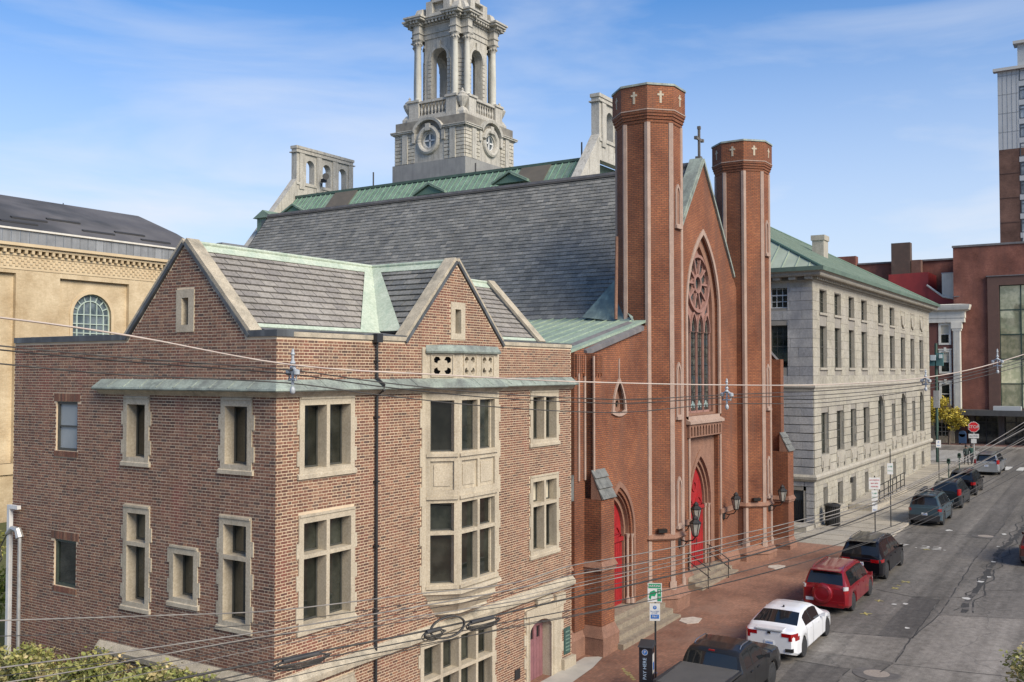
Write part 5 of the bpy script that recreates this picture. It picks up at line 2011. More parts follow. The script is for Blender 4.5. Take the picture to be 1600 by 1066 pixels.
mb.box(77.42, 78.88, 20.62, 21.68, 20.7, 21.1)
mb.build('chimney', granite_flat, GB)
# ramp with railing, double gate at the corner
mb = MB()
ground_block(mb, 66.2, 76.5, 14.55, 16.2, .42, -.1)
o = mb.build('ramp', conc)
tag(o, 'concrete ramp along the foot of the granite building', 'ramp')
t = thing('ramp_railing', 'dark metal railing on the ramp beside the granite building', 'railing', (71, 14.6, 1.4))
for k in range(8):
    x = 66.6 + k * 1.35
    mb = MB()
    mb.tube([(x, 14.65, gz(x) + .3), (x, 14.65, gz(x) + 1.5)], .03, 6)
    mb.build('post', iron, t)
for dz in (1.5, 1.05, .6):
    mb = MB()
    mb.tube([(66.6, 14.65, gz(66.6) + dz), (76.05, 14.65, gz(76) + dz)], .03, 6)
    mb.build('rail', iron, t)
mb = MB()
mb.fbox(Fgs, 16.75, 17.9, .95, 3.28, .2, .26)
gt = mb.build('gate_leaf', M('slate_grey_gate', (.06, .075, .08), (.05, .06, .065), 3, .5), GB)
mb = MB()
for k in range(9):
    mb.fbox(Fgs, 16.8 + k * .125, 16.86 + k * .125, 1.0, 2.7, .15, .2)
mb.build('gate_bars', iron, gt, kind='stuff')
mb = MB()
mb.box(56.4, 58.0, 16.2, 17.8, .6, gz(57) + .35)
o = mb.build('low_wall', granite_flat)
tag(o, 'low granite block in the gap between church and granite building', 'wall')
# court between church and granite building
sheet('court_paving', [(52.4, 16.75), (58.3, 16.75), (58.3, 45), (52.4, 45)], .03, conc)

# ---------------------------------------------------------------- city hall with its clock-less bell tower
HALL = thing('city_hall', 'grey granite city hall behind the church with green copper roof and arched gable screens', 'building', (86, 66, 5))
mb = MB()
mb.box(81.8, 103, 46.2, 87, 2, 26.6)
mb.build('hall_body', hall_stone, HALL)
mb = MB()
def lroof(y0, y1):
    return [(80.2, y0, 27.0), (86.5, y0, 31.75), (86.5, y1, 31.75), (80.2, y1, 27.0)]
mb.add([(81.9, 46.6, 26.5), (86.5, 46.6, 31.75), (98, 46.6, 31.75), (104.6, 46.6, 26.5), (81.9, 87.4, 26.5), (86.5, 87.4, 31.75), (98, 87.4, 31.75), (104.6, 87.4, 26.5)],
       [(0, 1, 5, 4), (1, 2, 6, 5), (2, 3, 7, 6), (0, 3, 2, 1), (4, 5, 6, 7)])
mb.build('hall_roof', copper_hall, HALL)
mb = MB()
for k in range(52):
    y = 46.9 + k * .78
    a, b = Vector((81.9, y, 26.55)), Vector((86.5, y, 31.8))
    mb.hexa([a, b, b + Vector((0, .07, 0)), a + Vector((0, .07, 0)), a + Vector((0, 0, .1)), b + Vector((0, 0, .1)), b + Vector((0, .07, .1)), a + Vector((0, .07, .1))])
mb.build('hall_roof_seams', M('hall_seam', (.20, .36, .26), (.14, .26, .18), 1, .7), HALL, kind='stuff')
mb = MB()
mb.box(86.3, 86.75, 46.6, 87.4, 31.7, 31.98)
mb.build('roof_curb', M('curb_copper', (.07, .12, .09), (.05, .08, .065), 1, .7), HALL)
mb = MB()
for (y0, y1) in ((50.6, 54.2), (77, 80.5)):
    a, b = Vector((82.0, 0, 26.68)), Vector((86.4, 0, 31.70))
    mb.hexa([(a.x, y0, a.z), (b.x, y0, b.z), (b.x, y1, b.z), (a.x, y1, a.z), (a.x, y0, a.z + .12), (b.x, y0, b.z + .12), (b.x, y1, b.z + .12), (a.x, y1, a.z + .12)])
mb.build('brown_roof_panel', M('brown_panel', (.11, .095, .075), (.09, .08, .065), 1, .8), HALL)
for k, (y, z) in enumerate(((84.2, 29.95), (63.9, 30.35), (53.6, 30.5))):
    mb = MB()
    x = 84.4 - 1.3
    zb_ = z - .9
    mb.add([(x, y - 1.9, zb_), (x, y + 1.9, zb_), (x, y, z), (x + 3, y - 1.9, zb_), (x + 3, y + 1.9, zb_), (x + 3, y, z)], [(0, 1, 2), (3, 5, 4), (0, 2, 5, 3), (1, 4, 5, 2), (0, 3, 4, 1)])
    mb.build('dormer', M('dormer_shadow_copper_%d' % k, (.10, .17, .13), None, 1, .8), HALL)  # darker copper puts shade into the dormer's colour
    mb = MB()
    for sgn in (-1, 1):
        a, b = Vector((x - .25, y + sgn * 2.15, zb_ - .05)), Vector((x - .25, y, z + .1))
        d = Vector((.5, 0, 0))
        mb.hexa([a, b, b + d, a + d, a + Vector((0, 0, .22)), b + Vector((0, 0, .22)), b + d + Vector((0, 0, .22)), a + d + Vector((0, 0, .22))])
    mb.build('dormer_pediment', copper_hall, HALL)
# dormer at the left end standing clear of the church roof
mb = MB()
mb.box(79.5, 82.5, 84.0, 86.4, 26.0, 28.2)
mb.build('end_dormer', copper_hall, HALL)
mb = MB()
mb.add([(79.2, 83.6, 28.2), (79.2, 86.8, 28.2), (79.2, 85.2, 29.1), (83.4, 83.6, 28.2), (83.4, 86.8, 28.2), (83.4, 85.2, 29.1)], [(0, 1, 2), (3, 5, 4), (0, 2, 5, 3), (1, 4, 5, 2), (0, 3, 4, 1)])
mb.build('end_dormer_pediment', copper_hall, HALL)
mb = MB()
mb.box(79.44, 79.5, 84.7, 85.6, 26.9, 27.9)
mb.build('end_dormer_window', pane, HALL)
# arched stone screens at the two ends of the roof
for (y0, nm) in ((87.2, 0), (45.2, 1)):
    fr = front(y0)
    W_ = 10.3
    u0 = 86.6
    arches = [rounded(u0 + 1.6 + .75 + k * 2.95, .72, 33.9, 36.1, 10) for k in range(3)]
    mb = MB()
    mb.slab(fr, [(u0, 31.6), (u0 + W_, 31.6), (u0 + W_, 38.0), (u0, 38.0)], arches, 0, .9)
    for k in range(4):
        u = u0 + .45 + k * 2.95
        mb.fbox(fr, u, u + .85, 33.0, 37.5, -.14, 0)
    mb.fbox(fr, u0 - .2, u0 + W_ + .2, 37.5, 37.62, -.2, 1.1)
    mb.fbox(fr, u0 - .12, u0 + W_ + .12, 38.0, 38.35, -.1, 1.0)
    mb.fbox(fr, u0 - .1, u0 + W_ + .1, 33.5, 33.8, -.12, 1.02)
    # shoulders sloping down with the roof
    mb.slab(fr, [(73.0, 15.0), (u0 + .01, 22.2), (u0 + .01, 34.2), (u0 - .8, 33.2), (73.0, 17.8)], [], -.05, .95)
    mb.slab(fr, [(105.2, 26.2), (105.2, 27.3), (u0 + W_ + .9, 33.4), (u0 + W_ - .01, 34.2), (u0 + W_ - .01, 26.2)], [], -.05, .95)
    mb.build('arched_screen', hall_stone, HALL)
t = thing('siren_horn', 'small grey horn fixed to the arched stone screen on the hall roof', 'siren', (89, 86.9, 34))
mb = MB()
mb.lathe((90.6, 86.3, 34.9), [(.1, 0), (.15, .3), (.42, .7), (.42, .74)], 12, axis=(-.6, -.8, 0))
mb.build('horn', darkmetal, t)
mb = MB()
mb.tube([(90.6, 86.9, 33.8), (90.6, 86.5, 34.9)], .07, 6)
mb.box(90.3, 90.9, 86.2, 86.7, 34.3, 34.7)
mb.build('bracket', darkmetal, t)
for y in (60.3, 47.2, 74.8):
    mb = MB()
    mb.tube([(86.6, y, 31.9), (86.6, y, 33.6 if y != 60.3 else 33.0)], .09, 6)
    mb.build('vent_pipe', darkmetal, HALL)

TW = thing('bell_tower', 'tall grey granite bell tower with round windows, arches, columns and urns', 'tower', (92, 67, 31))
TC = Vector((92.0, 67.0))
def sq(h, c=0.0):
    """square plan, corner cut by c"""
    if c <= 0:
        return [(TC.x - h, TC.y - h), (TC.x + h, TC.y - h), (TC.x + h, TC.y + h), (TC.x - h, TC.y + h)]
    return [(TC.x - h, TC.y - h + c), (TC.x - h + c, TC.y - h), (TC.x + h - c, TC.y - h), (TC.x + h, TC.y - h + c), (TC.x + h, TC.y + h - c), (TC.x + h - c, TC.y + h), (TC.x - h + c, TC.y + h), (TC.x - h, TC.y + h - c)]
def tfr(k, h):
    """frame of face k (0 street, 1 camera side, 2 back, 3 far); u measured from the face centre"""
    dirs = [((1, 0), (0, -1)), ((0, -1), (-1, 0)), ((-1, 0), (0, 1)), ((0, 1), (1, 0))]
    (ux, uy), (nx, ny) = dirs[k]
    return Fr((TC.x + nx * h, TC.y + ny * h, 0), (ux, uy, 0), (0, 0, 1), (-nx, -ny, 0))
mb = MB()
mb.prism(sq(5.15), 30.5, 34.0)
mb.build('plain_base', hall_base, TW)
H0 = 4.9
mb = MB()
for k in range(4):
    fr = tfr(k, H0)
    mb.slab(fr, rect(-H0 + .004, H0 - .004, 33.9, 38.9), [circ(0, 36.45, .95, 24)], 0, .5)
mb.build('lower_stage_wall', M('tower_joint', (.24, .225, .19), (.14, .13, .115), 1, .9), TW)
for k in range(4):
    fr = tfr(k, H0)
    rr = lay([(-4.9, 34.05), (-2.1, 34.05), (-2.1, 37.4), (-4.9, 37.4)], [], .42, bond(1.3), .07, vstart=34.05) + lay([(2.1, 34.05), (4.9, 34.05), (4.9, 37.4), (2.1, 37.4)], [], .42, bond(1.3), .07, vstart=34.05)
    pieces('tower_block', 'tower_blocks', fr, rr, -.12, .0, hall_block, TW, 40 if k < 2 else 0)
    # pilaster strips, centre bay, round window with thick wreath
    mb = MB()
    mb.slab(fr, rect(-2.1, 2.1, 34.05, 37.4), [circ(0, 36.45, 1.0, 24)], -.06, .01)
    for s_ in (-1, 1):
        a = sorted((s_ * 3.0, s_ * 3.75))
        mb.fbox(fr, a[0], a[1], 34.05, 37.5, -.26, -.06)
        mb.fbox(fr, min(s_ * 1.9, s_ * 2.3), max(s_ * 1.9, s_ * 2.3), 36.3, 37.4, -.3, -.06)
    mb.build('centre_bay', hall_stone, TW)
    mb = MB()
    n = 28
    ringp = []
    for i in range(n):
        a = 2 * math.pi * i / n
        ringp.append(fr.p(1.32 * math.cos(a), 36.45 + 1.32 * math.sin(a) * 1.05, -.12))
    ringp.append(ringp[0])
    mb.tube(ringp, .3, 8)
    mb.slab(fr, circ(0, 36.45, 1.15, 24), [circ(0, 36.45, .85, 24)], -.1, .3)
    mb.fbox(fr, -.3, .3, 37.5, 38.3, -.42, -.05)
    w = mb.build('round_window', hall_stone, TW)
    mb = MB()
    mb.fbox(fr, -.09, .09, 35.6, 37.3, .1, .18)
    mb.fbox(fr, -.85, .85, 36.36, 36.54, .1, .18)
    mb.slab(fr, circ(0, 36.45, .9, 20), [circ(0, 36.45, .76, 20)], .08, .2)
    mb.build('cross_bars', sash_white, w)
    mb = MB()
    mb.slab(fr, circ(0, 36.45, .95, 20), [], .2, .24)
    mb.build('pane', pane_blue, w)
# cornice of the lower stage, hooded over the round windows
for k in range(4):
    fr = tfr(k, H0)
    mb = MB()
    arcp = [(-1.95, 37.45)] + [(1.95 * math.cos(math.pi - math.pi * i / 12), 36.95 + 1.75 * math.sin(math.pi * i / 12)) for i in range(1, 12)] + [(1.95, 37.45)]
    for i in range(len(arcp) - 1):
        (a, b), (c, d) = arcp[i], arcp[i + 1]
        mb.hexa([fr.p(a, b, -.45), fr.p(c, d, -.45), fr.p(c, d, 0), fr.p(a, b, 0), fr.p(a * 1.12, b + .28, -.5), fr.p(c * 1.12, d + .28, -.5), fr.p(c * 1.12, d + .28, 0), fr.p(a * 1.12, b + .28, 0)])
    for s_ in (-1, 1):
        a, b = sorted((s_ * 1.9, s_ * 5.3))
        for (z0, z1, o) in ((37.42, 37.55, .2), (37.55, 37.72, .42), (37.72, 37.82, .5)):
            kk = .006 * (k % 2) + .003 * (s_ > 0)
            lim = H0 + o - kk
            mb.fbox(fr, max(a, -lim), min(b, lim), z0 + kk, z1 + kk, -o, .02 + kk)
    mb.build('hooded_cornice', hall_stone, TW)
mb = MB()
mb.prism(sq(4.85), 38.0, 38.7)
mb.prism(sq(4.6, 1.1), 38.7, 39.3)
mb.build('attic_step', hall_stone, TW)
# balustrade stage
H1 = 4.35
mb = MB()
for k in range(4):
    fr = tfr(k, H1)
    for s_ in (-1, 1):
        a, b = sorted((s_ * 1.95, s_ * 3.35))
        mb.fbox(fr, a, b, 38.6, 41.2, -.05, 1.2)
        mb.fbox(fr, a - .12, b + .12, 41.2, 41.45, -.2, 1.3)
    mb.fbox(fr, -1.95, 1.95, 39.2, 39.6, .05, .5)
    mb.fbox(fr, -1.95, 1.95, 41.0, 41.28, 0, .55)
    mb.fbox(fr, -3.3, 3.3, 38.4, 39.25, -.02, .6)
mb.build('balustrade_pedestals', hall_stone, TW)
for k in range(4):
    fr = tfr(k, H1)
    for i in range(8):
        u = -1.72 + i * .49
        mb = MB()
        p = fr.p(u, 39.6, .27)
        mb.lathe(p, [(.1, 0), (.1, .12), (.06, .2), (.15, .5), (.15, .62), (.06, 1.0), (.06, 1.15), (.11, 1.3), (.11, 1.42)], 8)
        mb.build('baluster', hall_stone, TW)
mb = MB()
mb.prism(sq(3.5, 1.2), 39.0, 41.3)
mb.build('belfry_floor', hall_stone, TW)
# open arcaded belfry
H2 = 3.05
for k in range(4):
    fr = tfr(k, H2)
    mb = MB()
    mb.slab(fr, rect(-2.1, 2.1, 41.2, 49.3), [rounded(0, 1.12, 41.25, 46.4, 14)], 0, 1.0)
    mb.build('arch_wall', hall_stone, TW)
    mb = MB()
    lp = [(1.12 * math.cos(math.pi * i / 14), 46.4 + 1.12 * math.sin(math.pi * i / 14)) for i in range(15)]
    for i in range(14):
        (a, b), (c, d) = lp[i], lp[i + 1]
        f = 1.28
        mb.hexa([fr.p(a, b, -.12), fr.p(c, d, -.12), fr.p(c, d, 0), fr.p(a, b, 0), fr.p(a * f, 46.4 + (b - 46.4) * f, -.12), fr.p(c * f, 46.4 + (d - 46.4) * f, -.12), fr.p(c * f, 46.4 + (d - 46.4) * f, 0), fr.p(a * f, 46.4 + (b - 46.4) * f, 0)])
    mb.fbox(fr, -.22, .22, 47.4, 48.3, -.24, 0)
    for s_ in (-1, 1):
        a, b = sorted((s_ * 1.12, s_ * 1.5))
        mb.fbox(fr, a, b, 46.1, 46.4, -.14, 0)
    v = 41.4
    while v < 46.0:
        for s_ in (-1, 1):
            a, b = sorted((s_ * 1.16, s_ * 1.62))
            mb.fbox(fr, a, b, v, v + .4, -.09, 0)
        v += .48
    mb.build('arch_trim', hall_stone, TW)
mb = MB()
for sx in (-1, 1):
    for sy in (-1, 1):
        A = (TC.x + sx * H2, TC.y + sy * 2.05)
        B = (TC.x + sx * 2.05, TC.y + sy * H2)
        C_ = (TC.x + sx * 1.9, TC.y + sy * 1.9)
        mb.prism([A, B, C_], 41.2, 49.3)
        # banded corner pier
        v = 41.5
        d = Vector((sx, sy)).normalized()
        while v < 46.4:
            a_, b_ = Vector(A).lerp(Vector(B), .12), Vector(A).lerp(Vector(B), .88)
            mb.prism([tuple(a_ + d * .1), tuple(b_ + d * .1), tuple(b_), tuple(a_)], v, v + .42)
            v += .5
        a_, b_ = Vector(A).lerp(Vector(B), .0), Vector(A).lerp(Vector(B), 1.0)
        mb.prism([tuple(a_ + d * .14), tuple(b_ + d * .14), tuple(b_), tuple(a_)], 47.8, 48.1)
mb.build('corner_pier', hall_stone, TW)
for k in range(4):
    fr = tfr(k, H2 + .55)
    for s_ in (-1, 1):
        mb = MB()
        p = fr.p(s_ * 2.62, 41.45, 0)
        mb.lathe(p, [(.5, 0), (.5, .1), (.4, .2), (.4, .3), (.36, .4), (.37, 2.5), (.31, 6.2), (.34, 6.25), (.31, 6.3)], 16)
        mb.build('column', M('column_stone_%d%d' % (k, s_ + 1), (.50, .49, .43), (.42, .41, .36), .8, .8, streak=(.27, .27, .24), streak_amt=.5), TW)
        mb = MB()
        mb.lathe(p, [(.31, 6.3), (.4, 6.55), (.36, 6.6), (.46, 6.85), (.42, 6.9), (.56, 7.15)], 12)
        q = fr
        u = s_ * 2.62
        mb.fbox(fr, u - .52, u + .52, 48.58, 48.72, -.52, .52)
        for i in range(8):
            a = math.pi / 4 * i
            c, d = math.cos(a), math.sin(a)
            cc = fr.p(u + c * .42, 48.1, d * .42)
            mb.lathe(cc, [(.02, -.12), (.13, 0), (.13, .12), (.02, .2)], 6)
        mb.build('capital', hall_stone, TW)
# entablature breaking forward over the columns
def ent(name, z0, z1, o, mm=hall_stone):
    mb = MB()
    mb.prism(sq(H2 + .1 + o, 1.0), z0, z1)
    for k in range(4):
        fr = tfr(k, H2 + .55)
        for s_ in (-1, 1):
            u = s_ * 2.62
            mb.fbox(fr, u - .42 - o, u + .42 + o, z0 - .001, z1 + .001, -.42 - o, .8)
    mb.build(name, mm, TW)
ent('architrave', 48.72, 49.3, 0)
ent('architrave_lip', 49.3, 49.42, .1)
ent('frieze', 49.42, 50.25, 0)
ent('cornice_bed', 50.25, 50.42, .16)
ent('cornice', 50.72, 50.95, .72)
ent('cornice_top', 50.95, 51.15, .86)
mb = MB()
for k in range(4):
    fr = tfr(k, H2 + .1)
    u = -2.0
    while u < 2.05:
        mb.fbox(fr, u - .13, u + .13, 50.42, 50.72, -.62, 0)
        u += .5
    fr = tfr(k, H2 + .97)
    for s_ in (-1, 1):
        for j in (-.42, 0, .42):
            uu = s_ * 2.62 + j
            mb.fbox(fr, uu - .12, uu + .12, 50.42, 50.72, -.55, .3)
    fr = tfr(k, H2 + .55)
    for s_ in (-1, 1):
        for j in (-.3, .1, .5):
            side_u = s_ * 3.04
            mb.fbox(fr, min(side_u, side_u + s_ * .55), max(side_u, side_u + s_ * .55), 50.42, 50.72, j - .12, j + .12)
mb.build('modillion', hall_stone, TW, kind='stuff')
ent('core_band', 50.42, 50.72, .05)
# bottom of the octagonal lantern that leaves the frame
mb = MB()
mb.prism(sq(2.9, 1.0), 51.15, 53.0)
for k in range(4):
    fr = tfr(k, 2.9)
    mb.slab(fr, [(-1.7, 51.15), (1.7, 51.15), (1.7, 53.0), (-1.7, 53.0)], [circ(0, 53.0, 1.0, 16)[0:0] or rect(-.8, .8, 51.6, 52.8)], -.5, 0)
    for s_ in (-1, 1):
        u = s_ * 2.62
        mb.hexa([fr.p(u - .6, 51.15, -1.0), fr.p(u + .6, 51.15, -1.0), fr.p(u + .6, 51.15, .2), fr.p(u - .6, 51.15, .2), fr.p(u - .4, 52.3, -.5), fr.p(u + .4, 52.3, -.5), fr.p(u + .4, 52.5, .2), fr.p(u - .4, 52.5, .2)])
mb.build('lantern_base', hall_stone, TW)
mb = MB()
mb.prism(sq(2.5, 1.0), 53.0, 60)
mb.build('lantern', hall_stone, TW)
for sx in (-1, 1):
    for sy in (-1, 1):
        mb = MB()
        x, y = TC.x + sx * 3.75, TC.y + sy * 3.75
        mb.box(x - .6, x + .6, y - .6, y + .6, 38.6, 39.4)
        mb.frust([(x - .6, y - .6), (x + .6, y - .6), (x + .6, y + .6), (x - .6, y + .6)], 39.4, [(x - .3, y - .3), (x + .3, y - .3), (x + .3, y + .3), (x - .3, y + .3)], 39.9)
        mb.lathe((x, y, 39.85), [(.3, 0), (.22, .15), (.55, .7), (.75, 1.2), (.72, 1.35), (.5, 1.5), (.55, 1.6), (.3, 1.8), (.12, 1.95), (.16, 2.1), (.02, 2.3)], 12)
        mb.build('urn', hall_stone, TW)

# ---------------------------------------------------------------- tan brick hall, far left
TH = thing('tan_brick_hall', 'large tan brick auditorium with arched window and dark patched membrane roof', 'building', (40, 62, .5))
YT = 62.0
ft = front(YT)
TA = (20.0, 57.0)
awin = rounded(41.85, 1.5, 12.4, 14.3, 14)
mb = MB()
mb.slab(ft, rect(TA[0], TA[1], 0, 18.4), [awin], .0, .5)
mb.box(TA[0], TA[1], YT + .5, 84, 0, 18.4)
mb.build('tan_wall', tanbrick, TH)
# pilaster piers stand proud, panels recessed
piers = [(24.0, 25.1), (30.0, 36.2), (44.7, 45.7), (56.0, 57.0)]
for (a, b) in ((20.0, 27.0), (36.3, 39.3), (44.8, 49.0)):
    pass
mb = MB()
mb.slab(ft, rect(TA[0], TA[1], 0, 17.05), [rect(36.2, 39.3 - .0, .6, 16.9)[0:0] or rect(21.0, 36.1, 4.4, 16.8), rect(39.2, 44.6, 4.4, 16.7), rect(49.0, 54.0, 4.4, 16.7)], -.30, .0)
mb.build('pilaster_layer', tanbrick, TH)
mb = MB()
for k, (z0, z1, o) in enumerate(((17.05, 17.2, .34), (17.95, 18.1, .4), (18.35, 18.55, .62), (18.55, 18.75, .8))):
    mb.fbox(ft, TA[0], TA[1], z0, z1, -o, .1)
mb.build('cornice', tan_trim, TH)
mb = MB()
u = TA[0] + .2
while u < TA[1]:
    mb.fbox(ft, u, u + .2, 18.1, 18.35, -.6, 0)
    u += .48
mb.build('brick_dentil', tanbrick, TH, kind='stuff')
mb = MB()
for r in range(4):
    u = TA[0] + (.2 if r % 2 else 0)
    z = 17.24 + r * .18
    while u < TA[1]:
        mb.fbox(ft, u, u + .2, z, z + .12, -.385, -.33)
        u += .4
mb.build('brick_relief', tanbrick, TH, kind='stuff')
mb = MB()
mb.fbox(ft, TA[0], TA[1], 17.2, 17.96, -.34, 0)
mb.build('relief_ground', tan_trim, TH)
mb = MB()
mb.slab(ft, awin, [rounded(41.85, 1.42, 12.48, 14.3, 14)], .18, .3)
mb.slab(ft, rounded(41.85, 1.05, 12.4, 14.3, 12), [rounded(41.85, .99, 12.3, 14.3, 12)], .18, .28)
for du in (-1.05 + .001, -.5, 0, .5, 1.05):
    mb.fbox(ft, 41.85 + du - .03, 41.85 + du + .03, 12.4, 14.3 + math.sqrt(max(0, 1.05 ** 2 - du ** 2)), .185, .275)
for v in (13.05, 13.7, 14.35):
    mb.fbox(ft, 40.4, 43.3, v - .03, v + .03, .19, .27)
for k in range(1, 8):
    a = math.pi * k / 8
    c, s_ = math.cos(a), math.sin(a)
    mb.hexa([ft.p(41.85 + 1.0 * c - .03 * s_, 14.3 + 1.0 * s_ + .03 * c, .19), ft.p(41.85 + 1.46 * c - .03 * s_, 14.3 + 1.46 * s_ + .03 * c, .19), ft.p(41.85 + 1.46 * c - .03 * s_, 14.3 + 1.46 * s_ + .03 * c, .27), ft.p(41.85 + 1.0 * c - .03 * s_, 14.3 + 1.0 * s_ + .03 * c, .27),
             ft.p(41.85 + 1.0 * c + .03 * s_, 14.3 + 1.0 * s_ - .03 * c, .19), ft.p(41.85 + 1.46 * c + .03 * s_, 14.3 + 1.46 * s_ - .03 * c, .19), ft.p(41.85 + 1.46 * c + .03 * s_, 14.3 + 1.46 * s_ - .03 * c, .27), ft.p(41.85 + 1.0 * c + .03 * s_, 14.3 + 1.0 * s_ - .03 * c, .27)])
w = mb.build('arched_window', M('pale_green_frame', (.42, .50, .44), (.36, .44, .39), 3, .5), TH)
mb = MB()
mb.slab(ft, awin, [], .26, .29)
mb.build('pane', pane_blue, w)
mb = MB()
mb.slab(ft, rounded(41.85, 1.72, 12.2, 14.3, 14), [rounded(41.85, 1.5, 12.1, 14.3, 14)], -.06, .05)
mb.build('window_arch', tan_trim, TH)
mb = MB()
mb.fbox(ft, TA[0], TA[1], 3.7, 4.4, -.42, 0)
mb.build('base_course', tan_trim, TH)
# standing-seam fascia panels above the cornice
mb = MB()
u = TA[0]
zf = 18.75
while u < 52.5:
    o_ = MB()
    o_.fbox(ft, u + .015, u + .6, zf, zf + 1.05, .35, .4)
    o_.build('fascia_panel', fascia_metal, TH)
    u += .62
mb.fbox(ft, TA[0], 52.6, zf + 1.0, zf + 1.12, .2, .6)
mb.build('fascia_cap', whitetrim, TH)
mb = MB()
rp = [(YT + .5, 19.85), (YT + 6, 22.6), (YT + 15, 26.4), (YT + 26, 28.0)]
rp = [(YT + .5, 19.8), (YT + 4.5, 21.7), (YT + 9.5, 23.6), (YT + 20, 24.6)]
for (a, b) in zip(rp[:-1], rp[1:]):
    mb.add([(TA[0], a[0], a[1]), (52.5, a[0], a[1]), (52.5, b[0], b[1]), (TA[0], b[0], b[1])], [(0, 1, 2, 3)])
mb.add([(52.5, q[0], q[1]) for q in rp] + [(52.5, rp[3][0], 18.5), (52.5, rp[0][0], 18.5)], [(0, 1, 2, 3, 4, 5)])
mb.build('membrane_roof', membrane, TH)
# dark repair battens lying on the membrane
for (x, t_) in ((22.5, .35), (24.0, .75), (27.5, .3), (28.8, .62), (32.2, .4), (34, .8), (36.2, .3), (37.5, .55), (40.5, .72), (42.3, .33), (45.4, .5), (47.0, .25), (31.0, .2)):
    y = YT + .5 + 4 * t_
    z = 19.8 + 1.9 * t_
    m2 = MB()
    m2.hexa([(x, y, z + .02), (x + 2.6, y, z + .02), (x + 2.6, y + .22, z + .1), (x, y + .22, z + .1), (x, y, z + .12), (x + 2.6, y, z + .12), (x + 2.6, y + .22, z + .2), (x, y + .22, z + .2)])
    m2.build('roof_patch', M('patch_black_%d' % int(x * 10), (.03, .03, .032), None, 2, .8), TH)
mb = MB()
mb.box(52.2, 57.2, 62.2, 66, 18.7, 20.4)
mb.box(53.3, 57.4, 61.9, 62.6, 20.4, 20.75)
mb.build('roof_plant_screen', fascia_metal, TH)
for (x, z) in ((29.5, 23.2), (45.6, 23.2)):
    mb = MB()
    mb.tube([(x, YT + 9.5, 22.9), (x, YT + 9.5, 23.7)], .04, 5)
    mb.build('lightning_rod', darkmetal, TH)

# ---------------------------------------------------------------- across the far street
FB = thing('brick_office', 'big red brick building across the far street with a tall grid of mirror glass', 'building', (120, 10, 2.3))
XF = 120.0
fs = side(XF)
glass_o = rect(-6.0, 12.95, 6.3, 19.9)
mb = MB()
mb.slab(fs, [(-40, 2), (17.6, 2), (17.6, 24.45), (-40, 24.45)], [glass_o, rect(-6, 16.3, 2.3, 5.6)], 0, .8)
mb.box(XF + .8, XF + 30, -40, 17.6, 2, 24.4)
mb.build('brick_wall', redbrick_far, FB)
mb = MB()
mb.slab(fs, [(-6.9, 6.0), (14.1, 6.0), (14.1, 20.9), (-6.9, 20.9)], [glass_o], -.25, .3)
mb.build('dark_brick_frame', M('brown_brick_frame', (.12, .068, .055), (.10, .058, .048), 2, .9), FB)
mb = MB()
mb.fbox(fs, -40, 17.7, 24.4, 24.62, -.12, .9)
mb.fbox(fs, -7.0, 14.2, 20.9, 21.0, -.35, .3)
mb.build('parapet_cap', lead, FB)
for i in range(9):
    for j in range(5):
        a, b = 12.95 - (i + 1) * 2.1, 12.95 - i * 2.1
        c, d = 6.3 + j * 2.72, 6.3 + (j + 1) * 2.72
        mb = MB()
        mb.fbox(fs, a + .05, b - .05, c + .05, d - .05, .32, .36)
        mb.build('glass_panel', pane_mirror, FB)
mb = MB()
for i in range(10):
    u = 12.95 - i * 2.1
    mb.fbox(fs, u - .06, u + .06, 6.3, 19.9, .25, .4)
for j in range(6):
    v = 6.3 + j * 2.72
    mb.fbox(fs, -6, 12.95, v - .06, v + .06, .26, .41)
mb.build('curtain_wall_grid', M('dark_green_mullion', (.02, .045, .035), None, 2, .5), FB)
mb = MB()
mb.fbox(fs, -8, 18.2, 5.55, 6.15, -2.4, .4)
mb.build('entrance_canopy', M('dark_canopy', (.05, .05, .052), (.07, .07, .07), 2, .6), FB)
mb = MB()
mb.fbox(fs, 10.8, 13.5, 6.15, 6.6, -2.0, -.9)
mb.fbox(fs, 8.0, 10.4, 6.15, 6.45, -2.0, -.9)
mb.build('rooflight', greypanel, FB)
for u in (17.3, 15.9, 12.9, 9.9, 6.9):
    mb = MB()
    mb.fbox(fs, u - .3, u + .3, 2.2, 5.55, -.3, .3)
    mb.build('canopy_column', M('dark_column_%d' % int(u * 10), (.07, .06, .055), None, 2, .7), FB)
mb = MB()
mb.fbox(fs, -6, 16.3, 2.3, 5.6, .5, .55)
mb.build('shopfront_glass', glass_mat('shopfront_glass', (.03, .035, .035), c2=(.09, .09, .075)), FB)
mb = MB()
for k in range(13):
    u = 16.0 - k * 1.5
    mb.fbox(fs, u - .05, u + .05, 2.3, 5.6, .4, .56)
mb.fbox(fs, -6, 16.3, 4.7, 4.8, .41, .55)
mb.build('shopfront_frame', darkmetal, FB)

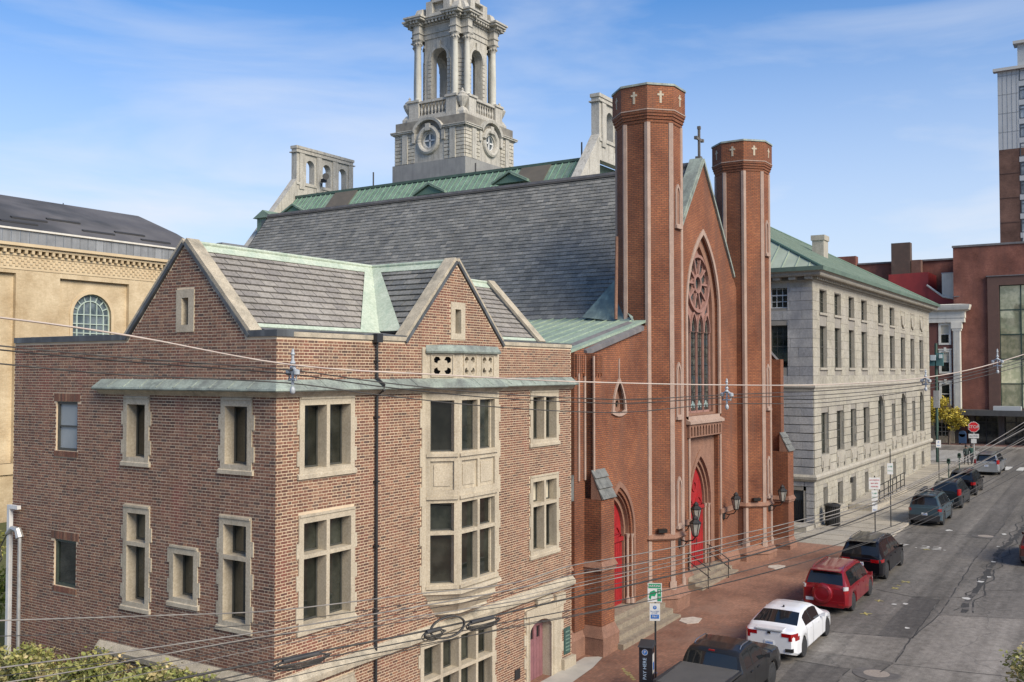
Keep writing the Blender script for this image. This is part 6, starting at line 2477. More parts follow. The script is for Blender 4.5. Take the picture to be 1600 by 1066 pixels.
WB = thing('classical_end_house', 'brick house with white cornice, fluted pilaster and sash windows beside the office', 'building', (119.5, 19, 2.3))
fw = side(119.4)
wins = [(18.0, 18.95, 13.55, 15.65), (18.0, 18.95, 10.3, 12.6), (18.0, 18.95, 6.7, 9.0)]
mb = MB()
mb.slab(fw, rect(17.62, 40, 5.6, 16.1), [rect(*w) for w in wins], 0, .6)
mb.box(120.05, 134, 17.62, 40, 2, 16.1)
mb.build('brick_front', M('dark_red_brick', (.15, .06, .048), (.12, .05, .042), 3, .9, bumps=.3), WB)
mb = MB()
mb.slab(fw, rect(17.62, 40, 2.0, 5.6), [rect(18.2, 19.7, 3.1, 4.6)], -.05, .6)
mb.build('stone_ground_floor', belt_stone, WB)
mb = MB()
mb.fbox(fw, 18.2, 19.7, 3.1, 4.6, .2, .25)
mb.build('pane', pane, WB)
mb = MB()
for k in range(1, 4):
    mb.fbox(fw, 18.2 + k * .375 - .02, 18.2 + k * .375 + .02, 3.1, 4.6, .15, .2)
for k in range(1, 3):
    mb.fbox(fw, 18.2, 19.7, 3.1 + k * .5 - .02, 3.1 + k * .5 + .02, .15, .2)
mb.build('glazing_bars', whitetrim, WB)
for i, w in enumerate(wins):
    mb = MB()
    mb.slab(fw, rect(w[0] - .18, w[1] + .18, w[2] - .16, w[3] + .22), [rect(w[0] + .06, w[1] - .06, w[2] + .06, w[3] - .06)], -.08, .2)
    mb.fbox(fw, w[0] + .06, w[1] - .06, (w[2] + w[3]) / 2 - .04, (w[2] + w[3]) / 2 + .04, .05, .15)
    mb.fbox(fw, w[0] - .25, w[1] + .25, w[3] + .22, w[3] + .34, -.14, 0)
    mb.fbox(fw, (w[0] + w[1]) / 2 - .12, (w[0] + w[1]) / 2 + .12, w[3] + .1, w[3] + .5, -.16, 0)
    wn_ = mb.build('window', whitetrim, WB)
    mb = MB()
    mb.fbox(fw, w[0], w[1], w[2], w[3], .12, .16)
    mb.build('pane', pane, wn_)
    mb = MB()
    mb.fbox(fw, w[0] + .06, w[1] - .06, (w[2] + w[3]) / 2 + .04, w[3] - .06, .08, .12)
    mb.build('blind', shade if i != 2 else pane, wn_)
mb = MB()
mb.fbox(fw, 16.85, 17.6, 5.6, 15.9, -.28, .4)
for k in range(5):
    mb.fbox(fw, 16.92 + k * .13, 16.98 + k * .13, 6.3, 14.9, -.31, -.28)
mb.fbox(fw, 16.72, 17.72, 5.6, 6.1, -.36, .4)
mb.fbox(fw, 16.75, 17.7, 14.95, 15.2, -.34, .4)
mb.fbox(fw, 16.66, 17.78, 15.2, 15.9, -.4, .4)
mb.build('pilaster', whitetrim, WB)
mb = MB()
mb.sweep([(119.4, 40), (119.4, 16.7), (121, 16.7)], [(-.2, 15.9), (.3, 15.9), (.3, 16.4), (.36, 16.4), (.36, 17.1), (.8, 17.3), (.9, 17.6), (.95, 17.85), (-.2, 18.0)])
mb.build('white_entablature', whitetrim, WB)
RBL = thing('rear_brick_block', 'long low red brick block rising behind the classical house and granite roof', 'building', (132, 25, 2.3))
mb = MB()
mb.box(128, 150, 17.7, 32, 2, 23.9)
mb.build('block', redbrick_far, RBL)
mb = MB()
mb.box(127.8, 150.2, 17.6, 32.2, 23.9, 24.1)
mb.build('parapet_cap', lead, RBL)
mb = MB()
mb.box(127.2, 128.5, 30.0, 32.4, 22, 25.0)
mb.build('stair_head', redbrick_far, RBL)
mb = MB()
mb.box(126.6, 127.8, 23.4, 25.6, 18.5, 26.2)
mb.build('chimney_stack', M('brown_chimney', (.095, .065, .052), (.075, .055, .045), 1.5, .9, c3=(.16, .11, .09)), RBL)
mb = MB()
mb.box(126.7, 127.9, 22.2, 23.3, 18.5, 24.0)
mb.build('brown_stack', brownbrick, RBL)
mb = MB()
mb.add([(122, 20.6, 18.2), (122, 25.0, 18.2), (122, 25.0, 21.9), (122, 20.6, 22.0), (127.6, 20.6, 18.2), (127.6, 25.0, 18.2), (127.6, 25.0, 21.9), (127.6, 20.6, 22.0)], [(0, 1, 2, 3), (3, 2, 6, 7), (0, 3, 7, 4), (1, 5, 6, 2)])
mb.add([(121.8, 20.6, 18.0), (121.8, 17.3, 18.0), (121.8, 17.3, 18.5), (121.8, 18.9, 18.9), (121.8, 20.6, 20.3), (126, 20.6, 18.0), (126, 17.3, 18.0), (126, 17.3, 18.5), (126, 18.9, 18.9), (126, 20.6, 20.3)], [(0, 1, 2, 3, 4), (2, 7, 8, 3), (3, 8, 9, 4), (0, 4, 9, 5)])
o = mb.build('red_sheeting', redpanel, RBL)
mb = MB()
mb.tube([(121.7, 20.7, 20.45), (121.7, 18.95, 19.0), (121.7, 17.2, 18.6)], .12, 6)
mb.build('white_flashing', whitetrim, RBL)
mb = MB()
mb.box(119.8, 119.95, 18.3, 18.3 + .9, 0, .1) if False else mb.box(119.86, 119.98, 17.0, 17.55, 18.8, 18.9)
mb.build('ledge', lead, FB)
t = thing('white_plant_box', 'plain white box standing on the red roof beside the brick office wall', 'roof unit', (122.5, 18.3, 18.9))
mb = MB()
mb.box(121.9, 123.4, 17.8, 19.1, 18.9, 21.7)
mb.build('casing', whitetrim, t)
mb = MB()
mb.box(121.85, 123.45, 17.75, 19.15, 21.7, 21.8)
mb.build('lid', greypanel, t)

HT = thing('apartment_tower', 'tall tower block with grey panels above brown brick and stacked windows, far right', 'building', (150, 8, 2.3))
ftw = side(150)
mb = MB()
wl = []
for j in range(11):
    z = 24.2 + j * 2.62
    wl.append(rect(11.5, 13.3, z, z + 1.85))
mb.slab(ftw, rect(-14, 15.95, 22, 41.1), [w for w in wl if w[2][1] < 41], 0, .6)
mb.build('brick_lower', brownbrick, HT)
mb = MB()
mb.slab(ftw, rect(-14, 15.95, 41.1, 52.0), [w for w in wl if w[0][1] > 41.2 and w[2][1] < 52], -.02, .6)
mb.fbox(ftw, -14, 13.5, 52.0, 55.6, .4, .9)
mb.build('panel_upper', greypanel, HT)
mb = MB()
mb.box(150.9, 175, -14, 15.9, 2, 52.0)
mb.box(150.9, 175, -14, 13.4, 52.0, 55.6)
mb.box(150.6, 151, -14, 15.95, 2, 52)
mb.build('tower_core', greypanel, HT)
mb = MB()
mb.fbox(ftw, -14, 16.5, 52.0, 52.4, -.6, .5)
mb.fbox(ftw, -14, 14.0, 55.6, 56.0, -.2, 2)
mb.build('roof_slab', M('pale_slab', (.42, .42, .40), None, 2, .7), HT)
mb = MB()
for k in range(5):
    u = 13.6 + k * .58
    mb.fbox(ftw, u, u + .05, 41.2, 52, -.05, -.02)
for k in range(4):
    mb.fbox(ftw, 13.4, 15.95, 43.5 + k * 2.62, 43.56 + k * 2.62, -.05, -.02)
mb.build('panel_joints', M('panel_joint_grey', (.26, .28, .29), None, 2, .7), HT)
mb = MB()
for k in range(4):
    mb.fbox(ftw, 13.4, 15.95, 27.5 + k * 3.4, 27.6 + k * 3.4, -.05, .0)
mb.build('brick_joints', M('joint_brown', (.08, .045, .035), None, 2, .8), HT)
for w in wl:
    a, b, c, d = w[0][0], w[1][0], w[0][1], w[2][1]
    mb = MB()
    mb.slab(ftw, w, [rect(a + .1, b - .1, c + .1, d - .1)], -.06, .2)
    mb.fbox(ftw, b - .75, b - .68, c + .1, d - .1, -.02, .1)
    mb.fbox(ftw, a + .1, b - .1, d - .55, d - .48, -.021, .11)
    wd = mb.build('window', M('dark_blue_frame_%d' % int(c), (.05, .065, .08), None, 2, .5), HT)
    mb = MB()
    mb.fbox(ftw, a + .05, b - .05, c + .05, d - .05, .08, .12)
    mb.build('pane', glass_mat('tower_glass_%d' % int(c), (.13, .16, .19), c2=(.25, .29, .32)), wd)
mb = MB()
mb.fbox(ftw, -14, 13.42, 22, 52.0, -.03, -.01) if False else None
for j in range(11):
    z = 24.2 + j * 2.62
    mb.fbox(ftw, 9.0, 13.42, z + 1.87, z + 2.6, -.04, .0)
mb.build('spandrel', greypanel, HT)
# small yellow-painted tank stand on the office roof, at its foot
t = thing('roof_railing', 'small yellow and grey plant frame on the office roof below the tower', 'roof unit', (140, 15, 24.5))
mb = MB()
mb.box(122, 122.6, 9.2, 10.6, 24.4, 25.3)
mb.build('unit', M('yellowish_unit', (.45, .38, .18), (.36, .33, .24), 4, .7), t)
mb = MB()
for y in (9.2, 9.9, 10.6):
    mb.tube([(121.8, y, 24.4), (121.8, y, 25.8)], .05, 5)
mb.tube([(121.8, 9.2, 25.8), (121.8, 10.6, 25.8)], .05, 5)
mb.build('frame', galv, t)
# dark building beyond, seen through the gap on the far left

# ---------------------------------------------------------------- vehicles
def paint(name, c, metal=.0, c2=None, rough=.28):
    m = M(name, c, c2 or tuple(v * .92 for v in c), 1.5, rough, metal, coat=.7 if max(c) > .1 else .4, c3=tuple(v * 1.12 for v in c), ths=(.55, .8), spec=.35 if max(c) > .1 else .18)
    return m

def lerpk(keys, x):
    if x <= keys[0][0]:
        return keys[0][1]
    for (a, b) in zip(keys[:-1], keys[1:]):
        if x <= b[0]:
            t = (x - a[0]) / max(1e-6, b[0] - a[0])
            return a[1] + (b[1] - a[1]) * t
    return keys[-1][1]

def car(name, label, cat, x0, yc, S, pm, group='vehicles parked along the left kerb', flip=False):
    """x0: rear bumper position along the street; local x forward from the tail"""
    L, Wd = S['L'], S['W']
    t = thing(name, label, cat, (x0, yc, gz(x0 + L / 2) - .068 - SL * L / 2), 0, group)
    t.rotation_euler = (0, -math.atan(SL), 0)
    hw = Wd / 2
    top, belt, plan = S['top'], S['belt'], S['plan']
    sill = S.get('sill', .24)
    WR = S.get('wr', .345)
    RA = WR + .055
    ax = S['axles']
    xs = set([0, L])
    for kk in (top, belt, plan):
        xs |= set(k[0] for k in kk)
    for w in S['side']:
        xs |= set(w)
    xs |= set(S['rearglass'] + S['wind'])
    x = 0.0
    while x < L:
        xs.add(round(x, 3))
        x += .07
    for a in ax:
        for k in range(-8, 9):
            xs.add(round(a + RA * math.sin(k * math.pi / 16), 3))
    xs = sorted(xs)
    ys_ = [xs[0]]
    for x in xs[1:]:
        if x - ys_[-1] > .012:
            ys_.append(x)
    xs = ys_
    rows = []
    tuck = S.get('tuck', .42)
    for x in xs:
        w = hw * lerpk(plan, x)
        tp, be = lerpk(top, x), lerpk(belt, x)
        zl = sill
        for a in ax:
            d = abs(x - a)
            if d < RA:
                zl = max(zl, WR + math.sqrt(RA * RA - d * d) * .98)
        if x < .35:
            zl = max(zl, sill + (.35 - x) * .3)
        if x > L - .4:
            zl = max(zl, sill + (x - L + .4) * .2)
        gh = tp - be
        mid = max(zl + .09, .62 * be)
        if gh > .12:
            te = tp - .07
            wr = w * .965 - (te - be) * tuck
            r = [(w * .93, zl), (w * .995, min(zl + .08, mid - .01)), (w, mid), (w * .995, be - .10), (w * .965, be), (w * .965 - (te - be) * tuck * .08, be + (te - be) * .07), (wr + (te - be) * tuck * .08, te - (te - be) * .08), (wr, te), (wr * .9, tp - .025), (wr * .5, tp - .004), (0, tp)]
        else:
            g = max(gh, 0)
            r = [(w * .93, zl), (w * .995, min(zl + .08, mid - .01)), (w, mid), (w * .995, be - .10), (w * .965, be), (w * .95, be + g * .1), (w * .93, be + g * .25), (w * .90, be + g * .42), (w * .80, be + g * .7), (w * .45, be + g * .95), (0, be + g)]
        rows.append(r)
    K = len(rows[0])
    mats = {'body': (MB(), pm), 'side_window': (MB(), carglass), 'rear_window': (MB(), carglass), 'windscreen': (MB(), carglass), 'lower_cladding': (MB(), S.get('clad', pm))}
    V = []
    for i, x in enumerate(xs):
        V.append([[(x, -y, z) for (y, z) in rows[i]], [(x, y, z) for (y, z) in rows[i]]])
    F = {k: [] for k in mats}
    for i in range(len(xs) - 1):
        xm = (xs[i] + xs[i + 1]) / 2
        gh = lerpk(top, xm) - lerpk(belt, xm)
        for s_ in (0, 1):
            for j in range(K - 1):
                q = [V[i][s_][j], V[i + 1][s_][j], V[i + 1][s_][j + 1], V[i][s_][j + 1]]
                if s_ == 1:
                    q = q[::-1]
                dst = 'body'
                if j == 0:
                    dst = 'lower_cladding'
                if gh > .12:
                    if j in (5,) and any(a <= xm <= b for a, b in S['side']):
                        dst = 'side_window' + str(s_) + str([a <= xm <= b for a, b in S['side']].index(True))
                        if dst not in mats:
                            mats[dst] = (MB(), carglass)
                            F[dst] = []
                    if j in (8, 9) and S['rearglass'][0] <= xm <= S['rearglass'][1]:
                        dst = 'rear_window'
                    if j in (8, 9) and S['wind'][0] <= xm <= S['wind'][1]:
                        dst = 'windscreen'
                F[dst].append(q)
    # tail and nose caps
    for i in (0, len(xs) - 1):
        for j in range(K - 1):
            q = [V[i][0][j], V[i][0][j + 1], V[i][1][j + 1], V[i][1][j]]
            F['lower_cladding' if j in (0, 1) and 'clad' in S else 'body'].append(q if i == 0 else q[::-1])
    sc = S.get('scale', 1)
    parts = {}
    for k, (mb, m_) in mats.items():
        if not F[k]:
            continue
        idx = {}
        vs, fs = [], []
        for q in F[k]:
            f = []
            for p in q:
                key = (round(p[0], 4), round(p[1], 4), round(p[2], 4))
                if key not in idx:
                    idx[key] = len(vs)
                    vs.append(p)
                if idx[key] not in f:
                    f.append(idx[key])
            if len(f) >= 3:
                fs.append(tuple(f))
        mb.add(vs, fs)
        o = mb.build('side_window' if k.startswith('side_window') else k, m_, None, uv=False, smooth=34)
        o.parent = t
        parts[k] = o
    def loc(mb, nm, m_, par=None, smooth=None):
        o = mb.build(nm, m_, None, uv=False, smooth=smooth)
        o.parent = par or t
        return o
    # undertray and wheel-well darkness as a real floor pan
    mb = MB()
    mb.box(.25, L - .25, -hw + .3, hw - .3, .19, .62)
    loc(mb, 'floor_pan', blacktrim)
    # wheels
    for a in ax:
        for s_ in (-1, 1):
            yo = s_ * (hw - .02)
            mb = MB()
            mb.lathe((a, yo, WR), [(WR * .62, 0), (WR * .66, -.012), (WR * .9, -.004), (WR * .985, -.03), (WR, -.06), (WR, -.17), (WR * .97, -.21), (WR * .6, -.215)], 28, axis=(0, s_, 0))
            w = loc(mb, 'wheel', rubber, smooth=40)
            mb = MB()
            rm = S.get('rim', rimm)
            R_ = WR * .64
            mb.lathe((a, yo - s_ * .05, WR), [(.02, .02), (.05, .02), (.06, -.02), (R_ * .97, -.035), (R_ * .97, .035), (R_, .04), (R_, -.1)], 24, axis=(0, s_, 0))
            for q in range(5):
                th = 2 * math.pi * q / 5 + .3
                c, d = math.cos(th), math.sin(th)
                n0, n1 = .045, .028
                P0 = Vector((a, yo - s_ * .045, WR))
                e1, e2 = Vector((c, 0, d)), Vector((-d, 0, c))
                for off in (-.06, .06):
                    A_, B_ = P0 + e1 * .04 + e2 * off * .4, P0 + e1 * R_ * .96 + e2 * off * 1.0
                    mb.hexa([A_ - e2 * n1, A_ + e2 * n1, B_ + e2 * n1 * .7, B_ - e2 * n1 * .7] + [v + Vector((0, s_ * .04, 0)) for v in (A_ - e2 * n1, A_ + e2 * n1, B_ + e2 * n1 * .7, B_ - e2 * n1 * .7)])
            loc(mb, 'rim', rm, w)
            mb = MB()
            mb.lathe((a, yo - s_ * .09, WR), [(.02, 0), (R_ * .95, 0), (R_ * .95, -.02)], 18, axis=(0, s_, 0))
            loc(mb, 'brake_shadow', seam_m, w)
    # door gaps following the flank
    mb = MB()
    def flank(x, j):
        i = min(range(len(xs)), key=lambda k: abs(xs[k] - x))
        return rows[i][j]
    for sx in S['seams']:
        for s_ in (-1, 1):
            for j in range(1, 4):
                (ya, za), (yb, zb) = flank(sx, j), flank(sx, j + 1)
                o_ = .003
                mb.add([(sx - .007, s_ * (ya + o_), za), (sx + .007, s_ * (ya + o_), za), (sx + .007, s_ * (yb + o_), zb), (sx - .007, s_ * (yb + o_), zb)], [(0, 1, 2, 3)])
    loc(mb, 'door_gap', seam_m)
    for hx in S['handles']:
        for s_ in (-1, 1):
            y_, z_ = flank(hx, 3)
            mb = MB()
            mb.box(hx - .09, hx + .09, min(s_ * y_, s_ * (y_ + .025)), max(s_ * y_, s_ * (y_ + .025)), z_ - .02, z_ + .02)
            loc(mb, 'door_handle', S.get('handle_m', pm))
    mx = S['mirror']
    for s_ in (-1, 1):
        y_, z_ = flank(mx, 4)
        mb = MB()
        mb.hexa([(mx - .02, s_ * (y_ - .02), z_ + .02), (mx + .07, s_ * (y_ - .02), z_ + .02), (mx + .09, s_ * (y_ + .20), z_ + .03), (mx - .02, s_ * (y_ + .18), z_ + .03),
                 (mx - .02, s_ * (y_ + .03), z_ + .12), (mx + .06, s_ * (y_ + .03), z_ + .12), (mx + .07, s_ * (y_ + .20), z_ + .17), (mx - .02, s_ * (y_ + .19), z_ + .17)])
        loc(mb, 'wing_mirror', S.get('mirror_m', pm))
    # pillars between side windows
    mb = MB()
    for (pa, pb) in S['pillars']:
        for s_ in (-1, 1):
            (ya, za), (yb, zb) = flank(pa, 5), flank(pa, 6)
            mb.add([(pa, s_ * (ya + .004), za), (pb, s_ * (ya + .004), za), (pb, s_ * (yb + .004), zb), (pa, s_ * (yb + .004), zb)], [(0, 1, 2, 3)])
    if S['pillars']:
        loc(mb, 'pillar_trim', seam_m)
    # lamps
    for (xa, xb, ya, yb, za, zb, m_) in S['tail']:
        for s_ in (-1, 1):
            mb = MB()
            pl0 = hw * lerpk(plan, 0)
            e_ = .012
            P = [(-e_, s_ * ya), (-e_, s_ * min(yb, pl0)), (xa, s_ * (hw * lerpk(plan, xa) + e_)), (xb, s_ * (hw * lerpk(plan, xb) + e_)), (xb, s_ * (hw * lerpk(plan, xb) - .05)), (.08, s_ * ya)]
            if s_ < 0:
                P = P[::-1]
            mb.prism(P, za, zb)
            loc(mb, 'tail_lamp', m_, smooth=20)
    for s_ in (-1, 1):
        mb = MB()
        a_, b_ = L - .42, L + .004
        P = [(b_, s_ * hw * .45), (b_ - .03, s_ * hw * (lerpk(plan, L) - .01)), (a_, s_ * (hw * lerpk(plan, a_) + .008)), (a_, s_ * hw * .8)]
        z = lerpk(belt, L - .2)
        mb.prism(P, z - .2, z - .06)
        loc(mb, 'headlamp', clear_m)
    if S.get('plate', True):
        z = S.get('platez', .8)
        mb = MB()
        mb.box(-.024, -.004, -.16, .16, z - .08, z + .08)
        pl = loc(mb, 'number_plate', plate_m)
        mb = MB()
        for k in range(6):
            mb.box(-.027, -.024, -.12 + k * .042, -.12 + k * .042 + .026, z - .035, z + .03)
        loc(mb, 'plate_characters', signblue, pl)
    for fn in S.get('extra', []):
        fn(t, loc, L, hw, flank, rows, xs)
    return t

def rails(mat_, x0, x1, inset=.06):
    def fn(t, loc, L, hw, flank, rows, xs):
        for s_ in (-1, 1):
            mb = MB()
            pts = []
            for k in range(7):
                x = x0 + (x1 - x0) * k / 6
                y, z = flank(x, 7)
                zz = z + .04 + (.06 if 0 < k < 6 else -.0)
                pts.append((x, s_ * (y - inset), zz))
            mb.tube(pts, .018, 6)
            loc(mb, 'roof_rail', mat_)
    return fn
def bumper(z0, z1, mat_, w=.86):
    def fn(t, loc, L, hw, flank, rows, xs):
        mb = MB()
        mb.hexa([(-.05, -hw * w * .93, z0), (.3, -hw * w * .93, z0), (.3, hw * w * .93, z0), (-.05, hw * w * .93, z0), (-.045, -hw * w, z1), (.2, -hw * w, z1), (.2, hw * w, z1), (-.045, hw * w, z1)])
        loc(mb, 'rear_bumper', mat_)
    return fn
def spoiler(x, z, mat_, w=.62):
    def fn(t, loc, L, hw, flank, rows, xs):
        mb = MB()
        mb.hexa([(x - .12, -hw * w, z - .02), (x + .25, -hw * w, z), (x + .25, hw * w, z), (x - .12, hw * w, z - .02), (x - .12, -hw * w, z + .02), (x + .25, -hw * w, z + .03), (x + .25, hw * w, z + .03), (x - .12, hw * w, z + .02)])
        loc(mb, 'rear_spoiler', mat_)
    return fn
def reflector(z, ya, yb, m_):
    def fn(t, loc, L, hw, flank, rows, xs):
        for s_ in (-1, 1):
            mb = MB()
            mb.box(-.062, -.03, min(s_ * ya, s_ * yb), max(s_ * ya, s_ * yb), z - .035, z + .035)
            loc(mb, 'bumper_reflector', m_)
    return fn
def spare(r, z, m_):
    def fn(t, loc, L, hw, flank, rows, xs):
        mb = MB()
        mb.lathe((.04, .06, z), [(r * .9, 0), (r, .04), (r, .17), (r * .93, .215), (r * .7, .235), (r * .66, .225), (.02, .235)], 32, axis=(-1, 0, 0))
        loc(mb, 'spare_wheel_cover', m_, smooth=30)
    return fn
def wiper(x, z):
    def fn(t, loc, L, hw, flank, rows, xs):
        mb = MB()
        mb.tube([(x - .03, .05, z), (x, -.35, z + .06)], .012, 5)
        loc(mb, 'rear_wiper', blacktrim)
    return fn
def aerial(x, z):
    def fn(t, loc, L, hw, flank, rows, xs):
        mb = MB()
        mb.hexa([(x, -.03, z), (x + .16, -.02, z), (x + .16, .02, z), (x, .03, z), (x, -.008, z + .07), (x + .03, -.006, z + .07), (x + .03, .006, z + .07), (x, .008, z + .07)])
        loc(mb, 'roof_aerial', pm_black)
    return fn
pm_black = paint('black_car_paint', (.004, .004, .006))
pm_white = paint('white_car_paint', (.70, .71, .73), c2=(.66, .67, .69))
pm_red = paint('deep_red_car_paint', (.23, .008, .014), .25)
pm_grey = paint('graphite_truck_paint', (.018, .018, .019), .1)
pm_blue = paint('grey_blue_car_paint', (.045, .075, .095), .1)
pm_dkgrey = paint('dark_slate_car_paint', (.015, .02, .025), .1)
pm_silver = paint('silver_car_paint', (.33, .35, .37), .55)
pm_dred = paint('brown_red_car_paint', (.10, .04, .035), .3)

def suv(L=4.9, W=1.88, H=1.70, be=1.02, rake=.32, wr=.36, axles=None, hood=1.02, side=True):
    ax = axles or (L * .205, L * .81)
    return dict(L=L, W=W, wr=wr, axles=ax,
                top=[(0, be - .03), (.05, be), (.07, be + .14), (rake, H - .10), (rake + .12, H - .03), (rake + .5, H), (L * .5, H), (L * .60, H - .05), (L * .625, H - .09), (L * .76, hood + .08), (L * .80, hood + .03), (L * .93, hood - .08), (L - .06, hood - .22), (L, hood - .35)],
                belt=[(0, be - .05), (.06, be - .03), (L * .3, be - .02), (L * .74, be - .07), (L * .78, hood - .08), (L * .95, hood - .2), (L, hood - .42)],
                plan=[(0, .86), (.06, .92), (.2, .975), (.5, 1.0), (L - .8, .995), (L - .3, .93), (L - .06, .82), (L, .74)],
                side=[(rake + .28, L * .40), (L * .415, L * .59), (L * .60, L * .70)],
                pillars=[(L * .40, L * .415), (L * .59, L * .60)],
                rearglass=(.075, rake - .01), wind=(L * .632, L * .755),
                seams=[L * .275, L * .41, L * .595, L * .765], handles=[L * .36, L * .54], mirror=L * .70,
                tail=[(.12, .26, W * .34, W * .43, be - .22, be - .02, tail_m)], tuck=.36)

# dark pickup, nearest; its tail is below the frame
def bed_cover(t, loc, L, hw, flank, rows, xs):
    mb = MB()
    mb.hexa([(.08, -hw + .12, 1.255), (1.98, -hw + .12, 1.30), (1.98, hw - .12, 1.30), (.08, hw - .12, 1.255), (.08, -hw + .12, 1.275), (1.98, -hw + .12, 1.335), (1.98, hw - .12, 1.335), (.08, hw - .12, 1.275)])
    loc(mb, 'bed_cover', M('grey_vinyl_cover', (.085, .082, .078), (.07, .068, .065), 2, .75, bumps=.1))
    for s_ in (-1, 1):
        mb = MB()
        mb.box(.02, 2.0, min(s_ * (hw - .14), s_ * (hw - .04)), max(s_ * (hw - .14), s_ * (hw - .04)), 1.255, 1.315)
        loc(mb, 'bed_rail', blacktrim)
    mb = MB()
    mb.box(2.06, 2.10, -.09, .09, 1.775, 1.815)
    loc(mb, 'high_brake_lamp', tail_m)
    pass
truck = dict(L=5.9, W=1.98, wr=.40, axles=(1.22, 4.72), sill=.38,
             top=[(0, 1.22), (1.95, 1.27), (2.02, 1.30), (2.16, 1.72), (2.3, 1.81), (2.8, 1.86), (3.5, 1.84), (3.62, 1.80), (4.32, 1.32), (4.42, 1.27), (5.5, 1.17), (5.82, 1.05), (5.9, .85)],
             belt=[(0, 1.20), (2.0, 1.22), (4.3, 1.18), (5.5, 1.02), (5.9, .72)],
             plan=[(0, .95), (.1, .99), (.5, 1.0), (5.2, .995), (5.6, .95), (5.84, .87), (5.9, .8)],
             side=[(2.42, 2.98), (3.05, 3.95)], pillars=[(2.98, 3.05)], rearglass=(2.03, 2.15), wind=(3.64, 4.30),
             seams=[2.3, 3.02, 4.1], handles=[2.75, 3.35], mirror=3.98,
             tail=[(.1, .2, .78, .95, .85, 1.12, tail_m)], tuck=.34, mirror_m=blacktrim, extra=[bed_cover, rails(rimm, 2.5, 3.5), bumper(.45, .68, chrome)], platez=.62)
car('pickup_truck', 'graphite pickup truck with covered bed, nearest vehicle at the kerb', 'pickup truck', 25.6, 10.76, truck, pm_grey).scale = (1, 1, .94)

sedan_L = 4.85
def white_extra(t, loc, L, hw, flank, rows, xs):
    mb = MB()
    mb.box(-.03, .05, -.42, .42, 1.02, 1.05)
    loc(mb, 'boot_strip', M('grey_boot_strip', (.25, .26, .27), None, 3, .4))
    mb = MB()
    for s_ in (-1, 1):
        mb.hexa([(-.035, s_ * .55, .38), (.05, s_ * .55, .38), (.05, s_ * .82, .38), (-.01, s_ * .80, .38), (-.035, s_ * .55, .48), (.05, s_ * .55, .48), (.05, s_ * .82, .5), (-.01, s_ * .80, .5)])
    loc(mb, 'bumper_vent', seam_m)
    mb = MB()
    mb.box(-.034, -.02, -.05, .05, .93, 1.0)
    mb.box(-.036, -.02, -.05, -.03, .91, 1.0)
    mb.box(-.036, -.02, .03, .05, .91, 1.0)
    loc(mb, 'badge', chrome)
sedan = dict(L=sedan_L, W=1.86, wr=.34, axles=(1.0, 3.93),
             top=[(0, 1.0), (.06, 1.05), (.42, 1.09), (.6, 1.14), (1.35, 1.41), (1.75, 1.475), (2.3, 1.49), (2.75, 1.45), (2.9, 1.40), (3.62, 1.02), (3.8, .97), (4.5, .83), (4.78, .70), (4.85, .55)],
             belt=[(0, .97), (.5, 1.0), (1.3, .985), (3.5, .90), (3.8, .86), (4.5, .72), (4.85, .45)],
             plan=[(0, .80), (.08, .88), (.25, .95), (.7, 1.0), (4.0, .995), (4.5, .92), (4.78, .80), (4.85, .70)],
             side=[(1.22, 1.95), (2.02, 2.95)], pillars=[(1.95, 2.02)], rearglass=(.64, 1.38), wind=(2.93, 3.58),
             seams=[1.25, 2.0, 3.2], handles=[1.75, 2.7], mirror=3.0, handle_m=pm_white, sill=.20,
             tail=[(.14, .30, .42, .78, .86, .98, tail_m), (.2, .42, .66, .80, .74, .87, tail_m)], tuck=.52, rim=rimd, plate=True, platez=.62, extra=[white_extra, spoiler(.1, 1.07, pm_white, .5), aerial(1.6, 1.46)])
car('sedan', 'white sedan with red tail lamps parked between the pickup and the red SUV', 'car', 32.85, 10.72, sedan, pm_white)

red = suv(4.85, 1.85, 1.74, 1.04, .34, .36, (1.0, 3.9))
red['extra'] = [rails(pm_red, .55, 2.9), spare(.40, .82, pm_red), bumper(.30, .52, pm_red, .88), wiper(.12, 1.12), spoiler(.28, 1.68, pm_red, .62)]
red['tail'] = [(.10, .17, .74, .79, .98, 1.12, clear_m), (.10, .17, .74, .79, .86, .975, tail_m)]
red['platez'] = .66
sR = red
def red_plate(t, loc, L, hw, flank, rows, xs):
    mb = MB()
    mb.box(-.07, -.05, .42, .72, .50, .62)
    loc(mb, 'number_plate', plate_m)
red['plate'] = False
red['extra'].append(red_plate)
red['extra'].append(reflector(.42, .55, .75, tail_m))
car('suv', 'deep red SUV with spare wheel cover on its tailgate', 'car', 39.85, 10.75, red, pm_red)

blk = suv(5.3, 1.95, 1.80, 1.08, .46, .38, (1.12, 4.45), 1.08)
def blk_extra(t, loc, L, hw, flank, rows, xs):
    mb = MB()
    mb.box(-.03, .0, -.5, .5, .93, .965)
    loc(mb, 'chrome_strip', chrome)
    for s_ in (-1, 1):
        mb = MB()
        mb.box(1.6, 3.95, min(s_ * (hw - .04), s_ * (hw + .02)), max(s_ * (hw - .04), s_ * (hw + .02)), .30, .34)
        loc(mb, 'side_step', chrome)
blk['extra'] = [rails(chrome, .7, 3.1), blk_extra, bumper(.32, .42, chrome, .7), spoiler(.40, 1.74, pm_black, .62)]
blk['tail'] = [(.14, .42, .45, .80, .90, 1.04, tail_m)]
blk['platez'] = .82
car('suv', 'glossy black SUV with chrome roof rails behind the red one', 'car', 46.2, 10.85, blk, pm_black)

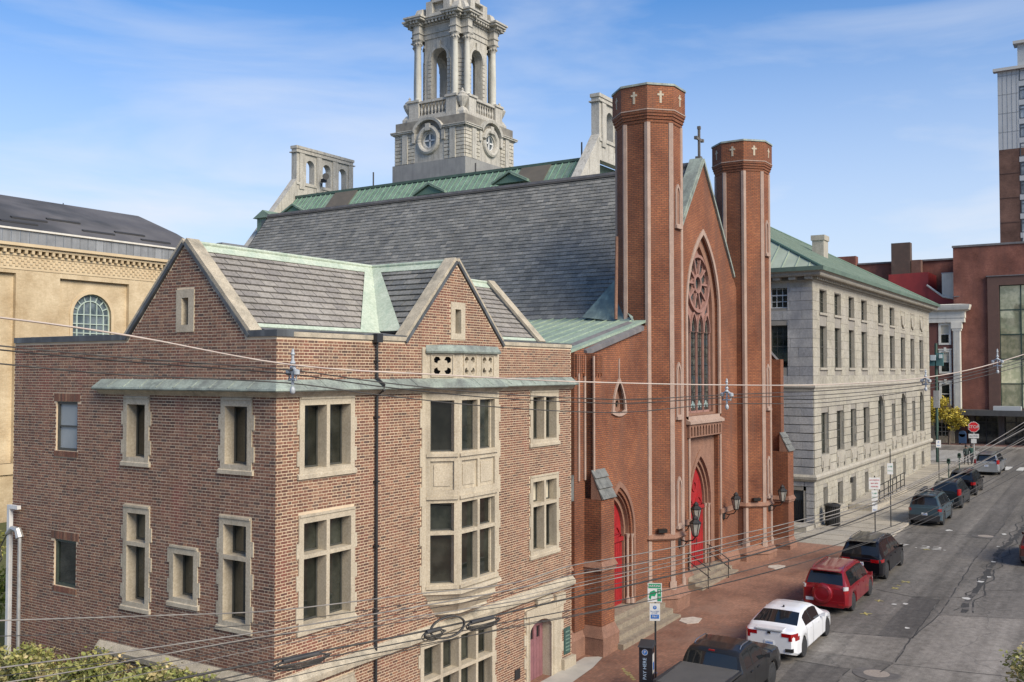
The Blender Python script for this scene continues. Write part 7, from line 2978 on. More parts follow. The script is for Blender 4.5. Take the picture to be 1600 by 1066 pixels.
bl = suv(4.75, 1.90, 1.84, 1.12, .20, .385, (1.0, 3.75), 1.12)
bl['clad'] = blacktrim
def rack(t, loc, L, hw, flank, rows, xs):
    mb = MB()
    for x in (1.3, 2.5):
        mb.tube([(x, -.6, 1.92), (x, .6, 1.92)], .03, 6)
    loc(mb, 'roof_bars', blacktrim)
    mb = MB()
    mb.box(.9, 2.7, .25, .42, 1.95, 2.05)
    loc(mb, 'bike_tray', blacktrim)
bl['extra'] = [rails(blacktrim, .5, 3.0), bumper(.34, .66, blacktrim, .94), rack, spoiler(.12, 1.79, blacktrim, .62)]
bl['tail'] = [(.10, .2, .74, .86, .90, 1.06, tail_m)]
bl['platez'] = .72
bl['handle_m'] = blacktrim
car('suv', 'grey-blue boxy SUV with black lower body and roof rack', 'car', 62.6, 10.95, bl, pm_blue)
b2 = suv(4.9, 1.90, 1.76, 1.06, .3, .37)
b2['extra'] = [rails(chrome, .6, 2.9), bumper(.34, .5, blacktrim, .9)]
b2['tail'] = [(.12, .3, .74, .82, .95, 1.35, tail_m)]
b2['platez'] = .8
car('suv', 'dark grey SUV with tall red tail lamps behind the grey-blue one', 'car', 70.0, 10.95, b2, pm_dkgrey)
b3 = suv(4.9, 1.90, 1.72, 1.05, .3, .37)
b3['extra'] = [rails(chrome, .6, 2.9), bumper(.34, .5, blacktrim, .9), spoiler(.22, 1.66, pm_black, .6)]
car('suv', 'black SUV between the dark grey SUV and the silver minivan', 'car', 76.8, 10.95, b3, pm_black)
vn = suv(5.2, 1.98, 1.80, 1.04, .26, .35, (1.05, 4.15), 1.02)
vn['extra'] = [rails(chrome, .6, 3.0), bumper(.3, .5, pm_silver, .9), spoiler(.16, 1.74, pm_silver, .62)]
vn['tail'] = [(.12, .26, .78, .86, .95, 1.3, tail_m)]
car('minivan', 'silver minivan nearest the stop sign at the far corner', 'car', 90.6, 10.95, vn, pm_silver)
rt = suv(4.9, 1.88, 1.68, 1.02, .34, .36)
rt['extra'] = [bumper(.3, .5, blacktrim, .9), rails(chrome, .6, 2.9)]
rt['tail'] = [(.12, .34, .62, .82, .86, 1.0, tail_m)]
car('suv', 'brown-red SUV cut by the right edge of the picture', 'car', 53.2, 4.15, rt, pm_dred, group='vehicles at the right kerb')

# ---------------------------------------------------------------- street furniture
def panel_frame(x, y, z, face=(-1, 0), tilt=0):
    """sign face frame: looks along `face`; text reads with u to the right as seen"""
    n = Vector((face[0], face[1], 0)).normalized()
    U = Vector((n.y * -1, n.x, 0)) * 1.0
    U = Vector((0, 0, 1)).cross(n)
    return Fr((x, y, z), U, (0, 0, 1), -n)
def sign_text(s, fr, u, v, size, m, parent, name='lettering', w=-.012, ext=.001):
    o = fr.p(u, v, w)
    X, Y, Z = fr.U, fr.V, -fr.W
    Mx = Matrix(((X.x, Y.x, Z.x, o.x), (X.y, Y.y, Z.y, o.y), (X.z, Y.z, Z.z, o.z), (0, 0, 0, 1)))
    return text_mesh(s, name, size, m, parent_inv(parent) @ Mx if False else Mx, parent, ext)

# parking sign by the pickup
sx, sy = 28.85, 13.1
g = gz(sx) + .05
t = thing('parking_sign', 'green and white two hour parking sign above a blue notice, on the black post by the pickup', 'sign', (sx, sy, g))
t['label'] = 'green and white two hour parking sign above a small blue and white notice'
mb = MB()
mb.tube([(sx, sy, g), (sx, sy, g + 2.95)], .032, 8)
mb.build('post', darkmetal, t)
fr = panel_frame(sx - .04, sy, g, (-.86, -.5))
mb = MB()
mb.fbox(fr, -.225, .225, 2.42, 3.02, 0, .012)
p1 = mb.build('sign_plate', signwhite, t)
mb = MB()
mb.fbox(fr, -.2, .2, 2.86, 3.0, -.004, 0)
mb.fbox(fr, .08, .2, 2.45, 2.84, -.004, 0)
p2 = mb.build('green_field', signgreen, p1)
sign_text('PARKING', fr, 0, 2.93, .105, signwhite, p1)
sign_text('2', fr, .14, 2.74, .16, signwhite, p1)
sign_text('HR', fr, .14, 2.58, .08, signwhite, p1)
mb = MB()
mb.slab(fr, [(-.19, 2.56), (-.13, 2.5), (-.1, 2.62), (.0, 2.6), (.06, 2.72), (-.02, 2.8), (-.15, 2.74)], [], -.005, 0)
mb.build('green_emblem', signgreen, p1)
mb = MB()
mb.fbox(fr, -.165, .165, 1.83, 2.38, 0, .012)
p3 = mb.build('notice_plate', signwhite, t)
mb = MB()
mb.slab(fr, circ(0, 2.25, .06, 14), [], -.004, 0)
mb.fbox(fr, -.13, .13, 1.9, 2.03, -.004, 0)
mb.build('blue_field', signblue, p3)
sign_text('P', fr, 0, 2.25, .09, signwhite, p3)
sign_text('PAY TO PARK', fr, 0, 2.13, .045, signblue, p3)
sign_text('AT KIOSK', fr, 0, 2.08, .045, signblue, p3)
sign_text('PAY', fr, 0, 1.965, .1, signwhite, p3)

# pay kiosk
kx, ky = 27.35, 12.75
g = gz(kx) + .05
t = thing('parking_kiosk', 'black parking pay station with blue round P badge beside the pickup', 'pay station', (kx, ky, g))
fr = panel_frame(kx, ky, g, (-1, -.25))
mb = MB()
mb.fbox(fr, -.2, .2, 0, 1.42, 0, .36)
mb.build('cabinet', M('kiosk_black', (.012, .013, .018), None, 4, .4), t)
mb = MB()
P = fr.p
mb.hexa([P(-.24, 1.42, -.06), P(.24, 1.42, -.06), P(.24, 1.42, .42), P(-.24, 1.42, .42), P(-.22, 1.46, -.03), P(.22, 1.46, -.03), P(.22, 1.56, .4), P(-.22, 1.56, .4)])
mb.build('hood', M('kiosk_hood', (.03, .03, .032), None, 4, .5), t)
mb = MB()
mb.slab(fr, circ(-.02, 1.27, .09, 20), [], -.006, 0)
b = mb.build('badge', signblue, t)
mb = MB()
mb.slab(fr, circ(-.02, 1.27, .09, 20), [circ(-.02, 1.27, .08, 20)], -.009, -.002)
mb.build('badge_ring', signwhite, b)
sign_text('P', fr, -.02, 1.27, .13, signwhite, b)
o = sign_text('PAY HERE', Fr(fr.p(-.02, .78, 0), fr.V, -fr.U, fr.W), 0, 0, .15, M('kiosk_lettering_blue', (.35, .47, .62), None, 4, .5), t)
fr2 = Fr(P(.201, 0, 0), fr.W, (0, 0, 1), -fr.U)
mb = MB()
mb.fbox(fr2, .06, .30, .62, 1.2, -.008, 0)
pl = mb.build('instruction_plate', signwhite, t)
mb = MB()
mb.fbox(fr2, .09, .27, .72, .95, -.012, -.008)
mb.build('payment_panel', signblue, pl)

def pole_sign(x, y, label, plates, h=2.9, face=(-.86, -.5)):
    g = gz(x) + .05
    t = thing('street_sign', label, 'sign', (x, y, g))
    mb = MB()
    mb.tube([(x, y, g), (x, y, g + h)], .03, 8)
    mb.build('post', darkmetal, t)
    fr = panel_frame(x - .04, y, g, face)
    for (w, v0, v1, m_, lines) in plates:
        mb = MB()
        mb.fbox(fr, -w / 2, w / 2, v0, v1, 0, .012)
        p = mb.build('sign_plate', signwhite, t)
        for (s, v, sz, mm) in lines:
            sign_text(s, fr, 0, v, sz, mm, p)
    return t
pole_sign(57.0, 12.55, 'cluster of red-lettered parking notices on a post behind the black SUV',
          [(.62, 2.65, 3.3, signwhite, [('NO PARKING', 3.16, .09, signred), ('8AM-4PM', 2.98, .1, signred), ('MON-FRI', 2.8, .1, signred)]),
           (.34, 2.0, 2.6, signwhite, [('2 HR', 2.42, .12, signgreen), ('PARKING', 2.22, .065, signgreen)]),
           (.3, 1.35, 1.92, signwhite, [('P', 1.76, .14, signblue), ('PAY', 1.5, .11, signblue)])], h=3.4)
pole_sign(60.6, 12.45, 'single white parking notice on a black post before the grey-blue SUV', [(.34, 3.1, 3.75, signwhite, [('2 HR', 3.55, .12, signgreen), ('PARKING', 3.3, .07, signgreen)])], h=4.6)
pole_sign(78.0, 12.6, 'pale blue parking notice on a leaning post beyond the dark grey SUV', [(.36, 3.2, 3.75, signwhite, [('P', 3.58, .2, signblue), ('PAY', 3.34, .13, signblue)])], h=4.4)
def meter(x, y, label):
    g = gz(x) + .05
    t = thing('parking_meter', label, 'parking meter', (x, y, g), group='green parking meters')
    mb = MB()
    mb.tube([(x, y, g), (x, y, g + 1.55)], .045, 8)
    mb.build('post', M('meter_green_%d' % int(x), (.02, .05, .035), None, 4, .5), t)
    mb = MB()
    mb.box(x - .12, x + .12, y - .12, y + .12, g + 1.5, g + 1.78)
    mb.lathe((x - .12, y, g + 1.78), [(.12, 0), (.12, .24)], 14, axis=(1, 0, 0))
    mb.build('head', M('meter_head_%d' % int(x), (.03, .06, .045), None, 4, .4), t)
meter(83.3, 12.75, 'green parking meter nearer the leaning sign post')
meter(88.0, 12.65, 'green parking meter nearer the stop sign')
t = thing('trash_can', 'black slatted trash can standing against the granite building corner', 'trash can', (59.6, 15.7, gz(59.6)))
mb = MB()
mb.lathe((59.6, 15.55, gz(59.6) + .06), [(.36, 0), (.36, 1.2)], 20)
mb.build('liner', seam_m, t)
mb = MB()
for k in range(24):
    a = 2 * math.pi * k / 24
    c, s_ = math.cos(a), math.sin(a)
    mb.tube([(59.6 + .4 * c, 15.55 + .4 * s_, gz(59.6) + .1), (59.6 + .4 * c, 15.55 + .4 * s_, gz(59.6) + 1.2)], .035, 4)
mb.build('slats', iron, t, kind='stuff')
mb = MB()
mb.lathe((59.6, 15.55, gz(59.6) + 1.2), [(.28, 0), (.47, 0), (.47, .08), (.3, .16), (.28, .1)], 20)
mb.build('rim', iron, t)
# stop sign
sx, sy = 96.2, 12.6
g = gz(sx) + .05
t = thing('stop_sign', 'red octagonal STOP sign with white plates below at the far corner', 'stop sign', (sx, sy, g))
mb = MB()
mb.tube([(sx, sy, g), (sx, sy, g + 4.0)], .05, 8)
mb.build('post', galv, t)
fr = panel_frame(sx - .07, sy, g, (-.98, -.13))
oc = lambda r: [(r * math.cos(math.pi / 8 + i * math.pi / 4), 3.5 + r * math.sin(math.pi / 8 + i * math.pi / 4)) for i in range(8)]
mb = MB()
mb.slab(fr, oc(.49), [], 0, .02)
p = mb.build('border', signwhite, t)
mb = MB()
mb.slab(fr, oc(.45), [], -.006, 0)
p2 = mb.build('red_face', signred, p)
sign_text('STOP', fr, 0, 3.5, .36, signwhite, p, w=-.02, ext=.004)
mb = MB()
mb.fbox(fr, -.42, .42, 2.5, 2.88, 0, .02)
q = mb.build('plate', signwhite, t)
sign_text('ALL WAY', fr, 0, 2.69, .17, black_m, q, w=-.01)
mb = MB()
mb.fbox(fr, -.22, .22, 2.05, 2.44, 0, .02)
mb.build('plate', signwhite, t)
# mailbox at the far pavement
t = thing('mailbox', 'dark blue mailbox on the far pavement below the yellow tree', 'mailbox', (117.6, 16.0, gz(117)))
mb = MB()
mb.box(117.4, 118.1, 16.2, 16.9, 2.5, 3.5)
mb.lathe((117.4, 16.55, 3.5), [(.35, 0), (.35, .7)], 16, axis=(1, 0, 0))
mb.build('body', M('mailbox_blue', (.025, .06, .13), None, 3, .5), t)
for (dx, dy) in ((0.02, .02), (.6, .02), (.02, .6), (.6, .6)):
    mb = MB()
    mb.box(117.4 + dx, 117.48 + dx, 16.2 + dy, 16.28 + dy, 2.28, 2.5)
    mb.build('leg', darkmetal, t)
# signal and transformer pole at the far corner
t = thing('utility_pole', 'dark green pole with signal boxes and cameras at the far granite corner', 'utility pole', (98.0, 16.0, 1.9))
mb = MB()
mb.tube([(98.0, 15.95, 1.9), (98.0, 15.95, 13.0)], .13, 10)
mb.build('shaft', M('pole_green', (.03, .07, .055), (.04, .08, .06), 3, .5), t)
mb = MB()
mb.box(97.6, 98.0, 15.3, 15.9, 10.9, 12.1)
mb.box(97.6, 98.0, 16.0, 16.5, 10.9, 11.9)
mb.build('signal_box', M('signal_teal', (.05, .13, .14), None, 3, .5), t)
mb = MB()
mb.box(97.4, 97.62, 15.35, 15.6, 11.6, 11.95)
mb.box(97.4, 97.62, 15.9, 16.35, 11.4, 11.9)
mb.build('camera_box', M('pale_camera_box', (.45, .52, .56), None, 3, .5), t)
mb = MB()
mb.box(97.8, 98.2, 15.7, 16.2, 7.0, 8.6)
mb.build('junction_box', galv, t)

# ---------------------------------------------------------------- people at the corner
def person(loc, rz, label, mt, mb_, stride, group='people walking to the crossing'):
    root = thing('person', label, 'person', loc, rz, group)
    J = {'pelvis': (0, 0, .95), 'chest': (0.01, 0, 1.28), 'neck': (.02, 0, 1.47), 'head': (.03, 0, 1.60), 'crown': (.03, 0, 1.74)}
    E_ = [('pelvis', 'chest'), ('chest', 'neck'), ('neck', 'head'), ('head', 'crown')]
    R_ = {'pelvis': .15, 'chest': .17, 'neck': .06, 'head': .10, 'crown': .07}
    for s_, n in ((-1, 'r'), (1, 'l')):
        f = stride * s_
        J['hip' + n] = (0, s_ * .09, .9)
        J['knee' + n] = (.16 * f + .04, s_ * .1, .5)
        J['ank' + n] = (.30 * f - .03, s_ * .1, .09)
        J['toe' + n] = (.30 * f + .14, s_ * .11, .04)
        J['sh' + n] = (0, s_ * .19, 1.40)
        J['el' + n] = (-.12 * f, s_ * .25, 1.12)
        J['wr' + n] = (-.16 * f + .1, s_ * .24, .88)
        J['ha' + n] = (-.16 * f + .13, s_ * .23, .78)
        E_ += [('pelvis', 'hip' + n), ('hip' + n, 'knee' + n), ('knee' + n, 'ank' + n), ('ank' + n, 'toe' + n), ('chest', 'sh' + n), ('sh' + n, 'el' + n), ('el' + n, 'wr' + n), ('wr' + n, 'ha' + n)]
        for k, r in (('hip', .105), ('knee', .07), ('ank', .045), ('toe', .04), ('sh', .07), ('el', .048), ('wr', .034), ('ha', .04)):
            R_[k + n] = r
    names = list(J)
    me = bpy.data.meshes.new('body')
    me.from_pydata([J[n] for n in names], [(names.index(a), names.index(b)) for a, b in E_], [])
    o = bpy.data.objects.new('body', me)
    COL.objects.link(o)
    o.parent = root
    sk = o.modifiers.new('skin', 'SKIN')
    for i, n in enumerate(names):
        me.skin_vertices[0].data[i].radius = (R_[n], R_[n])
    me.skin_vertices[0].data[0].use_root = True
    ss = o.modifiers.new('sub', 'SUBSURF')
    ss.levels = ss.render_levels = 1
    dg = bpy.context.evaluated_depsgraph_get()
    m2 = bpy.data.meshes.new_from_object(o.evaluated_get(dg))
    o.modifiers.clear()
    o.data = m2
    m2.materials.clear()
    for m_ in (mb_, mt, skin_m):
        m2.materials.append(m_)
    for p in m2.polygons:
        z = p.center.z
        p.material_index = 0 if z < .93 else (1 if z < 1.48 else 2)
        if z < .84 and abs(p.center.y) > .2 and z > .7:
            p.material_index = 2
        p.use_smooth = True
    mb = MB()
    mb.lathe((.015, 0, 1.66), [(.125, -.06), (.13, .02), (.11, .09), (.06, .13), (.01, .14)], 12)
    h = mb.build('hair', black_m, None, smooth=60)
    h.parent = root
person((96.9, 13.35, gz(97) + .06), math.radians(200), 'person in dark teal clothes walking left of the stop sign post', cloth_dark, M('black_trousers', (.015, .016, .018), None, 3, .9), 1.0)
person((97.7, 13.0, gz(97.7) + .06), math.radians(20), 'person in a dark green jacket striding right of the stop sign post', M('dark_green_jacket', (.02, .06, .05), None, 3, .9), M('dark_trousers', (.03, .03, .035), None, 3, .9), -1.0)

# ---------------------------------------------------------------- overhead wires
def smooth_path(P, n=5):
    out = []
    m = len(P)
    for i in range(m - 1):
        p0, p1, p2, p3 = [Vector(P[max(0, min(m - 1, k))]) for k in (i - 1, i, i + 1, i + 2)]
        for k in range(n):
            t_ = k / n
            out.append(.5 * ((2 * p1) + (p2 - p0) * t_ + (2 * p0 - 5 * p1 + 4 * p2 - p3) * t_ * t_ + (3 * p1 - p0 - 3 * p2 + p3) * t_ ** 3))
    out.append(Vector(P[-1]))
    return out
WIRES = [
 ('tan insulated top wire carried by the grey spacers', cable_tan, .017, [(6.14, 12.48, 11.08), (6.95, 12.23, 11.04), (8.49, 11.75, 10.85), (10.9, 11.0, 10.45), (13.72, 10.13, 10.29), (16.57, 9.24, 10.16), (21.19, 7.81, 10.05), (25.22, 6.56, 10.03), (29.88, 5.12, 10.19), (34.29, 3.75, 10.65), (41.34, 1.56, 11.77)]),
 ('upper of the three black wires below the tan one', cable_dark, .013, [(6.14, 12.48, 10.77), (6.96, 12.22, 10.68), (8.49, 11.75, 10.54), (10.8, 11.03, 10.38), (12.46, 10.52, 10.17), (14.53, 9.88, 9.97), (16.61, 9.23, 9.84), (18.4, 8.68, 9.78), (21.01, 7.87, 9.83), (25.22, 6.56, 9.88), (29.88, 5.12, 10.08), (34.28, 3.75, 10.53), (41.33, 1.57, 11.54)]),
 ('middle of the three black wires below the tan one', cable_dark, .013, [(6.14, 12.5, 10.73), (6.96, 12.24, 10.63), (8.49, 11.77, 10.49), (10.8, 11.05, 10.32), (12.46, 10.52, 10.10), (14.53, 9.88, 9.89), (16.61, 9.23, 9.76), (18.4, 8.68, 9.7), (21.01, 7.87, 9.76), (25.21, 6.56, 9.77), (29.87, 5.12, 9.97), (34.28, 3.75, 10.43), (41.33, 1.57, 11.4)]),
 ('lowest of the three black wires below the tan one', cable_dark, .013, [(6.15, 12.47, 10.54), (6.96, 12.22, 10.46), (8.49, 11.75, 10.31), (10.85, 11.02, 10.18), (12.46, 10.52, 9.97), (14.53, 9.88, 9.74), (16.61, 9.23, 9.58), (18.4, 8.68, 9.52), (21.19, 7.81, 9.62), (25.21, 6.56, 9.57), (29.87, 5.12, 9.84), (34.27, 3.76, 10.29), (41.32, 1.57, 11.19)]),
 ('topmost pale wire crossing the lower windows of the brick house', cable_grey, .014, [(6.59, 12.34, 7.25), (7.01, 12.21, 7.19), (8.95, 11.61, 6.93), (10.61, 11.09, 6.73), (12.96, 10.36, 6.61), (15.11, 9.7, 6.49), (16.49, 9.27, 6.62), (18.38, 8.68, 6.62), (21.42, 7.74, 6.66), (25.16, 6.58, 6.84), (29.88, 5.12, 7.37), (36.02, 3.21, 8.7), (41.27, 1.59, 10.14)]),
 ('second pale wire, leaving the frame at the far lower left', cable_grey, .016, [(6.6, 12.33, 6.57), (7.01, 12.21, 6.58), (8.54, 11.73, 6.5), (10.63, 11.09, 6.42), (11.57, 10.79, 6.4), (13.21, 10.28, 6.37), (15.11, 9.7, 6.36), (16.57, 9.24, 6.42), (18.38, 8.68, 6.40), (20.34, 8.07, 6.45), (23.82, 7.0, 6.64), (28.17, 5.65, 7.02), (36.01, 3.22, 8.45), (41.25, 1.59, 9.68)]),
 ('third wire just above the spliced cable bundle', cable_grey, .013, [(6.74, 12.29, 6.39), (7.9, 11.93, 6.36), (9.4, 11.47, 6.36), (10.63, 11.09, 6.34), (12.02, 10.65, 6.27), (13.73, 10.13, 6.18), (15.4, 9.61, 6.13), (16.65, 9.22, 6.17), (19.33, 8.39, 6.22), (22.58, 7.38, 6.35), (28.16, 5.65, 6.71), (36.0, 3.22, 8.07), (41.23, 1.6, 9.21)]),
 ('thick dark main cable with splice loops', cable_dark, .024, [(8.54, 11.73, 5.92), (9.13, 11.55, 5.95), (10.05, 11.27, 5.95), (10.63, 11.08, 5.94), (11.57, 10.79, 5.93), (12.72, 10.44, 5.91), (13.6, 10.17, 5.91), (14.96, 9.74, 5.93), (16.65, 9.22, 5.96), (18.38, 8.68, 5.98), (20.34, 8.08, 6.02), (22.1, 7.53, 6.09), (23.64, 7.05, 6.19), (26.01, 6.32, 6.41), (28.83, 5.44, 6.77), (31.72, 4.55, 7.23), (36.0, 3.22, 8.11), (41.23, 1.6, 9.21)]),
 ('dark wire hanging just under the main cable', cable_dark, .014, [(8.88, 11.63, 5.85), (9.4, 11.47, 5.86), (10.63, 11.08, 5.87), (12.02, 10.65, 5.85), (13.6, 10.17, 5.82), (15.11, 9.7, 5.80), (16.64, 9.22, 5.77), (19.32, 8.39, 5.76), (22.57, 7.38, 5.84), (25.71, 6.41, 6.0), (29.85, 5.13, 6.37), (35.97, 3.23, 7.41), (41.19, 1.61, 8.4)]),
 ('lowest dark wire, sagging past the church doors', cable_dark, .012, [(9.05, 11.57, 5.78), (10.63, 11.08, 5.79), (12.02, 10.65, 5.76), (13.73, 10.12, 5.71), (15.4, 9.61, 5.67), (16.97, 9.12, 5.63), (19.32, 8.39, 5.61), (22.57, 7.38, 5.66), (25.99, 6.32, 5.79), (29.84, 5.13, 6.1), (35.96, 3.23, 7.07), (41.17, 1.62, 8.05)]),
 ('thin pale wire between the third wire and the main cable', cable_grey, .008, [(7.9, 11.93, 6.12), (9.4, 11.47, 6.15), (10.63, 11.08, 6.17), (12.96, 10.36, 6.16), (14.96, 9.74, 6.19), (16.65, 9.22, 6.23), (20.34, 8.07, 6.34), (25.16, 6.58, 6.63), (29.87, 5.12, 7.03), (35.99, 3.22, 7.86), (41.2, 1.61, 8.75)]),
]
_base = [w for w in WIRES if w[0].startswith(('second pale', 'third wire', 'dark wire hanging', 'topmost pale'))]
for (lab, dz, bend), (l0, m0, r0, P0) in zip((('thin dark wire just below the second pale wire', -.12, .02), ('thin dark wire threading the main cable bundle', -.07, .03), ('thin dark wire between the two lowest wires', -.16, .05), ('thin dark wire just below the topmost pale wire', -.20, .04)), (_base[1], _base[2], _base[3], _base[0])):
    WIRES.append((lab, cable_dark, .009, [(x + .05, y, z + dz - bend * math.sin(k * .9)) for k, (x, y, z) in enumerate(P0)]))
# the bundle leaning against each other near the left edge is kept apart in depth
for i, (lab, m_, r, P) in enumerate(WIRES):
    P2 = [(x + .04 * (i % 3), y + .05 * (i % 4), z) for (x, y, z) in P]
    mb = MB()
    mb.tube(smooth_path(P2), r * (.72 if i > 3 else .85), 6)
    o = mb.build('overhead_wire', m_, None, uv=False, smooth=60)
    tag(o, lab, 'wire', 'overhead wires along the street')

def spacer(p, label, k=1.0):
    c = Vector(p)
    t = thing('wire_spacer', label, 'insulator', p, group='grey insulated wire spacers')
    mb = MB()
    for (z, r) in ((.26, .02), (.22, .035), (.2, .02), (.1, .045), (.04, .05)):
        mb.lathe(c + Vector((0, 0, z * k)), [(r * .5, -.03), (r, 0), (r * .5, .04)], 8)
    mb.tube([c + Vector((0, 0, .28 * k)), c + Vector((0, 0, -.2 * k))], .022, 6)
    mb.build('hanger', insul, t, smooth=50)
    for sgn in (-1, 1):
        mb = MB()
        d = Vector((.3, .95, 0)) * sgn * .11 * k
        mb.tube([c + Vector((0, 0, .06)), c + d + Vector((0, 0, -.02)), c + d * .9 + Vector((0, 0, -.13 * k)), c + Vector((0, 0, -.12 * k))], .024, 6)
        mb.lathe(c + d + Vector((0, 0, -.03)), [(.02, -.05), (.05, -.03), (.05, .03), (.02, .05)], 8)
        mb.build('arm', insul, t, smooth=50)
    mb = MB()
    mb.lathe(c + Vector((0, 0, -.28 * k)), [(.01, -.05), (.04, -.02), (.045, .03), (.02, .08)], 8)
    mb.build('clamp', insul, t, smooth=50)
spacer((10.93, 11.06, 10.37), 'grey wire spacer in front of the near brick corner', 1.15)
spacer((21.2, 7.85, 9.86), 'grey wire spacer in front of the far church turret', 1.15)
spacer((29.9, 5.15, 10.12), 'grey wire spacer before the far granite corner', 1.0)
spacer((34.3, 3.78, 10.7), 'grey wire spacer before the mirror glass office', 1.3)

def coil(c, L_, lab, ring=False):
    t = thing('cable_splice', lab, 'cable splice', c)
    C_ = Vector(c)
    d = Vector((.953, -.3, .02))
    mb = MB()
    for k in range(5):
        r = .05 + .01 * k
        pts = []
        for q in range(9):
            a = 2 * math.pi * q / 8
            pts.append(C_ + d * (L_ * .42 * math.cos(a) + random.uniform(-.03, .03)) + Vector((0, 0, (.035 + .016 * k) * math.sin(a) - .03 - .012 * k)) + Vector((.3, .95, 0)) * (.02 * k - .04))
        mb.tube(smooth_path(pts, 3), .010, 5)
    mb.build('loop', cable_dark, t)
    mb = MB()
    mb.tube([C_ - d * L_ * .3 + Vector((0, 0, .0)), C_ + d * L_ * .25 + Vector((0, 0, .01))], .04, 8)
    mb.build('splice_case', blacktrim, t)
    if ring:
        mb = MB()
        n_ = Vector((-.4, -.8, .2)).normalized()
        pts = []
        e1 = d
        e2 = Vector((0, 0, 1))
        for k in range(3):
            for q in range(25):
                a = 2 * math.pi * q / 24
                pts.append(C_ + d * .3 + e1 * (.36 * math.cos(a)) + e2 * (.18 * math.sin(a)) + Vector((.3, .95, 0)) * (.012 * k))
        mb.tube(pts, .016, 6)
        mb.build('storage_loop', cable_dark, t)
coil((11.1, 10.98, 5.93), 1.1, 'dark looped cable splice before the lower left corner of the brick house')
coil((14.5, 9.92, 5.93), .9, 'cable splice at the right of the round storage loop')
coil((13.45, 10.22, 5.93), .5, 'round black storage loop of cable below the bay window', True)

# ---------------------------------------------------------------- trees and shrubs
def leaves(name, centres, n, size, m, parent=None, flat=.5, kind=None):
    mb = MB()
    tot = sum(c[3] ** 3 for c in centres)
    for (cx, cy, cz, r, sz) in centres:
        k = int(n * r ** 3 / tot) + 1
        # leaf sprays gathered on twigs, thin inside
        twigs = []
        for _ in range(max(6, k // 14)):
            v = Vector((random.gauss(0, 1), random.gauss(0, 1), random.gauss(0, 1))).normalized()
            twigs.append(Vector((cx, cy, cz)) + Vector((v.x * r, v.y * r, v.z * r * sz)) * random.uniform(.35, 1.0) ** .6)
        for _ in range(k):
            tw = random.choice(twigs)
            p = tw + Vector((random.gauss(0, .16), random.gauss(0, .16), random.gauss(0, .12))) * r
            a = Vector((random.gauss(0, 1), random.gauss(0, 1), random.gauss(0, .6))).normalized()
            b = a.cross(Vector((random.gauss(0, 1), random.gauss(0, 1), random.gauss(0, 1)))).normalized()
            L_ = size * random.uniform(.6, 1.3)
            w = L_ * .32
            q = [p, p + a * L_ * .45 + b * w, p + a * L_, p + a * L_ * .45 - b * w]
            mb.add(q, [(0, 1, 2, 3)])
    return mb.build(name, m, parent, uv=False, kind=kind)

def tree(name, label, base, h, crowns, n, size, m, group=None, trunk_r=.14):
    t = thing(name, label, 'tree', base, group=group)
    B = Vector(base)
    mb = MB()
    top = B + Vector((random.uniform(-.2, .2), random.uniform(-.2, .2), h * .75))
    mb.tube([B, B.lerp(top, .5) + Vector((.06, .04, 0)), top], trunk_r, 8, r1=trunk_r * .35)
    for (cx, cy, cz, r, sz) in crowns:
        for _ in range(4):
            e = Vector((cx, cy, cz)) + Vector((random.uniform(-1, 1), random.uniform(-1, 1), random.uniform(-.5, .8))) * r * .7
            s0 = B.lerp(top, random.uniform(.4, .95))
            mb.tube([s0, s0.lerp(e, .5) + Vector((0, 0, .1 * r)), e], trunk_r * .3, 5, r1=.012)
    mb.build('trunk', bark, t, uv=False, smooth=60)
    leaves('crown', crowns, n, size, m, t)
    return t
tree('street_tree', 'small yellow-leaved street tree at the end of the granite building', (101.6 + 15.2, 17.8, 2.3), 6.5,
     [(116.8, 19.3, 6.3, 1.35, .8), (116.9, 17.8, 5.6, 1.3, .7), (116.8, 16.6, 5.0, .9, .6), (116.8, 20.3, 5.4, 1.2, .8), (117, 18.6, 7.0, .9, .6), (116.9, 17.3, 4.3, .7, .5)], 5200, .22, leaf_y)
tree('street_tree', 'small green and yellow tree at the lower right edge of the picture', (27.4, 2.1, .5), 3.0,
     [(27.2, 2.25, 3.1, .75, .7), (27.6, 1.8, 2.6, .7, .6), (26.5, 2.0, 2.3, .7, .6), (27.3, 1.2, 2.9, .8, .8), (26.2, 1.6, 3.2, .6, .6)], 6000, .11, leaf_yg, trunk_r=.07)
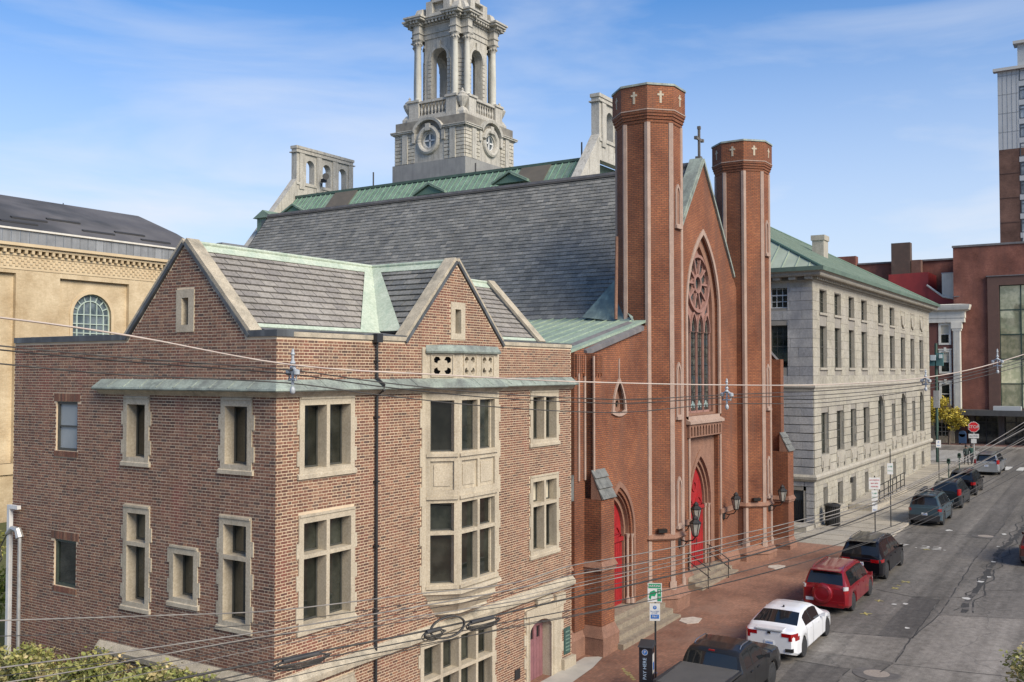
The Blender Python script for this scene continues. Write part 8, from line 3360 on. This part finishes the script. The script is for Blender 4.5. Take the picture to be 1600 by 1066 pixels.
# planting at the foot of the side wall
t = thing('shrub_bed', 'tall yellow-green shrubs crowding the foot of the side brick wall', 'shrub', (14.2, 20, .3))
mb = MB()
for k in range(40):
    y = 16.4 + k * .24
    x = 13.6 + random.uniform(-.6, .9)
    mb.tube([(x, y, .3), (x + random.uniform(-.15, .15), y + random.uniform(-.2, .2), 2.0), (x + random.uniform(-.3, .3), y + random.uniform(-.3, .3), 2.7 + random.uniform(-.3, .3))], .02, 4, r1=.006)
mb.build('stems', bark, t, uv=False, kind='stuff')
cs = []
for k in range(17):
    y = 16.9 + k * .54
    ztop = 3.28 + .09 * (24 - y) + .25 * math.sin(k * 1.3)
    cs.append((13.75 + random.uniform(-.3, .4), y, ztop - .25, .52, .62))
    cs.append((13.6 + random.uniform(-.3, .5), y + .2, ztop - .95, .65, .8))
leaves('foliage', cs, 26000, .11, leaf_yg, t)
mb = MB()
for k in range(260):
    y = random.uniform(16.5, 25.5)
    x = 13.7 + random.uniform(-.5, .6)
    z = 2.85 + .09 * (24 - y) + random.uniform(-.3, .35)
    a = random.uniform(0, 6.28)
    d = Vector((math.cos(a), math.sin(a), .0))
    L_ = random.uniform(.25, .5)
    p = Vector((x, y, z))
    w = Vector((-d.y, d.x, 0)) * .018
    pts = [p, p + d * L_ * .5 + Vector((0, 0, .18)), p + d * L_ + Vector((0, 0, .02))]
    mb.add([pts[0] - w, pts[0] + w, pts[1] + w, pts[1] - w, pts[2]], [(0, 1, 2, 3), (3, 2, 4)])
mb.build('grass_blades', M('straw_blade', (.30, .27, .12), (.22, .24, .09), 8, .7), t, uv=False, kind='stuff')
# trees and parked car glimpsed past the rear of the house
for (x, y, z, lab) in ((19.0, 36.5, .4, 'green bushy tree seen past the rear edge of the brick house'), (23.5, 45.0, .4, 'yellow-green tree further back beside the tan hall')):
    tree('yard_tree', lab, (x, y, z), 4.6, [(x, y, 3.0, 1.4, .9), (x - .8, y + .6, 3.6, 1.1, .8), (x + .9, y - .4, 2.3, 1.2, .8), (x - .2, y - .8, 4.0, 1.0, .7), (x - 1.2, y - .6, 2.2, 1.0, .8)], 5200, .2, leaf_yg if y > 40 else leaf_g, group='trees behind the brick house')
sheet('yard_grass', [(8, 26.6), (60, 26.6), (60, 61.5), (8, 61.5)], .0, grassm)
sheet('side_yard', [(4, 15.5), (15.4, 15.5), (15.4, 26.5), (4, 26.5)], .0, grassm)
yard = suv(4.6, 1.8, 1.5, 1.0, .4, .33)
